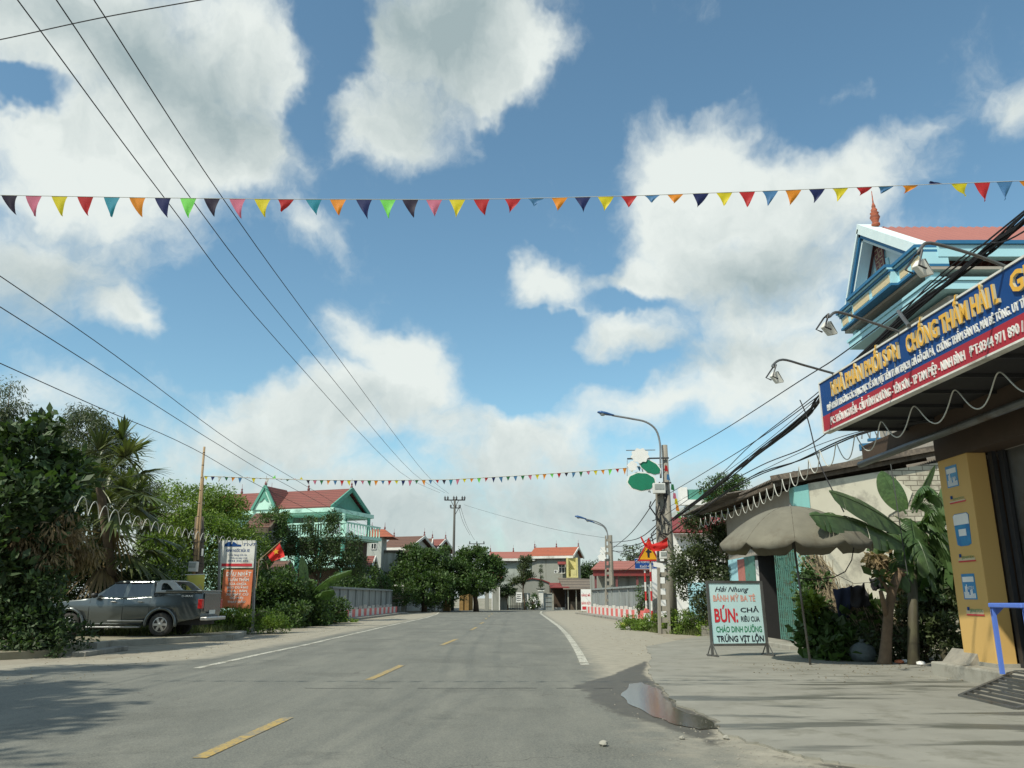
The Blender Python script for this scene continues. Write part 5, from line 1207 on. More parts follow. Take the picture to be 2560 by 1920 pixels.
z1 = P(850, 1412, 55.4 * K).z; mb = MB(); c_, d_ = W0 - v * .7, fx(900) - v * .35; mb.prism([dn(q, z1 - .25) for q in (c_, d_, d_ + v * 1.5, c_ + v * 1.5)], (0, 0, .25)); mb.beam(dn(c_, z1 + .4) + v * .1, dn(d_, z1 + .4) + v * .1, .1, .8); mk('lower_parapet', mb, 'mint', t)
a_, b_ = dn(fx(708), ze) - v * .3, dn(fx(757), ze) - v * .3; m_ = (a_ + b_) / 2; ap = dn(m_, RR.z + .15)
mk('dormer_gable', MB().prism([a_, b_, ap], v * .2), 'mint', t)
mb = MB(); mb.beam(a_ - v * .08, ap - v * .08, .16, .22); mb.beam(b_ - v * .08, ap - v * .08, .16, .22); mk('dormer_trim', mb, 'mint_dark', t)
bk = ap + v * 3.2; sl_ = MB(); sl_.add([a_ + v * .2, ap + v * .2, bk, a_ + v * 3.2, b_ + v * .2, b_ + v * 3.2], [(0, 1, 2, 3), (4, 5, 2, 1)]); mk('dormer_roof', sl_, 'tile_red', t)
mk('finial', MB().lathe([(.08, 0), (.13, .2), (.02, .5), (.012, .9)], ap, 8), 'maroon', t)
c = m_ - v * .05; mb = MB().prism([c + u * x * 1.3 + Vector((0, 0, z * 1.2)) for x, z in ((-.42, .55), (-.05, 1.35), (.36, .55), (.14, .64), (-.02, .85), (-.2, .64))], v * -.03); mk('emblem', mb, 'mint_dark', t)

gable_house('small_house', 'small house with brown gable roof just left of the mint house wall', (640, 1287), (702, 1287), (632, 1318), (690, 1322), 50, 2.2, 'pale_wall', 'tile_brown', .35, 'wood_old', finial=0)
gable_house('shed', 'low shed with a rusty red tiled roof behind the banana plant', (688, 1406), (722, 1406), (676, 1436), (712, 1438), 46, 1.5, 'ochre', 'tile_brown', .3, 'wood_old', finial=0)
t, fr = gable_house('long_house', 'long white-walled house with brown tiled roof beyond the left bridge end', (985, 1344), (1061, 1342), (950, 1372), (1048, 1369), 92, 3.4, 'pale_wall', 'tile_brown', .5, finial=2)
p0 = P(924, 1476, 84); p1 = P(995, 1381, 84); mk('side_wing', MB().box(p0.x, p1.x, 84, 90, 0, p1.z), 'pale_wall', t); mk('wing_coping', MB().box(p0.x - .2, p1.x + 2.4, 83.8, 90, p1.z, p1.z + .22), 'roof_old', t)
p0 = P(912, 1372, 82); p1 = P(954, 1342, 82)
t = T('turret_house', 'small white turret with an orange hipped roof right of the mint house', 'house', (p0.x, 82, 0)); mk('wall', MB().box(p0.x, p1.x, 82.2, 85.5, 0, p1.z), 'pale_wall', t); win(t, (p0.x + .6, 82.2, p1.z - 1.2), (1, 0, 0), .5, .85)
q0, q1 = P(908, 1342, 82), P(983, 1341, 82); ap0, ap1 = P(930, 1323, 84), P(962, 1325, 84); mb = MB(); b0, b1 = Vector((q0.x, 86.5, q0.z)), Vector((q1.x, 86.5, q0.z))
mb.add([q0, Vector((q1.x, 82, q0.z)), b1, b0, ap0, Vector((ap1.x, 84, ap0.z))], [(0, 1, 5, 4), (1, 2, 5), (2, 3, 4, 5), (3, 0, 4), (0, 3, 2, 1)]); mk('roof', mb, 'tile_orange', t)
for ap in (ap0, Vector((ap1.x, 84, ap0.z))): mk('finial', MB().lathe([(.07, 0), (.1, .12), (.03, .3), (.015, .7)], ap, 7), 'maroon', t)
gable_house('red_roof_house', 'lower red gabled annex beside the mint house balcony', (918, 1392), (938, 1392), (905, 1418), (930, 1420), 80, 2.0, 'pale_wall', 'tile_red', .3, finial=0)
gable_house('gabled_house', 'narrow house with pointed white gable left of the tall electricity pole', (1068, 1348), (1081, 1348), (1066, 1375), (1074, 1378), 98, 2.2, 'grey_wall', 'tile_brown', .3, finial=1)
gable_house('red_roof_house', 'house with bright red roof just left of the tall electricity pole', (1084, 1350), (1114, 1349), (1078, 1378), (1100, 1379), 100, 2.6, 'grey_wall', 'tile_red', .4, finial=1)
t, fr = gable_house('stained_house', 'house with long pink tiled roof and mould-stained white wall in the centre', (1226, 1381.5), (1341, 1381), (1246, 1397), (1325, 1397), 108, 3.2, 'moss_wall', 'tile_pink', .5, finial=3)
t, fr = gable_house('orange_roof_house', 'grey house with bright orange roof and pale yellow balcony bay', (1337, 1371), (1446, 1369), (1344, 1391), (1440, 1390), 106, 3.0, 'grey_wall', 'tile_orange', .35, finial=3)
EL, ER, v, u = fr[2], fr[3], fr[7], fr[6]; yw = ER.y + .25
def onw(px, py, d=0): return P(px, py, yw - d)
a = onw(1397, 1433); win(t, (a.x, a.y, a.z), (1, 0, 0), onw(1412, 1433).x - a.x, onw(1397, 1411).z - a.z)
p0, p1 = onw(1394, 1410), onw(1414, 1404); mk('awning', MB().prism([(p0.x, yw, p1.z), (p0.x, yw - .6, p0.z), (p0.x, yw - .6, p0.z - .08), (p0.x, yw, p0.z - .08)], (p1.x - p0.x, 0, 0)), 'red_sheet', t)
p0, p1 = onw(1385, 1433), onw(1394, 1427); ac = mk('air_conditioner', MB().box(p0.x, p1.x, yw - .3, yw - .02, p0.z, p1.z + .1), 'box_white', t); mk('fan_grille', MB().lathe([(.13, 0), (.13, .02)], (0, 0, 0), 12).xf(Matrix.Translation(((p0.x + p1.x) / 2 - .05, yw - .302, (p0.z + p1.z) / 2 + .05)) @ Matrix.Rotation(R(90), 4, 'X')), 'grey_metal', ac)
p0, p1 = onw(1416, 1443), onw(1443, 1395); mb = MB().box(p0.x, p1.x, yw - 1.0, yw - .01, p0.z - .1, p0.z + .05).box(p0.x, p0.x + .22, yw - .9, yw - .012, p0.z + .05, p1.z).box(p1.x - .22, p1.x, yw - .9, yw - .012, p0.z + .05, p1.z).box(p0.x + .22, p1.x - .22, yw - .06, yw - .015, p0.z + .05, p1.z); mk('balcony_bay', mb, 'yellow_room', t)
mk('balcony_rail', MB().box(p1.x - .9, p1.x - .22, yw - .95, yw - .85, p0.z + .05, p0.z + .9), 'letter_yellow' if 0 else 'yellow_room', t)
# low structures where the road turns
def pbox(name, label, cat, x0, y0, x1, y1, Y, dy, m, z0=None):
    a, b = P(x0, y1, Y), P(x1, y0, Y); t = T(name, label, cat, (a.x, Y, 0)); return t, a, b
# gate with a red canopy
a, b = P(1231, 1513, 96), P(1248, 1448, 96); t = T('gate_pillar', 'broad grey gate pillar under a slanting red canopy at the road bend', 'gate pillar', (a.x, 96, 0))
mk('pillar', MB().box(a.x, b.x, 96, 97.2, 0, b.z), 'grey_wall', t, bevel=.04); mk('edge_strip', MB().box(a.x - .08, a.x + .02, 95.95, 96.0, 0, b.z).box(b.x - .02, b.x + .08, 95.95, 96.0, 0, b.z), 'clean_white', t)
c0, c1 = P(1205, 1440, 95.5), P(1256, 1449, 95.5); slab_ = MB(); slab_quad(slab_, c0, c1, c1 + Vector((0, 2.5, .5)), c0 + Vector((0, 2.5, .5)), .18); mk('canopy', slab_, 'red_sheet', t)
a, b = P(1212, 1516, 96.2), P(1222, 1452, 96.2); mk('side_wall', MB().box(a.x, b.x, 96.3, 97, 0, b.z - .2), 'grey_wall', t)
a, b = P(1148, 1518, 94), P(1181, 1474, 94); t = T('ochre_wall', 'stained ochre yellow wall with two pillars below the round tree', 'wall', (a.x, 94, 0))
mk('wall', MB().box(a.x, b.x, 94.1, 94.4, 0, b.z - .2), 'ochre', t)
for x in (a.x + .1, (a.x + b.x) / 2, b.x - .3): mk('pillar', MB().box(x, x + .35, 93.95, 94.45, 0, b.z), 'ochre', t)
a, b = P(1104, 1462, 88), P(1119, 1442, 88); t = T('shrine_roof', 'little orange pitched roof half hidden in the round tree', 'shelter', (a.x, 88, 0))
sl_ = MB(); slab_quad(sl_, a, P(1119, 1442, 88), P(1119, 1442, 88) + Vector((0, 2, 0)), a + Vector((0, 2, 0)), .2); slab_quad(sl_, P(1119, 1442, 88), P(1127, 1458, 88), P(1127, 1458, 88) + Vector((0, 2, 0)), P(1119, 1442, 88) + Vector((0, 2, 0)), .2); mk('roof', sl_, 'tile_orange', t); mk('wall', MB().box(a.x + .2, a.x + .9, 88.2, 89.8, 0, a.z), 'ochre', t)
# grey gate pier left
for (x0, x1, yt_, lb) in ((1003, 1013, 1466, 'grey concrete gate pier just behind the end of the left parapet'), (987, 994, 1465, 'slimmer grey gate pier further left by the parapet end')):
    a, b = P(x0, 1516, 81), P(x1, yt_, 81); t = T('gate_pier', lb, 'gate pier', (a.x, 81, 0)); mk('shaft', MB().box(a.x, b.x, 81, 81.5, 0, b.z), 'grey_wall', t); mk('cap', MB().box(a.x - .1, b.x + .1, 80.9, 81.6, b.z, b.z + .12), 'white_paint', t)
# stone bench and white stake
a, b = P(1079, 1506, 92), P(1113, 1501, 92); t = T('stone_bench', 'pale stone bench at the roadside below the round tree', 'bench', (a.x, 92, 0)); mk('seat', MB().box(a.x, b.x, 92, 92.6, .75, .9), 'white_paint', t)
for x in (a.x + .2, b.x - .4): mk('leg', MB().box(x, x + .2, 92.1, 92.5, 0, .75), 'concrete', t)
a = P(1096, 1520, 90); mb = MB().box(a.x - .12, a.x + .12, 90, 90.25, 0, 1.25); mb.lathe([(.12, 1.25), (.05, 1.4)], (a.x, 90.12, 0), 6); thing('marker_post', mb, 'clean_white', 'white marker post standing in front of the stone bench', 'marker post', (a.x, 90, 0))
# grey fence + gate + sign
a, b = P(1250, 1520, 97.5), P(1325, 1483, 97.5); t = T('grey_fence', 'low grey wall with a barred gate at the road bend', 'fence', (a.x, 97.5, 0))
mk('wall', MB().box(a.x, a.x + .9, 97.5, 97.7, 0, b.z), 'grey_wall', t); mk('wall', MB().box(a.x + 2.6, b.x, 97.5, 97.7, 0, b.z), 'grey_wall', t)
for k in range(7): x = a.x + .95 + k * .26; mk('bar', MB().box(x, x + .05, 97.55, 97.6, 0, b.z), 'dark_metal', t)
mk('gate_rail', MB().box(a.x + .9, a.x + 2.6, 97.52, 97.63, .4, .48).box(a.x + .9, a.x + 2.6, 97.52, 97.63, b.z - .2, b.z - .12), 'dark_metal', t)
for px in (1318,): q = P(px, 1500, 97.3).x; mk('white_post', MB().box(q, q + .14, 97.35, 97.48, 0, b.z + .05), 'clean_white', t)
a, b = P(1290, 1506, 96.8), P(1305, 1481, 96.8); t = T('advert_sign', 'small white notice board on legs in front of the low grey wall', 'sign', (a.x, 96.8, 0)); o = mk('board', MB().box(a.x, b.x, 96.8, 96.85, a.z, b.z), 'clean_white', t); mb = MB()
for k in range(4): z = b.z - .2 - k * .22; mb.box(a.x + .1, b.x - .1 - .08 * (k % 2), 96.78, 96.79, z - .07, z)
mk('lettering', mb, 'grey_metal', o); mk('leg', MB().box(a.x + .05, a.x + .1, 96.8, 96.85, 0, a.z), 'grey_metal', t); mk('leg', MB().box(b.x - .1, b.x - .05, 96.8, 96.85, 0, a.z), 'grey_metal', t)
# arched wall with red coping
Y = 101; mb = MB(); top = [(1276, 1463), (1290, 1455), (1310, 1450), (1332, 1447), (1352, 1450), (1374, 1458)]; pts = [P(x, y, Y) for x, y in top]; t = T('arched_wall', 'beige courtyard wall rising in a shallow arch with red coping', 'wall', (pts[0].x, Y, 0))
mk('wall', MB().prism([dn(pts[0], 0)] + pts + [dn(pts[-1], 0)], (0, .25, 0)), 'grey_wall', t); mb = MB()
for p, q in zip(pts, pts[1:]): mb.beam(p + Vector((0, .1, .05)), q + Vector((0, .1, .05)), .5, .12)
mk('coping', mb, 'red_sheet', t)
# gate pillar with planter
a, b = P(1347, 1521, 97), P(1358, 1478, 97); t = T('gate_pillar', 'pale cream gate pillar topped by a planter with a potted conifer', 'gate pillar', (a.x, 97, 0)); mk('shaft', MB().box(a.x, b.x, 97, 97.55, 0, b.z), 'white_paint', t)
mk('cap', MB().box(a.x - .12, b.x + .12, 96.88, 97.67, b.z, b.z + .12), 'white_paint', t); mk('planter', MB().lathe([(.3, 0), (.5, .15), (.55, .2), (.5, .22)], ((a.x + b.x) / 2, 97.27, b.z + .12), 12), 'grey_wall', t)
tree('potted_conifer', 'thin dark conifer growing from the planter on the cream pillar', ((a.x + b.x) / 2, 97.27, b.z + .3), [((a.x + b.x) / 2, 97.27, b.z + h, r_, r_, .35) for h, r_ in ((.8, .3), (1.5, .22), (2.2, .16), (2.7, .1))], 26, 40, .16, 'leaf_dark', 91, .05, (.12, .22), .25)
a, b = P(1359, 1520, 97.3), P(1384, 1482, 97.3); t = T('paneled_gate', 'grey paneled gate with a pale frame right of the cream pillar', 'gate', (a.x, 97.3, 0)); mk('panel', MB().box(a.x, b.x, 97.3, 97.38, 0, b.z), 'grey_panel', t); mb = MB().box(b.x - .18, b.x, 97.2, 97.29, 0, b.z).box(a.x, b.x, 97.2, 97.285, b.z - .1, b.z)
for k in range(3): mb.box(a.x + .2, b.x - .3, 97.24, 97.29, .4 + k * .5, .44 + k * .5)
mk('frame', mb, 'concrete', t)
hedge('shrub', 'variegated white-flowering shrub left of the cream pillar', [(P(1333, 1500, 96).x, 96, .7, .75, .5, .6), (P(1336, 1490, 96).x, 96, 1.3, .5, .4, .4)], 40, 40, .2, 'leaf_mid', 95, 'shrub', (.15, .3))
hedge('flowers', 'cluster of pale white blossoms over the shrub by the cream pillar', [(P(1333, 1500, 95.6).x, 95.6, .9, .6, .3, .6)], 16, 14, .16, 'clean_white', 96, 'flowers', (.1, .25), .7)
# dark sheds
a, b = P(1375, 1522, 98), P(1412, 1462, 98); t = T('market_shed', 'open dark shed with a faded red sheet roof at the road bend', 'shed', (a.x, 98, 0))
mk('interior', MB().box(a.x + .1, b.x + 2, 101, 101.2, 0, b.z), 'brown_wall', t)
for x in (a.x + .15, b.x): mk('post', MB().box(x, x + .15, 98.3, 98.45, 0, b.z - .1), 'dark_metal', t)
c = P(1376, 1457, 97); d = P(1424, 1470, 97); m_ = MB(); slab_quad(m_, Vector((c.x, 97.2, d.z)), Vector((d.x, 97.2, d.z)), Vector((d.x - .5, 101.5, c.z)), Vector((c.x, 101.5, c.z)), .08); mk('roof', m_, 'red_sheet', t)
a, b = P(1420, 1522, 97), P(1500, 1472, 97); t = T('market_shed', 'long dark open shed with a patched grey sheet roof beside the white advert sign', 'shed', (a.x, 97, 0))
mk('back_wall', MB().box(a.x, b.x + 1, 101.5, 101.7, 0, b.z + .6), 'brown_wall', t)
for k in range(5): x = a.x + (b.x - a.x) * k / 4; mk('post', MB().box(x, x + .12, 97.3, 97.42, 0, b.z), 'concrete', t)
m_ = MB(); c = P(1395, 1450, 102); slab_quad(m_, Vector((a.x - .5, 96.8, b.z - .1)), Vector((b.x + 1, 96.8, b.z)), Vector((b.x + 1, 102, c.z)), Vector((c.x, 102, c.z + .2)), .08); mk('roof', m_, 'roof_old', t)
mk('stall_counter', MB().box(a.x + .4, a.x + 2.3, 98.3, 99, 0, .95), 'wood_old', t); mk('crate', MB().box(a.x + 2.8, a.x + 3.5, 98.4, 98.9, 0, .6), 'letter_red' if 0 else 'blue_plastic', t)
# ------------------------------------------------------------------ right, behind the poles
a, b = P(1484, 1480, 80), P(1645, 1440, 80); t = T('roadside_shop', 'low shop with a dark red fascia and pale sheet roof behind the right parapet', 'shop', (a.x, 80, 0))
zf = P(1560, 1440, 80).z; mk('wall', MB().box(a.x + .6, b.x + 3, 81.5, 90, 0, zf + .3), 'grey_wall', t); mk('fascia', MB().box(a.x, b.x + 4, 80, 80.12, zf, P(1560, 1425, 80).z), 'red_sheet', t)
m_ = MB(); zz = P(1560, 1425, 80).z; slab_quad(m_, Vector((a.x - .2, 79.8, zz)), Vector((b.x + 4, 79.8, zz)), Vector((b.x + 4, 85, zz + 1.0)), Vector((a.x + 1.2, 85, zz + 1.0)), .08); mk('roof', m_, 'tile_pink', t)
for x in (a.x + .15, a.x + 2.2, a.x + 4.2): mk('column', MB().box(x, x + .2, 80.2, 80.4, 0, zf), 'maroon', t)
mk('shutter', MB().box(a.x + 1.2, b.x, 81.42, 81.49, .2, zf - .1), 'grey_panel', t)
a, b = P(1698, 1570, 46), P(1860, 1425, 46); t = T('white_house', 'white walled house with a maroon sheet roof behind the leafy shrub', 'house', (a.x, 46, 0))
mk('wall', MB().box(a.x - .2, b.x + 2, 46, 53, 0, P(1750, 1335, 46).z), 'clean_white', t); c0, c1 = P(1682, 1334, 45.5), P(1760, 1296, 45.5)
m_ = MB(); slab_quad(m_, Vector((c0.x, 45.4, c0.z)), Vector((b.x + 2, 45.4, c0.z)), Vector((b.x + 2, 49, c1.z + .3)), Vector((c0.x + .2, 49, c1.z + .3)), .1); mk('roof', m_, 'red_sheet', t)
mk('blue_panel', MB().box(a.x + .6, a.x + 1.9, 45.93, 45.99, .2, 2.2), 'sky_blue_paint', t); win(t, (a.x + 2.4, 46, 1.1), (1, 0, 0), 1.1, 1.2)
Y = 62; a, b = P(1702, 1262, Y), P(1800, 1218, Y); t = T('parapet_house', 'taller house with a white and green roof parapet behind the round pole', 'house', (a.x, Y, 0))
mk('wall', MB().box(a.x + .5, a.x + 9, Y + .6, Y + 8, 0, a.z), 'pale_wall', t); mk('ledge', MB().box(a.x, a.x + 9, Y, Y + .6, a.z, P(1702, 1249, Y).z), 'clean_white', t)
mk('corner_block', MB().box(a.x, P(1718, 1218, Y).x, Y + .05, Y + .8, P(1702, 1249, Y).z, b.z), 'clean_white', t); mk('green_panel', MB().box(P(1718, 1218, Y).x, a.x + 9, Y + .2, Y + .5, P(1702, 1249, Y).z, b.z - .15), 'mint_dark', t)
tree('broadleaf_tree', 'treetop showing above the corrugated roof on the right', foot(1820, 45), [B(1815, 1210, 45, 1.0, 1, .6), B(1840, 1215, 45, .8, .8, .6), B(1780, 1230, 45, .7, .7, .5), B(1825, 1260, 45, 1.3)], 90, 70, .16, 'leaf_mid', 101, .15, (.25, .45), .4)
tree('leafy_shrub', 'loose olive-leaved small tree between the round pole and the shop sign stand', foot(1765, 31.5, 0), [B(1760, 1330, 31.5, .8, .8, .7), B(1730, 1400, 31.5, .7, .7, .7), B(1790, 1400, 31.5, 1.0, .9, .8), B(1815, 1450, 31, .8), B(1750, 1460, 31.5, .9, .8, .7), B(1700, 1440, 31.8, .5, .5, .4), B(1800, 1350, 31.5, .6), B(1740, 1300, 31.5, .45), B(1780, 1520, 31.5, .9, .7, .6), B(1825, 1510, 31, .7)], 230, 75, .13, 'leaf_olive', 103, .08, (.2, .4), .42, shell=.45)
hedge('weeds', 'leafy green weeds round the feet of the poles and the white bollard', [B(1580, 1562, 37.5, .7, .5, .3), B(1610, 1570, 36.5, .6, .5, .25), B(1640, 1560, 36, .8, .5, .4), B(1700, 1560, 34, .8, .5, .5), B(1740, 1560, 33, .9, .5, .55), B(1790, 1560, 31.5, .8, .5, .5), B(1820, 1580, 30, .6, .4, .35)], 210, 55, .10, 'leaf_bright', 105, 'weeds', (.12, .28), .45)
hedge('creeper', 'creeper hanging on the right end of the bridge parapet', [B(1605, 1490, 51, .35, .3, .7), B(1602, 1520, 51, .3, .3, .4)], 26, 40, .12, 'leaf_mid', 107, 'creeper', (.12, .22))
g = G(1765, 1592); mb = MB()
for k in range(14): mb.box(g[0] - .1 + (k % 5) * .28, g[0] + .15 + (k % 5) * .28, g[1] + (k // 5) * .02, g[1] + .3 + (k // 5) * .02, (k // 5) * .13, (k // 5) * .13 + .12)
thing('brick_stack', mb, 'stone', 'low stack of old bricks in the weeds left of the shop sign stand', 'brick stack', (*g, 0))
# ------------------------------------------------------------------ paint shop, right foreground
XS = 6.0
YAWS = math.atan(.045)
def ysign(px, py=800):                              # distance along the board, which turns 2.6 degrees from the road axis
    a = PX(2061, 1079, XS); p = PV(px, py, (a.x, a.y), (a.x + .45, a.y - 10)); return a.y - math.hypot(p.x - a.x, p.y - a.y)
L0, L1 = (0, -1, 0), (0, 0, 1)                     # writing direction and up on faces looking towards the road
zb, zt = 4.47, 5.42
YL, YE = ysign(2061, 1079), 7.2
t = T('shop_sign_board', 'long blue and red sign board with raised yellow lettering over the shop front', 'sign board', (XS, YL, zb))
zr = zb + .30
mk('blue_panel', MB().box(XS, XS + .1, YE, YL, zr, zt), 'blue_sign', t); mk('red_panel', MB().box(XS - .004, XS + .1, YE, YL - .002, zb, zr), 'red_board', t)
mb = MB().box(XS - .02, XS + .12, YE, YL + .02, zb - .03, zb - .001).box(XS - .02, XS + .12, YE, YL + .02, zt + .001, zt + .03).box(XS - .02, XS + .12, YL + .001, YL + .03, zb, zt); mk('frame', mb, 'white_paint', t)
for s_, x0, x1 in (('NHÀ PHÂN PHỐI SƠN', 2080, 2251), ('CHỐNG THẤM HẢI L', 2272, 2508), ('GIÁ TỐT', 2540, 2760)):
    y0, y1 = ysign(x0, 960 - (x0 - 2080) * .42), ysign(x1, 960 - (x1 - 2080) * .42); mb = MB(); mb.side = 1; text(mb, s_, (XS, y0, zb + .585), L0, L1, .27, y0 - y1, bold=.028, ext=.03); mk('raised_lettering', mb, ['letter_yellow', 'letter_shade'], t)
mb = MB(); mb.side = 0
for s_, x0, x1 in (('PHÂN PHỐI THI CÔNG CÁC HẠNG MỤC VỀ SƠN, MẶT TIỀN TRẦN THẠCH, GIẢ GỖ GIẢ ĐÁ,', 2069, 2341), ('CHỐNG THẤM SÀN VS, MÁI BÊ TÔNG. UY TÍN CHẤT LƯỢNG', 2347, 2680)):
    y0, y1 = ysign(x0, 1010 - (x0 - 2080) * .42), ysign(x1, 1010 - (x1 - 2080) * .42); text(mb, s_, (XS, y0, zr + .06), L0, L1, .12, y0 - y1, bold=.004, ext=.010)
for s_, x0, x1 in (('ĐC: THÔN NGUYỄN - CẦU VĨNH KHƯƠNG - YÊN SƠN - TP TAM ĐIỆP - NINH BÌNH', 2078, 2416), ('ĐT:0344 971 890 / 0', 2429, 2580)):
    y0, y1 = ysign(x0, 1050 - (x0 - 2080) * .44), ysign(x1, 1050 - (x1 - 2080) * .44); text(mb, s_, (XS - .004, y0, zb + .075), L0, L1, .14, y0 - y1, bold=.004, ext=.010)
mk('white_lettering', mb, 'letter_white', t)
t.rotation_euler.z = YAWS
# canopy and building
t = T('paint_shop', 'paint shop with a yellow pillar, dark canopy and open front at the right edge', 'shop', (8.2, 14, 0))
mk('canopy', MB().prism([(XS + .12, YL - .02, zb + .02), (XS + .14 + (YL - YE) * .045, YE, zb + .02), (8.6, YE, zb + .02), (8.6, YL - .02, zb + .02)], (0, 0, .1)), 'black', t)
mb = MB()
for k in range(9): y = YL - .3 - k * .95; mb.box(XS + .15 + (YL - y) * .046, 8.5, y, y + .05, zb - .03, zb + .018)
mk('canopy_rib', mb, 'dark_metal', t)
mk('side_flap', MB().box(XS + .13, 8.4, YL - .06, YL - .03, zb + .13, zt), 'dark_metal', t)
mk('plinth', MB().box(7.7, 14, 5, 15.6, 0, .27), 'concrete', t, bevel=.03)
mk('step_repair', MB().prism([(7.9, 15.55, .27), (8.15, 15.62, .5), (8.5, 15.62, .27)], (0, -.9, 0)), 'stone', t)
PXX, Y0, Y1, ZT = 8.1, 14.15, 15.15, 3.9
mk('pillar', MB().box(PXX, PXX + .34, Y0, Y1, .27, ZT), 'yellow_paint', t, bevel=.008)
mk('pillar_base', MB().box(PXX - .04, PXX + .38, Y0 - .04, Y1 + .04, .271, .33), 'concrete', t)
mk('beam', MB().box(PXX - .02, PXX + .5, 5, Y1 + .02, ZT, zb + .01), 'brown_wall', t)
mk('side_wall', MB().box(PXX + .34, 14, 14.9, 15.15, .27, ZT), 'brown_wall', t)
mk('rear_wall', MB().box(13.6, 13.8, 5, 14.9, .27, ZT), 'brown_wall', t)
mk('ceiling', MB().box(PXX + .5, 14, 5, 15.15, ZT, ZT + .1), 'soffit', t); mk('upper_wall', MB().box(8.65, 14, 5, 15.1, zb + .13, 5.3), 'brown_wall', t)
mb = MB().box(PXX + .36, PXX + .44, Y0 - .14, Y0 - .02, .27, ZT).box(PXX + .46, PXX + .52, Y0 - .3, Y0 - .16, .27, ZT); mk('shutter_rail', mb, 'dark_metal', t)
mk('folded_shutter', MB().box(PXX + .55, PXX + .62, 12.6, Y0 - .2, .3, ZT), 'grey_metal', t)
ga, gb = PX(2154, 1143, 7.45), PX(2560, 1030, 7.45); ga.z = gb.z = (ga.z + gb.z) / 2
mk('gutter', MB().tube([ga + (ga - gb) * .02, gb + (gb - ga) * .3], .07, 8), 'grey_metal', t, smooth=True); g2 = MB(); g2.beam(ga + Vector((.05, 0, .22)), gb + (gb - ga) * .3 + Vector((.05, 0, .22)), .06, .3); mk('fascia_board', g2, 'brown_wall', t)
# stickers on the pillar
def on_p(px, py): return PX(px, py, PXX)
def z8(x, y): return (2150 + x / 2.212, 1050 + y / 2.212)
for (x0, y0, x1, y1) in ((480, 240, 545, 378), (572, 848, 645, 992)):
    a, b = on_p(*z8(x0 + 8, y1)), on_p(*z8(x1, y0)); o = mk('paint_poster', MB().box(PXX - .008, PXX - .001, min(a.y, b.y) + .08, max(a.y, b.y), a.z, b.z), 'can_blue', t)
    yy1, yy0 = max(a.y, b.y), min(a.y, b.y) + .08; mb = MB(); W__ = yy1 - yy0; mb.box(PXX - .012, PXX - .009, yy0 + .03, yy1 - .03, b.z - .14, b.z - .05)
    for k in range(9): mb.box(PXX - .012, PXX - .009, yy1 - .04 - (k + .7) * W__ / 10.5, yy1 - .04 - k * W__ / 10.5, a.z + .02, a.z + .05 + .13 * abs(math.sin(k * 2.3)) + (.08 if k < 3 else 0))
    text(mb, 'JENITEX', (PXX - .008, yy1 - .08, b.z - .27), L0, L1, .06, W__ * .7); mk('poster_print', mb, 'clean_white', o)
a, b = on_p(*z8(530, 702)), on_p(*z8(600, 508)); yc, ww = (a.y + b.y) / 2 - .02, .25; zc0, zc1 = a.z, b.z
prof = [(-ww * .9, zc0 + .03), (-ww * .5, zc0), (ww * .5, zc0), (ww * .9, zc0 + .03), (ww, zc1 - .12), (ww * 1.05, zc1 - .04), (ww * .8, zc1), (-ww * .8, zc1), (-ww * 1.05, zc1 - .04), (-ww, zc1 - .12)]
o = mk('paint_poster', MB().prism([(PXX - .001, yc + q[0], q[1]) for q in prof], (-.007, 0, 0)), 'can_blue', t)
mb = MB(); mb.prism([(PXX - .009, yc + q[0] * .98, q[1]) for q in ((-ww, zc1 - .2), (ww, zc1 - .2), (ww, zc1 - .04), (ww * .8, zc1 - .01), (-ww * .8, zc1 - .01), (-ww, zc1 - .04))], (-.003, 0, 0)); mb.box(PXX - .013, PXX - .009, yc - .12, yc + .12, zc1 - .40, zc1 - .28); mk('poster_print', mb, 'clean_white', o)
for (x0, y0, x1, y1) in ((500, 430, 585, 472), (548, 755, 640, 793), (593, 1048, 686, 1085)):
    a, b = on_p(*z8(x0, y1)), on_p(*z8(x1, y0)); ya, yb = max(a.y, b.y), min(a.y, b.y); za, zb_ = min(a.z, b.z), max(a.z, b.z)
    o = mk('brand_sticker', MB().box(PXX - .006, PXX - .001, yb + .02, ya, za + .03, zb_ - .01), 'cream_trim', t)
    mb = MB(); text(mb, 'JENITEX', (PXX - .006, ya - (ya - yb) * .24, za + .075), L0, L1, (zb_ - za) * .46, (ya - yb) * .70, bold=.0); mk('lettering', mb, 'letter_green', o)
    mk('red_swoosh', MB().box(PXX - .01, PXX - .007, yb, ya - .01, za + .015, za + .04), 'letter_red', o); mk('bird_mark', MB().box(PXX - .01, PXX - .007, ya - .12, ya - .05, za + .1, za + .16), 'blue_sign', o)
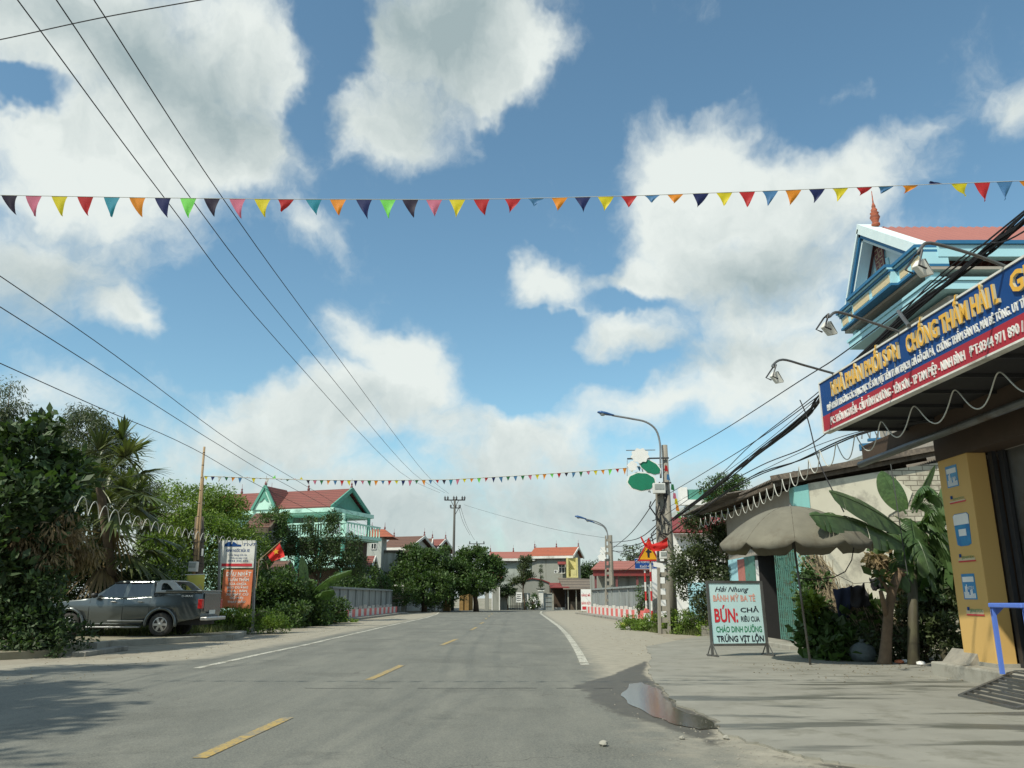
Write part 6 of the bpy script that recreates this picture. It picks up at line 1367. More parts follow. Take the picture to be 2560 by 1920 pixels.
# floodlights above the board
def flood(base_px, arm_px, head_px, Yh, label):
    Yb = ysign(*base_px); bp = Vector((XS + .05 + (YL - Yb) * .045, Yb, zt + .03)); t = T('floodlight', label, 'floodlight', bp)
    hd = P(*head_px, Yh); pk = [P(x, y, Yh + (Yb - Yh) * k) for (x, y), k in zip(arm_px, (.12, .35, .7))]
    pts = [hd + Vector((0, 0, .22))] + pk + [bp]; pp = []
    for i in range(len(pts) - 1):
        a, b, c, d = pts[max(i - 1, 0)], pts[i], pts[i + 1], pts[min(i + 2, len(pts) - 1)]
        for k in range(5): s = k / 5; pp.append(.5 * ((2 * b) + (c - a) * s + (2 * a - 5 * b + 4 * c - d) * s * s + (3 * b - a - 3 * c + d) * s ** 3))
    pp.append(pts[-1]); mk('arm', MB().tube(pp, .022, 7), 'grey_metal', t, smooth=True)
    mb = MB(); w = .105; Mx = Matrix.Translation(hd) @ Matrix.Scale(.82, 4) @ Matrix.Rotation(R(-30), 4, 'Y') @ Matrix.Rotation(R(12), 4, 'X')
    mb.add([(-.03, -w * .6, -.10), (.03 - .1, -w * .6, .10), (-.07, w * .6, .10), (-.03, w * .6, -.10), (.09, -w, -.14), (.07, -w, .15), (.07, w, .15), (.09, w, -.14)], [(0, 1, 2, 3), (0, 4, 5, 1), (1, 5, 6, 2), (2, 6, 7, 3), (3, 7, 4, 0), (4, 7, 6, 5)]); mb.xf(Mx)
    h = mk('lamp_head', mb, 'white_paint', t, bevel=.01); mk('glass', MB().box(.092, .10, -w * .9, w * .9, -.12, .13).xf(Mx), 'glass_pale', h)
    br = MB(); br.tube([Mx @ Vector((-.02, -.17, 0)), Mx @ Vector((-.1, -.17, .1)), hd + Vector((0, -.1, .23)), hd + Vector((0, .1, .23)), Mx @ Vector((-.1, .17, .1)), Mx @ Vector((-.02, .17, 0))], .014, 5); mk('bracket', br, 'dark_metal', t)
def z6(x, y): return (1780 + x / 2.836, 600 + y / 2.836)
flood(z6(860, 948), [z6(430, 890), z6(500, 848), z6(660, 890)], z6(450, 985), 13.6, 'floodlight at the far end of the sign board, lowest of the three')
flood(z6(1330, 655), [z6(830, 545), z6(900, 512), z6(1120, 580)], z6(820, 640), 11.6, 'middle floodlight on a curved arm over the sign board, against the sky')
flood(z6(2075, 205), [z6(1480, 60), z6(1550, 22), z6(1830, 95)], z6(1480, 215), 9.2, 'floodlight nearest the right edge, in front of the blue cornice')
mb = MB(); mb.tube([z_ for z_ in (PX(*z6(1395, 605), XS + .1), PX(*z6(1320, 505), XS + .4))], .03, 6); thing('sign_bracket', mb, 'grey_metal', 'short grey steel strut sticking up behind the sign board', 'bracket', PX(*z6(1395, 605), XS + .1))
# blue table, ramp grate, motorbike
t = T('blue_table', 'tall blue plastic table standing on the shop plinth at the right edge', 'table', (8.0, 12.9, .27)); zz = 1.32
xl_, xr_, yn, yf = P(2490, 1600, 13.0).x, 8.9, 12.2, 13.05
mk('table_top', MB().box(xl_ - .02, xr_, yn, yf, zz - .07, zz), 'blue_plastic', t, bevel=.015)
for x, y in ((xl_, yf - .07), (xr_ - .07, yf - .07), (xl_ + .02, yn), (xr_ - .07, yn)):
    mk('leg', MB().box(x, x + .055, y, y + .055, .27, zz - .07).prism([(x, y + .02, zz - .071), (x + .2, y + .02, zz - .071), (x + .055, y + .02, zz - .2), (x, y + .02, zz - .2)], (0, .02, 0)), 'blue_plastic', t)
t = T('ramp_grate', 'rusty steel grate lying as a ramp against the shop plinth', 'ramp', (6.8, 11.6, 0))
A, B_, C_ = Vector((*G(*z8(555, 1540)), .03)), Vector((*G(*z8(740, 1585)), .03)), Vector((7.75, 12.0, .27))
D_ = Vector((7.8, 13.2, .27)); B2 = B_ - (A - B_) * .6; C2 = C_ - (D_ - C_) * .6; A_, C_ = A, C_
fr_ = MB(); fr_.beam(A, B2, .06); fr_.beam(A, D_, .05); fr_.beam(B2, C2, .05); fr_.beam(D_, C2, .05); mk('frame', fr_, 'grey_metal', t)
for k in range(1, 9): mk('bar', MB().beam(A.lerp(D_, k / 9), B2.lerp(C2, k / 9), .035), 'grey_metal', t)
t = T('motorbike', 'dark motorbike partly hidden behind the blue table', 'motorbike', (9.3, 12.6, .27))
Mw = lambda x, y: Matrix.Translation((x, y, .57)) @ Matrix.Rotation(R(90), 4, 'X') @ Matrix.Rotation(R(20), 4, 'Y')
for x, y in ((8.62, 13.3), (9.75, 12.9)):
    w = mk('wheel', MB().lathe([(.22, -.04), (.28, -.05), (.30, 0), (.28, .05), (.22, .04)], (0, 0, 0), 22).xf(Mw(x, y)), 'tyre', t, smooth=True); mk('hub', MB().lathe([(.04, -.06), (.2, -.01), (.2, .01), (.04, .06)], (0, 0, 0), 14).xf(Mw(x, y)), 'grey_metal', w)
mb = MB(); mb.tube([(8.65, 13.28, .9), (8.95, 13.18, .75), (9.3, 13.05, .72), (9.7, 12.92, 1.0), (10.0, 12.8, 1.08)], [.06, .12, .16, .14, .08], 10); mk('body', mb, 'car_grey', t, smooth=True)
mk('seat', MB().tube([(9.2, 13.1, 1.0), (9.5, 13.0, 1.08), (9.9, 12.86, 1.14)], [.09, .12, .08], 8), 'black', t, smooth=True); mk('fork', MB().tube([(8.62, 13.3, .57), (8.8, 13.22, 1.25), (8.85, 13.0, 1.32)], .025, 6).tube([(8.8, 13.22, 1.25), (8.75, 13.5, 1.32)], .02, 6), 'galv', t)
# ------------------------------------------------------------------ hut with corrugated roof
HX, HY = 8.05, 22.9
zl, zr_ = 4.55, 5.2
t = T('roadside_hut', 'old hut with peeling cream end wall, turquoise corner and drooping corrugated roof', 'hut', (HX, HY, 0))
mb = MB().prism([(HX + .4, HY, 0), (10.6, HY, 0), (10.6, HY, zl + .35), (HX + .4, HY, zl)], (0, .2, 0)); mk('end_wall', mb, 'cream_wall', t)
mk('brick_wall', MB().prism([(10.6, HY + .03, 0), (13.5, HY + .03, 0), (13.5, HY + .03, 5.35), (10.6, HY + .03, zl + .35)], (0, .2, 0)), 'brick', t)
# ragged patch of plaster running over the brickwork
rnd = random.Random(12); pl = [(10.59, zl + .33)] + [(10.6 + .45 + .35 * math.sin(k * 1.3) + rnd.uniform(-.15, .15) - k * .015, zl + .1 - k * .33) for k in range(14)] + [(10.59, .0)]
mk('plaster_patch', MB().prism([(x, HY - .001, z) for x, z in pl], (0, .03, 0)), 'cream_wall', t)
mk('corner_pillar', MB().prism([(HX - .02, HY - .02, 0), (HX + .40, HY - .02, 0), (HX + .40, HY - .02, zl - .02), (HX - .02, HY - .02, zl - .1)], (0, .42, 0)), 'turquoise', t)
def fz(x, y): return PX(1650 + x / 2.765, 1100 + y / 2.765, HX)
yg1 = fz(835, 1400).y; yg0 = HY + .42; zg = .15
mk('step', MB().box(HX - .55, HX + .3, HY - .1, 30.4, 0, zg), 'concrete', t, bevel=.02)
yd0 = fz(680, 1200).y; yb0 = fz(612, 1200).y; ypk = fz(565, 1200).y; yend = 30.6
lint = 2.75
mk('front_wall', MB().box(HX, HX + .15, yb0, yend, 0, lint), 'sky_blue_paint', t); mk('upper_front', MB().box(HX + .03, HX + .18, yg0, yend, lint, zl - .1), 'soffit', t)
mk('pink_curtain', MB().box(HX - .03, HX - .002, yb0, ypk, .3, lint - .05), 'pink_cloth', t)
mk('green_door', MB().box(HX - .02, HX + .02, yd0, yb0 - .02, zg, lint), 'gate_green', t)
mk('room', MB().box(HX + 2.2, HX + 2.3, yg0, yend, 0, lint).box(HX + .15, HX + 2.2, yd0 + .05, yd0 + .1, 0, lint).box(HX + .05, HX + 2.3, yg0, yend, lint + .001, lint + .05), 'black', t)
n = 22; mb = MB(); ya, yb = yg0 + .02, yg1
for k in range(n + 1):
    y = ya + (yb - ya) * k / n; x = HX + .08 + .05 * (1 if k % 2 else -1); mb.beam((x, y, zg + .05), (x, y, lint), .028, .028)
for row in range(7):
    z0_ = zg + .1 + row * .38
    for k in range(n):
        y = ya + (yb - ya) * k / n; y1_ = ya + (yb - ya) * (k + 1) / n; x0_ = HX + .08 + .05 * (1 if k % 2 else -1); x1_ = HX + .08 - .05 * (1 if k % 2 else -1)
        mb.beam((x0_, y, z0_), (x1_, y1_, z0_ + .19), .016, .005); mb.beam((x0_, y, z0_ + .19), (x1_, y1_, z0_), .016, .005)
mk('folding_gate', mb, 'gate_green', t); mb = MB()
for k in range(n): 
    y = ya + (yb - ya) * (k + .5) / n; mb.beam((HX + .12, y, zg + .3), (HX + .12, y, lint - .3), (yb - ya) / n * .5, .006, up=(1, 0, 0))
mk('gate_slat', mb, 'gate_green', t)
# corrugated sheets
def corr(mb, o, ru, run, slope, n, amp=.035, per=12, th=.012):
    """o corner, ru unit vector across the waves, run length, slope vector down the sheet"""
    o, ru, slope = Vector(o), Vector(ru), Vector(slope); up = ru.cross(slope).normalized(); up = up if up.z > 0 else -up; m = n * per // 2
    vs = []
    for i in range(m + 1):
        s = i / m; p = o + ru * (run * s) + up * (amp * math.sin(s * n * 2 * math.pi)); vs += [p, p + slope, p + up * th, p + slope + up * th]
    fs = []
    for i in range(m): a = 4 * i; b = a + 4; fs += [(a, a + 1, b + 1, b), (a + 2, b + 2, b + 3, a + 3), (a + 1, a + 3, b + 3, b + 1), (a, b, b + 2, a + 2)]
    mb.add(vs, fs)
mb = MB(); corr(mb, (12.9, 22.72, 5.65), (0, 1, 0), 3.58, Vector((-5.5, 0, -1.02)), 26); corr(mb, (12.6, 26.2, 5.58), (0, 1, 0), 7.2, Vector((-5.6, 0, -.92)), 34); rf = mk('corrugated_roof', mb, 'corrugated', t)
mb = MB()
for y in (22.85, 24.2, 25.5, 27.8, 30.0, 32.6): mb.beam((7.4, y, 4.50), (12.6, y, 5.48), .08, .12)
mb.beam((7.5, 22.75, 4.5), (7.2, 33.2, 4.52), .08, .1); mk('rafter', mb, 'wood_old', rf)
mb = MB(); mb.beam((7.35, 22.7, 4.66), (13.2, 22.7, 5.74), .08, .16); mk('ridge_board', mb, 'roof_old', rf)
rnd = random.Random(8); mb = MB()
for k in range(26):
    x = 8 + k * .19; mb.beam((x, 22.76 + rnd.uniform(-.1, .1), 4.72 + (x - 7.5) * .185 + rnd.uniform(-.02, .05)), (x + rnd.uniform(.1, .4), 22.86, 4.74 + (x - 7.5) * .185 + rnd.uniform(0, .06)), .05, .04)
mk('roof_debris', mb, 'wood_old', rf)
# ------------------------------------------------------------------ blue gabled house
XG = 12.4; apx = Vector((XG, 26.0, 14.0)); nE = Vector((XG, 22.5, 11.65)); fE = Vector((XG, 27.9, 11.65)); apx.y = PX(2156, 572, XG).y; apx.z = PX(2156, 572, XG).z; fE.y = PX(2122, 765, XG).y
t = T('blue_house', 'tall house with pale blue gable, dark blue trim and pink roof rising behind shop', 'house', (XG, 25, 0))
bk = Vector((11, 0, 0))
mb = MB(); nn = nE - apx; ru = Vector((1, 0, 0))
corr(mb, apx + Vector((-.15, 0, .05)), ru, 11, nn * 1.04, 40, .03); corr(mb, apx + Vector((-.15, 0, .05)), ru, 11, (fE - apx) * 1.02, 40, .03); rf = mk('roof', mb, 'tile_sheet', t)
mb = MB(); mb.beam(apx + Vector((-.1, 0, .0)), nE + nn * .06 + Vector((-.1, 0, 0)), .12, .34, up=(1, 0, 0)); mb.beam(apx + Vector((-.1, 0, .0)), fE + Vector((-.1, 0, 0)), .12, .30, up=(1, 0, 0)); 
mb2 = MB()
def rake(mb, off, w, x0, x1, p, q):
    d = (q - p).normalized(); nrm = Vector((0, -d.z, d.y)); nrm = nrm if nrm.z < 0 else -nrm
    mb.prism([Vector((x0, *(p + nrm * off)[1:])), Vector((x0, *(q + nrm * off)[1:])), Vector((x0, *(q + nrm * (off + w))[1:])), Vector((x0, *(p + nrm * (off + w))[1:]))], (x1 - x0, 0, 0))
m1, m2_, m3 = MB(), MB(), MB()
for q, o1, w1 in ((nE + nn * .05, -.16, .32), (fE, .06, .10)): rake(m1, o1, w1, XG - .22, XG + .3, apx, q); rake(m2_, .161, .12, XG - .16, XG + .3, apx, q); rake(m3, .282, .10, XG - .08, XG + .3, apx, q)
mk('white_bargeboard', m1, 'pale_trim', rf); mk('blue_bargeboard', m2_, 'deep_blue_paint', rf); mk('inner_bargeboard', m3, 'pale_trim', rf)
mk('gable_wall', MB().prism([nE + Vector((.5, .2, 0)), fE + Vector((.5, -.2, 0)), apx + Vector((.5, 0, -.3))], (.2, 0, 0)), 'pale_trim', t)
# stepped emblem with key pattern
cy = apx.y - .1; mb = MB().prism([(XG + .499, cy + y, 11.7 + z) for y, z in ((-1.1, .0), (-.8, .45), (-.55, .5), (-.5, .95), (-.3, 1.0), (-.25, 1.5), (.25, 1.5), (.3, 1.0), (.5, .95), (.55, .5), (.8, .45), (1.1, 0))], (-.05, 0, 0)); o = mk('gable_emblem', mb, 'sky_blue_paint', t)
mb = MB().box(XG + .41, XG + .448, cy - .32, cy + .32, 11.85, 13.3); mk('emblem_panel', mb, 'maroon', o); mb = MB()
for r_ in range(3):
    for c_ in range(2):
        y, z = cy - .27 + c_ * .29, 11.95 + r_ * .45; w = .24
        for (a, b, c__, d) in ((y, y + w, z, z + .02), (y, y + w, z + .34, z + .36), (y, y + .02, z, z + .36), (y + w - .02, y + w, z, z + .2), (y + .08, y + w, z + .18, z + .2)): mb.box(XG + .40, XG + .409, a, b, c__, d)
mk('key_pattern', mb, 'cream_trim', o)
# cornice: blue mouldings with cream panels, stepping out in the middle
yn, yf = nE.y - .35, fE.y + .35; mb = MB(); mbl = MB(); mcr = MB(); z0_ = 11.62
segs = [(yn, yn + 1.5, .0), (yn + 1.5, yf - 1.5, .22), (yf - 1.5, yf, .0)]
for (a, b, o_) in segs:
    x0_ = XG - .25 - o_; mbl.box(x0_ - .12, XG + .6, a, b, z0_ - .10, z0_); mb.box(x0_ - .05, XG + .6, a, b, z0_ - .16, z0_ - .101); mbl.box(x0_, XG + .6, a, b, z0_ - .24, z0_ - .161); mb.box(x0_ + .06, XG + .6, a, b, z0_ - .62, z0_ - .241)
    nseg = 2; L__ = (b - a) / nseg
    for k in range(nseg): mcr.box(x0_ + .045, x0_ + .059, a + k * L__ + .12, a + (k + 1) * L__ - .12, z0_ - .56, z0_ - .30)
    mbl.box(x0_ + .02, XG + .6, a, b, z0_ - .70, z0_ - .621)
mk('cornice', mb, 'sky_blue_paint', t); mk('cornice_moulding', mbl, 'deep_blue_paint', t); mk('cornice_panel', mcr, 'cream_trim', t)
mk('soffit', MB().box(XG - .1, XG + 11, yn, yf, z0_ - .80, z0_ - .71), 'soffit', t)
mk('upper_wall', MB().box(XG + 1.6, XG + 11, yn + .7, yf - .5, 8.2, z0_ - .81), 'sky_blue_paint', t); mk('balcony_slab', MB().box(XG, XG + 11, yn, yf, 10.2, 10.45).box(XG - .05, XG + 11, yn - .05, yf + .05, 10.46, 10.56), 'sky_blue_paint', t)
mk('lower_wall', MB().box(XG + .6, XG + 11, yn + .3, yf - .3, 0, 10.1), 'soffit', t)
for y in (yn + .2, yf - .5): mk('balcony_column', MB().box(XG + .1, XG + .4, y, y + .3, 10.57, z0_ - .81), 'sky_blue_paint', t)
# eaves band on the near side
mb = MB().box(XG + .3, XG + 4.6, yn - .02, yn + .3, z0_ - .40, z0_ - .02); mk('eaves_band', mb, 'sky_blue_paint', t); mk('eaves_moulding', MB().box(XG + .3, XG + 11, yn - .1, yn + .3, z0_ - .015, z0_ + .1), 'deep_blue_paint', t)
mk('cream_wall', MB().box(XG + 4.7, XG + 11, yn + .1, yn + .69, 8.2, z0_ - .03), 'cream_wall', t); mk('brown_post', MB().box(XG + 4.4, XG + 4.65, yn + .05, yn + .3, 8.2, z0_ - .42), 'maroon', t)
mk('finial', MB().lathe([(.09, 0), (.14, .04), (.14, .1), (.10, .14), (.12, .22), (.17, .34), (.12, .46), (.15, .5), (.09, .55), (.11, .62), (.06, .7), (.07, .76), (.025, .9), (.01, 1.35)], PX(2190, 566, XG + .2) * 1, 14), 'tile_orange', rf, smooth=True)
# lower blue ledge and red roof edge visible under the canopy
a, b = P(2150, 1122, 27), P(2345, 1085, 27); t = T('blue_annex', 'low annex roof edge with blue gutter and white tubular rail seen under the canopy', 'annex', (a.x, 27, 0))
mb = MB(); mb.beam((a.x, 27, a.z + .05), (b.x + 1.5, 26.0, a.z + .15), .25, .22); mb.beam((a.x + .3, 27, a.z + .3), (b.x + 1.5, 26.0, a.z + .42), .2, .08); mk('gutter', mb, 'deep_blue_paint', t)
mk('red_roof', MB().prism([(a.x + .5, 27.1, a.z - .5), (b.x + 2, 27.1, a.z - .5), (b.x + 2, 27.1, a.z - .06), (a.x + .5, 27.1, a.z - .06)], (0, .1, 0)), 'red_sheet', t); mb = MB()
for k in range(5): x = a.x + .1 + k * .28; mb.tube([(x, 27, a.z + .35), (x + .1, 27, a.z + .9), (x + .28, 27, a.z + .35)], .025, 5)
mb.tube([(a.x, 27, a.z + .62), (a.x + 1.6, 27, a.z + .66)], .02, 5); mk('rail', mb, 'galv', t)
mk('wall', MB().box(a.x + .6, b.x + 2, 27.3, 30, 0, a.z), 'grey_wall', t)
# ------------------------------------------------------------------ umbrella and sign stand
fo = Vector((*G(2026, 1662, .03), .03)); hub = P(1976, 1300, fo.y + .15); Rr = 1.62
t = T('street_umbrella', 'large faded beige market umbrella on a thin leaning pole', 'umbrella', fo)
mk('pole', MB().tube([fo, fo.lerp(hub, .5), hub + Vector((0, 0, .25))], .026, 8), 'grey_metal', t, smooth=True)
c0 = P(1976, 1267, hub.y) ; zrim = P(1976, 1352, hub.y - Rr * .6).z; hgt = c0.z - zrim
nseg, nr = 10, 9; V = []; F = []
def can(a, r, off=0):
    k = (a / (2 * math.pi) * nseg) % 1; sc = 1 - .035 * math.sin(math.pi * k) * r; sag = -.025 * math.sin(math.pi * k) * r * r
    tilt = -.05 * math.cos(a) * r * Rr
    return Vector((c0.x + Rr * r * sc * math.cos(a), c0.y + Rr * r * sc * math.sin(a), c0.z - hgt * (r ** 1.9) + sag * 1.2 + tilt * 0 + off))
M_ = nseg * 6
for i in range(nr + 1):
    for k in range(M_): V.append(can(2 * math.pi * k / M_, max(i / nr, .01)))
for k in range(M_):
    a = 2 * math.pi * k / M_; p = can(a, 1); ph = (a / (2 * math.pi) * nseg) % 1; gap = .0 if .04 < ph < .96 else .12; V.append(p + Vector((.015 * math.cos(a), .015 * math.sin(a), -.15 + gap + .015 * math.sin(k * 2.2))))
for i in range(nr + 1):
    for k in range(M_): F.append((i * M_ + k, i * M_ + (k + 1) % M_, (i + 1) * M_ + (k + 1) % M_, (i + 1) * M_ + k))
mb = MB(); mb.add(V, F); o = mk('canopy', mb, 'canvas', t, smooth=True); sd = o.modifiers.new('s', 'SOLIDIFY'); sd.thickness = .008
for k in range(nseg): a = 2 * math.pi * k / nseg; mk('rib', MB().tube([can(a, r / 6, -.03) for r in range(7)], .009, 5), 'dark_metal', t)
for k in range(nseg): a = 2 * math.pi * k / nseg; mk('seam', MB().tube([can(a, max(r / 8, .03), .006) for r in range(9)], .007, 4), 'seam', t)
mk('tip', MB().lathe([(.05, 0), (.04, .04), (.015, .06), (.01, .1)], c0 + Vector((0, 0, -.01)), 8), 'grey_metal', t)
# hose hanging from the rim
hp = [P(1650 + x / 2.765, 1100 + y / 2.765, 18.4) for x, y in ((1340, 740), (1325, 830), (1280, 910), (1200, 950), (1080, 965), (960, 955))]
thing('hose', MB().tube([hp[0].lerp(hp[0], 0)] + hp[1:], .012, 6), 'wire', 'thin dark hose looping from the umbrella rim to its pole', 'hose', hp[0])
# A-frame sign
a0 = Vector((*G(1782, 1644), .03)); a1 = Vector((*G(1921, 1642), .03)); r = (a1 - a0); W_ = r.length; r.normalize(); back = Vector((-r.y, r.x, 0)); up = (Vector((0, 0, 1)) + back * .05).normalized()
t = T('sign_stand', 'freestanding food sign on steel feet with red, green and black lettering', 'sign stand', a0)
Pq = lambda s, h, d=0: a0 + r * (s * W_) + up * h - back * d
H0, H1 = .26, 1.75; mb = MB()
mb.beam(Pq(0, 0), Pq(0, H1), .06, .04, up=back); mb.beam(Pq(1, 0), Pq(1, H1), .06, .04, up=back); mb.beam(Pq(-.02, H1), Pq(1.02, H1), .04, .06); mb.beam(Pq(0, H0), Pq(1, H0), .04, .06); mk('frame', mb, 'grey_metal', t)
for s in (0, 1):
    f = MB(); f.beam(Pq(s, .02) - back * .32, Pq(s, .02) + back * .32, .04, .03); f.beam(Pq(s, .02) - back * .28, Pq(s, .34), .02, .02); f.beam(Pq(s, .02) + back * .28, Pq(s, .34), .02, .02); f.beam(Pq(s, .02) - r * .14, Pq(s, .02) + r * .14, .03, .025); mk('foot', f, 'grey_metal', t)
o = mk('board', MB().prism([Pq(.03, H0 + .03), Pq(.97, H0 + .03), Pq(.97, H1 - .03), Pq(.03, H1 - .03)], back * .02), 'sign_cyan', t)
def line(s_, x0, x1, y0, y1, m, **k):
    """x,y in the zoomed sign coordinates: 345..715, 1010..1400"""
    mb = MB(); fx_ = lambda x: .03 + .94 * (x - 345) / 370; fy = lambda y: H0 + .03 + (H1 - H0 - .06) * (1400 - y) / 390
    text(mb, s_, Pq(fx_(x0), fy(y1)), r, up, fy(y0) - fy(y1), (fx_(x1) - fx_(x0)) * W_, **k); mk('lettering', mb, m, o)
line('Hải Nhung', 385, 630, 1032, 1066, 'letter_black', shear=.45, bold=.005); line('BÁNH MỲ BA TÊ', 368, 672, 1088, 1128, 'letter_salmon', bold=.03)
line('BÚN:', 368, 535, 1175, 1262, 'letter_red', bold=.03); line('CHẢ', 556, 690, 1170, 1200, 'letter_black', bold=.02); line('RIÊU CUA', 556, 690, 1226, 1260, 'letter_black', bold=.02)
line('CHÁO DINH DƯỠNG', 372, 698, 1290, 1328, 'letter_green', bold=.02); line('TRỨNG VỊT LỘN', 372, 706, 1350, 1388, 'letter_black', bold=.03)
# ------------------------------------------------------------------ banana clump, cut tree, clothes, rubbish
def z5(x, y): return (1960 + x / 2.962, 1140 + y / 2.962)
bf = Vector((*G(*z5(960, 1556)), 0)); cr = P(*z5(880, 640), 19.2)
q = lambda x, y, Y=19.2: P(*z5(x, y), Y)
banana(tuple(bf), [(q(900, 560, 18.6), q(335, 265, 16.9), .40, .10, .12, 1.05), (q(930, 690, 18.6), q(190, 440, 16.3), .42, .22, .5, 1.0), (q(905, 430), q(720, 110, 19.4), .34, .02, .1, 1.0), (q(940, 400), q(1175, 370, 19), .42, .5, .35, .2), (q(950, 420), q(1120, 70, 19.6), .22, .05, .1, 1.1),
       (q(950, 520), q(1220, 640, 18.8), .45, .25, .3, .2), (q(930, 560), q(1150, 900, 18.8), .42, .3, .4, .3), (q(900, 620), q(640, 700, 18.5), .34, .25, .3, .3), (q(940, 620), q(960, 900, 18.6), .4, .35, .4, .4), (q(930, 500), q(1000, 760, 18.7), .45, .4, .3, .5), (q(1000, 560, 19), q(1180, 480, 18.9), .5, .25, .35, .6), (q(1040, 640, 19), q(1235, 800, 18.7), .5, .3, .35, .7), (q(1000, 700, 19), q(1130, 1000, 18.5), .48, .3, .4, .8), (q(930, 700, 18.9), q(870, 980, 18.4), .42, .3, .45, .9), (q(980, 420, 19.1), q(1150, 560, 18.8), .5, .4, .3, .9), (q(960, 640, 18.9), q(1080, 860, 18.4), .5, .3, .5, .2)], 'large banana clump with torn leaves reaching over the umbrella', stem=.13)
banana(tuple(bf + Vector((.9, .4, 0))), [(q(1080, 980), q(1230, 760, 19.2), .3, .2, .3, .3), (q(1070, 1000), q(1010, 820, 19), .3, .15, .2, .4), (q(1080, 1000), q(1200, 1080, 18.6), .3, .2, .3, .3), (q(1060, 1000), q(960, 1060, 18.6), .28, .15, .3, .2)], 'smaller banana plant in the shade beside the yellow pillar', stem=.08)
hedge('banana_plant', 'mass of big drooping banana leaves between the brick wall and the yellow pillar', [B(*z5(1100, 700), 19.6, .55, .4, .6), B(*z5(1150, 900), 19.3, .5, .4, .6), B(*z5(980, 950), 19.5, .45, .35, .5), B(*z5(1180, 600), 19.9, .4, .3, .5)], 22, 12, .75, 'banana_leaf', 221, 'banana plant', (.15, .35), .36, .8)
f0 = Vector((*G(*z5(745, 1550)), 0)); t = T('cut_tree', 'pale bare trunk of a pollarded tree standing beside the hanging clothes', 'tree', f0)
mk('trunk', MB().tube([f0 + Vector((0, 0, -.02)), f0 + Vector((.02, 0, .1)), q(760, 1350, f0.y), q(775, 1150, f0.y), q(800, 1000, f0.y), q(850, 870, f0.y)], [.19, .135, .11, .10, .095, .085], 11), 'bark_pale', t, smooth=True)
mk('branch', MB().tube([q(765, 1200, f0.y), q(735, 1080, f0.y - .1), q(715, 1000, f0.y - .2)], [.07, .06, .045], 8), 'bark_pale', t, smooth=True); mk('branch', MB().tube([q(790, 1040, f0.y), q(745, 950, f0.y), q(700, 900, f0.y)], [.05, .04, .03], 7), 'bark_pale', t, smooth=True); mk('branch', MB().tube([q(860, 880, f0.y), q(875, 840, f0.y)], [.1, .12], 8), 'bark_pale', t, smooth=True)
leaf_mesh('crown', 'leaf_mid', [tuple(q(850, 790, f0.y)) + (.12,), tuple(q(700, 900, f0.y)) + (.15,)], 16, .2, .28, 201, t, tuple(f0), .6, .2)
cloth([z5(365, 985), z5(500, 960), z5(505, 1190), z5(400, 1195)], 19.6, 14, 10, 2, .035, 'navy_cloth', 'navy blue cloth hanging on the line over the scrub', 'cloth', 'hanging_cloth')
cloth([z5(490, 965), z5(600, 940), z5(640, 1110), z5(505, 1120)], 19.4, 12, 10, 5, .05, 'dark_cloth', 'black jacket hanging beside the navy blue cloth', 'jacket', 'hanging_jacket')
cloth([z5(640, 905), z5(700, 890), z5(770, 960), z5(650, 1000)], 19.1, 10, 8, 7, .05, 'dark_cloth', 'dark cloth draped over the cut tree branch', 'cloth', 'hanging_cloth')
thing('clothes_line', MB().tube([q(120, 715, 20), q(350, 860, 19.8), q(520, 945, 19.5), q(700, 930, 19.2)], .006, 4), 'wire', 'thin washing line from the turquoise corner to the cut tree', 'cable', q(120, 715, 20))
hedge('shrub', 'dark low scrub with broad leaves in front of the cream wall', [B(*z5(330, 1330), 20.0, .75, .5, .6), B(*z5(250, 1400), 19.6, .55, .4, .5), B(*z5(450, 1350), 19.8, .7, .5, .6), B(*z5(560, 1400), 19.4, .6, .4, .5), B(*z5(400, 1460), 19.2, .8, .4, .35), B(*z5(620, 1280), 19.8, .4, .4, .5)], 64, 34, .24, 'leaf_mid', 211, 'shrub', (.15, .35), .75)
hedge('creeper', 'dry creeper with a few green leaves climbing the turquoise corner', [B(*z5(180, 800), 21.5, .3, .3, .5), B(*z5(190, 950), 21, .3, .3, .5), B(*z5(240, 900), 21, .25, .3, .5), B(*z5(200, 1060), 20.5, .32, .3, .3), B(*z5(230, 1200), 20.5, .3, .3, .5)], 60, 40, .12, 'leaf_mid', 213, 'creeper', (.1, .25), .55, .3)
hedge('shrub', 'pale green rosette shrub beside the umbrella pole', [B(*z5(190, 1100), 20.0, .28, .25, .25)], 14, 26, .2, 'leaf_bright', 215, 'shrub', (.06, .14), .5)
hedge('scrub', 'dark tangled scrub between the cut tree and the yellow pillar', [B(*z5(1000, 1250), 19.2, .8, .5, .7), B(*z5(1150, 1200), 19, .8, .5, .9), B(*z5(900, 1400), 19.2, .5, .4, .5), B(*z5(1080, 1400), 18.8, .8, .5, .6), B(*z5(1230, 1380), 18.4, .6, .4, .6), B(*z5(1200, 1050), 19, .6, .4, .7), B(*z5(640, 1440), 19, .4, .3, .4)], 150, 50, .13, 'leaf_olive', 217, 'scrub', (.15, .35), .4)
def twigs(name, label, a, b, n, spread, L_, r_, seed, m='dry_straw', cat='brushwood'):
    rnd = random.Random(seed); mb = MB(); a, b = Vector(a), Vector(b)
    for k in range(n):
        c = a.lerp(b, rnd.random()) + Vector((rnd.gauss(0, spread), rnd.gauss(0, spread * .6), rnd.gauss(0, spread * .7))); c.z = max(c.z, .05)
        d = (b - a).normalized() * L_ * rnd.uniform(.5, 1.2) + Vector((rnd.gauss(0, .12), rnd.gauss(0, .12), rnd.gauss(0, .12))); mb.tube([c - d / 2, c + Vector((rnd.gauss(0, .02), 0, rnd.gauss(0, .02))), c + d / 2], r_, 3)
    thing(name, mb, m, label, cat, a)
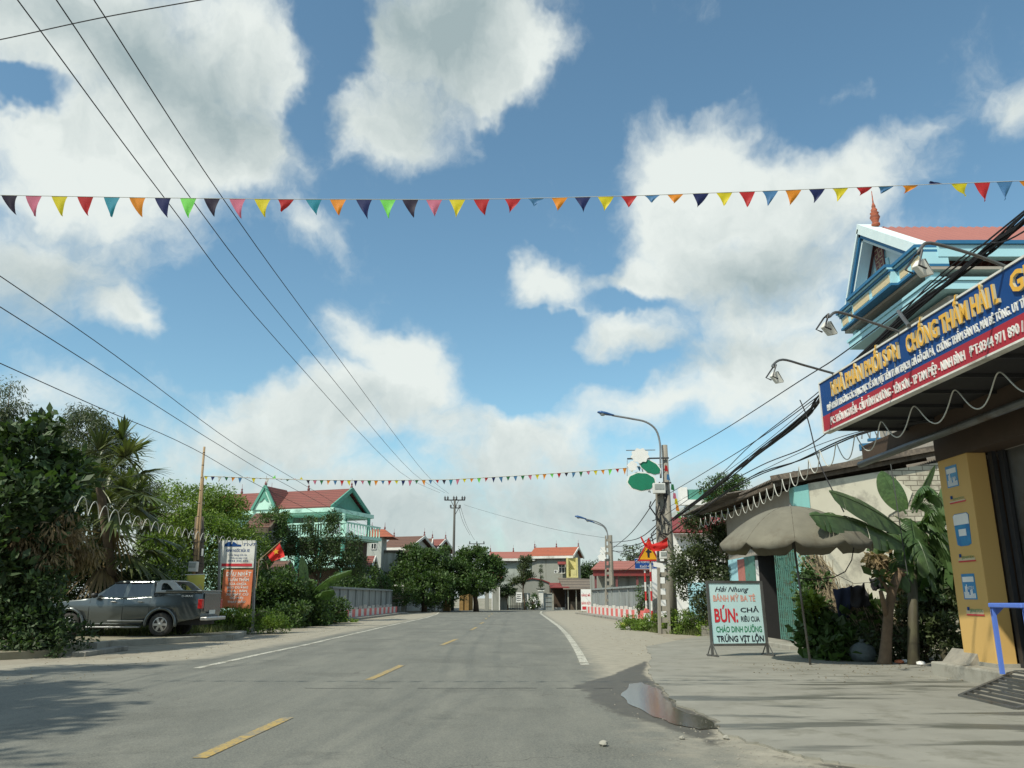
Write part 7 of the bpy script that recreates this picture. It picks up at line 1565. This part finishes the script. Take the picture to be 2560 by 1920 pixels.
twigs('brushwood', 'leaning heap of dry twigs against the cream wall behind the creeper', q(230, 780, 21.3), q(400, 1200, 20.3), 420, .14, .8, .008, 3)
twigs('brushwood', 'leaning sheaf of dry sticks between the hanging clothes and the cut tree', q(520, 1080, 19.8), q(660, 1400, 19.4), 340, .16, .7, .008, 5)
twigs('brushwood', 'pile of dry sticks at the right of the cut tree trunk', q(800, 1250, 19.6), q(880, 1380, 19.3), 260, .2, .5, .008, 7)
hedge('dry_leaves', 'brown dried leaves heaped against the brick wall above the cut tree', [B(*z5(720, 790), 20.6, .35, .3, .25), B(*z5(850, 950), 20, .3, .3, .4), B(*z5(960, 1000), 19.6, .35, .3, .4)], 40, 40, .2, 'leaf_dry', 219, 'dry leaves', (.1, .2), .4, .6)
g = G(*z5(590, 1530)); thing('rubbish_sack', MB().lathe([(.16, 0), (.27, .08), (.30, .2), (.25, .33), (.13, .41), (.04, .44), (.07, .5)], (*g, 0), 13), 'weed_pot', 'bulging grey-blue plastic sack among the scrub left of the cut tree', 'sack', (*g, 0), smooth=True)
rnd = random.Random(31)
for (x, y, m_, lb) in ((860, 1548, 'orange_board', 'orange scrap of rubbish at the foot of the scrub'), (900, 1545, 'clean_white', 'white scrap of paper right of the cut tree foot'), (1020, 1560, 'clean_white', 'white plastic cup on the slab edge near the plinth'), (1075, 1525, 'box_white', 'pale crumpled bag in the scrub beside the shop plinth')):
    g = G(*z5(x, y)); g = (g[0], g[1]); mb = MB().lathe([(.03, 0), (.09, .02), (.07, .06), (.02, .08)], (*g, .03), 7); mb.v = [(v[0] + rnd.uniform(-.03, .03), v[1] + rnd.uniform(-.03, .03), v[2]) for v in mb.v]; thing('litter', mb, m_, lb, 'litter', (*g, .03))
# guy cable over the banana, red knot
thing('guy_cable', MB().tube([PX(*z6(790, 1600), 7.0) if 0 else q(790, 60, 18.5), q(850, 450, 18), q(915, 880, 17.8)], .012, 5), 'wire_grey', 'grey cable hanging down through the banana leaves to a red tip', 'cable', q(790, 60, 18.5))
# leafy tree out of frame on the left whose shade falls across the road
tree('roadside_tree', 'spreading roadside tree just outside the left edge, its shade lying on the near road', (-12.5, 6.5, 0), [(-12, 5.5, 7.2, 2.4, 2.2, 1.3), (-10.2, 3.2, 6.6, 1.6, 1.4, .8), (-13, 8, 7.5, 2.0, 2, 1.2), (-11.0, 6.4, 7.0, 1.4, 1.3, .7), (-14.2, 12.2, 8.6, 1.3, 1.4, .7)], 150, 60, .3, 'leaf_mid', 301, .25, (.4, .8), .5)

# pale house glimpsed between the palm and the bright tree
a, b = P(322, 1480, 45), P(380, 1318, 45); t = T('pale_house', 'pale rendered house wall glimpsed between the palm and the bright tree', 'house', (a.x, 45, 0))
mk('wall', MB().box(a.x, b.x, 45, 51, 0, b.z), 'pale_wall', t); sl_ = MB(); slab_quad(sl_, Vector((a.x - .3, 44.6, b.z)), Vector((b.x + .3, 44.6, b.z)), Vector((b.x + .3, 48, b.z + 1.0)), Vector((a.x - .3, 48, b.z + 1.0)), .1); mk('roof', sl_, 'roof_old', t)
# fallen leaves and litter specks
rg = np.random.default_rng(77); V = []; F = []
for _ in range(900):
    q_ = rg.random()
    if q_ < .5: y = rg.uniform(14, 46); x = -7.6 - abs(rg.normal()) * 1.6; z = .02
    elif q_ < .8: x = rg.uniform(4.5, 9.5); y = 18.2 - abs(rg.normal()) * 2.0; z = .036
    else: y = rg.uniform(20, 45); x = 3.0 + abs(rg.normal()) * 1.2; z = .02
    s_ = rg.uniform(.01, .028); a_ = rg.uniform(0, 6.28); o_ = len(V); dx, dy = math.cos(a_) * s_, math.sin(a_) * s_
    V += [(x - dx, y - dy, z), (x + dy * .5, y - dx * .5, z + .01), (x + dx, y + dy, z + .004), (x - dy * .5, y + dx * .5, z + .012)]; F.append((o_, o_ + 1, o_ + 2, o_ + 3))
mb = MB(); mb.add(V, F); tag(mk('fallen_leaves', mb, 'leaf_dry', None, (0, 0, 0)), 'dry fallen leaves scattered along the road edges and forecourt', kind='stuff')
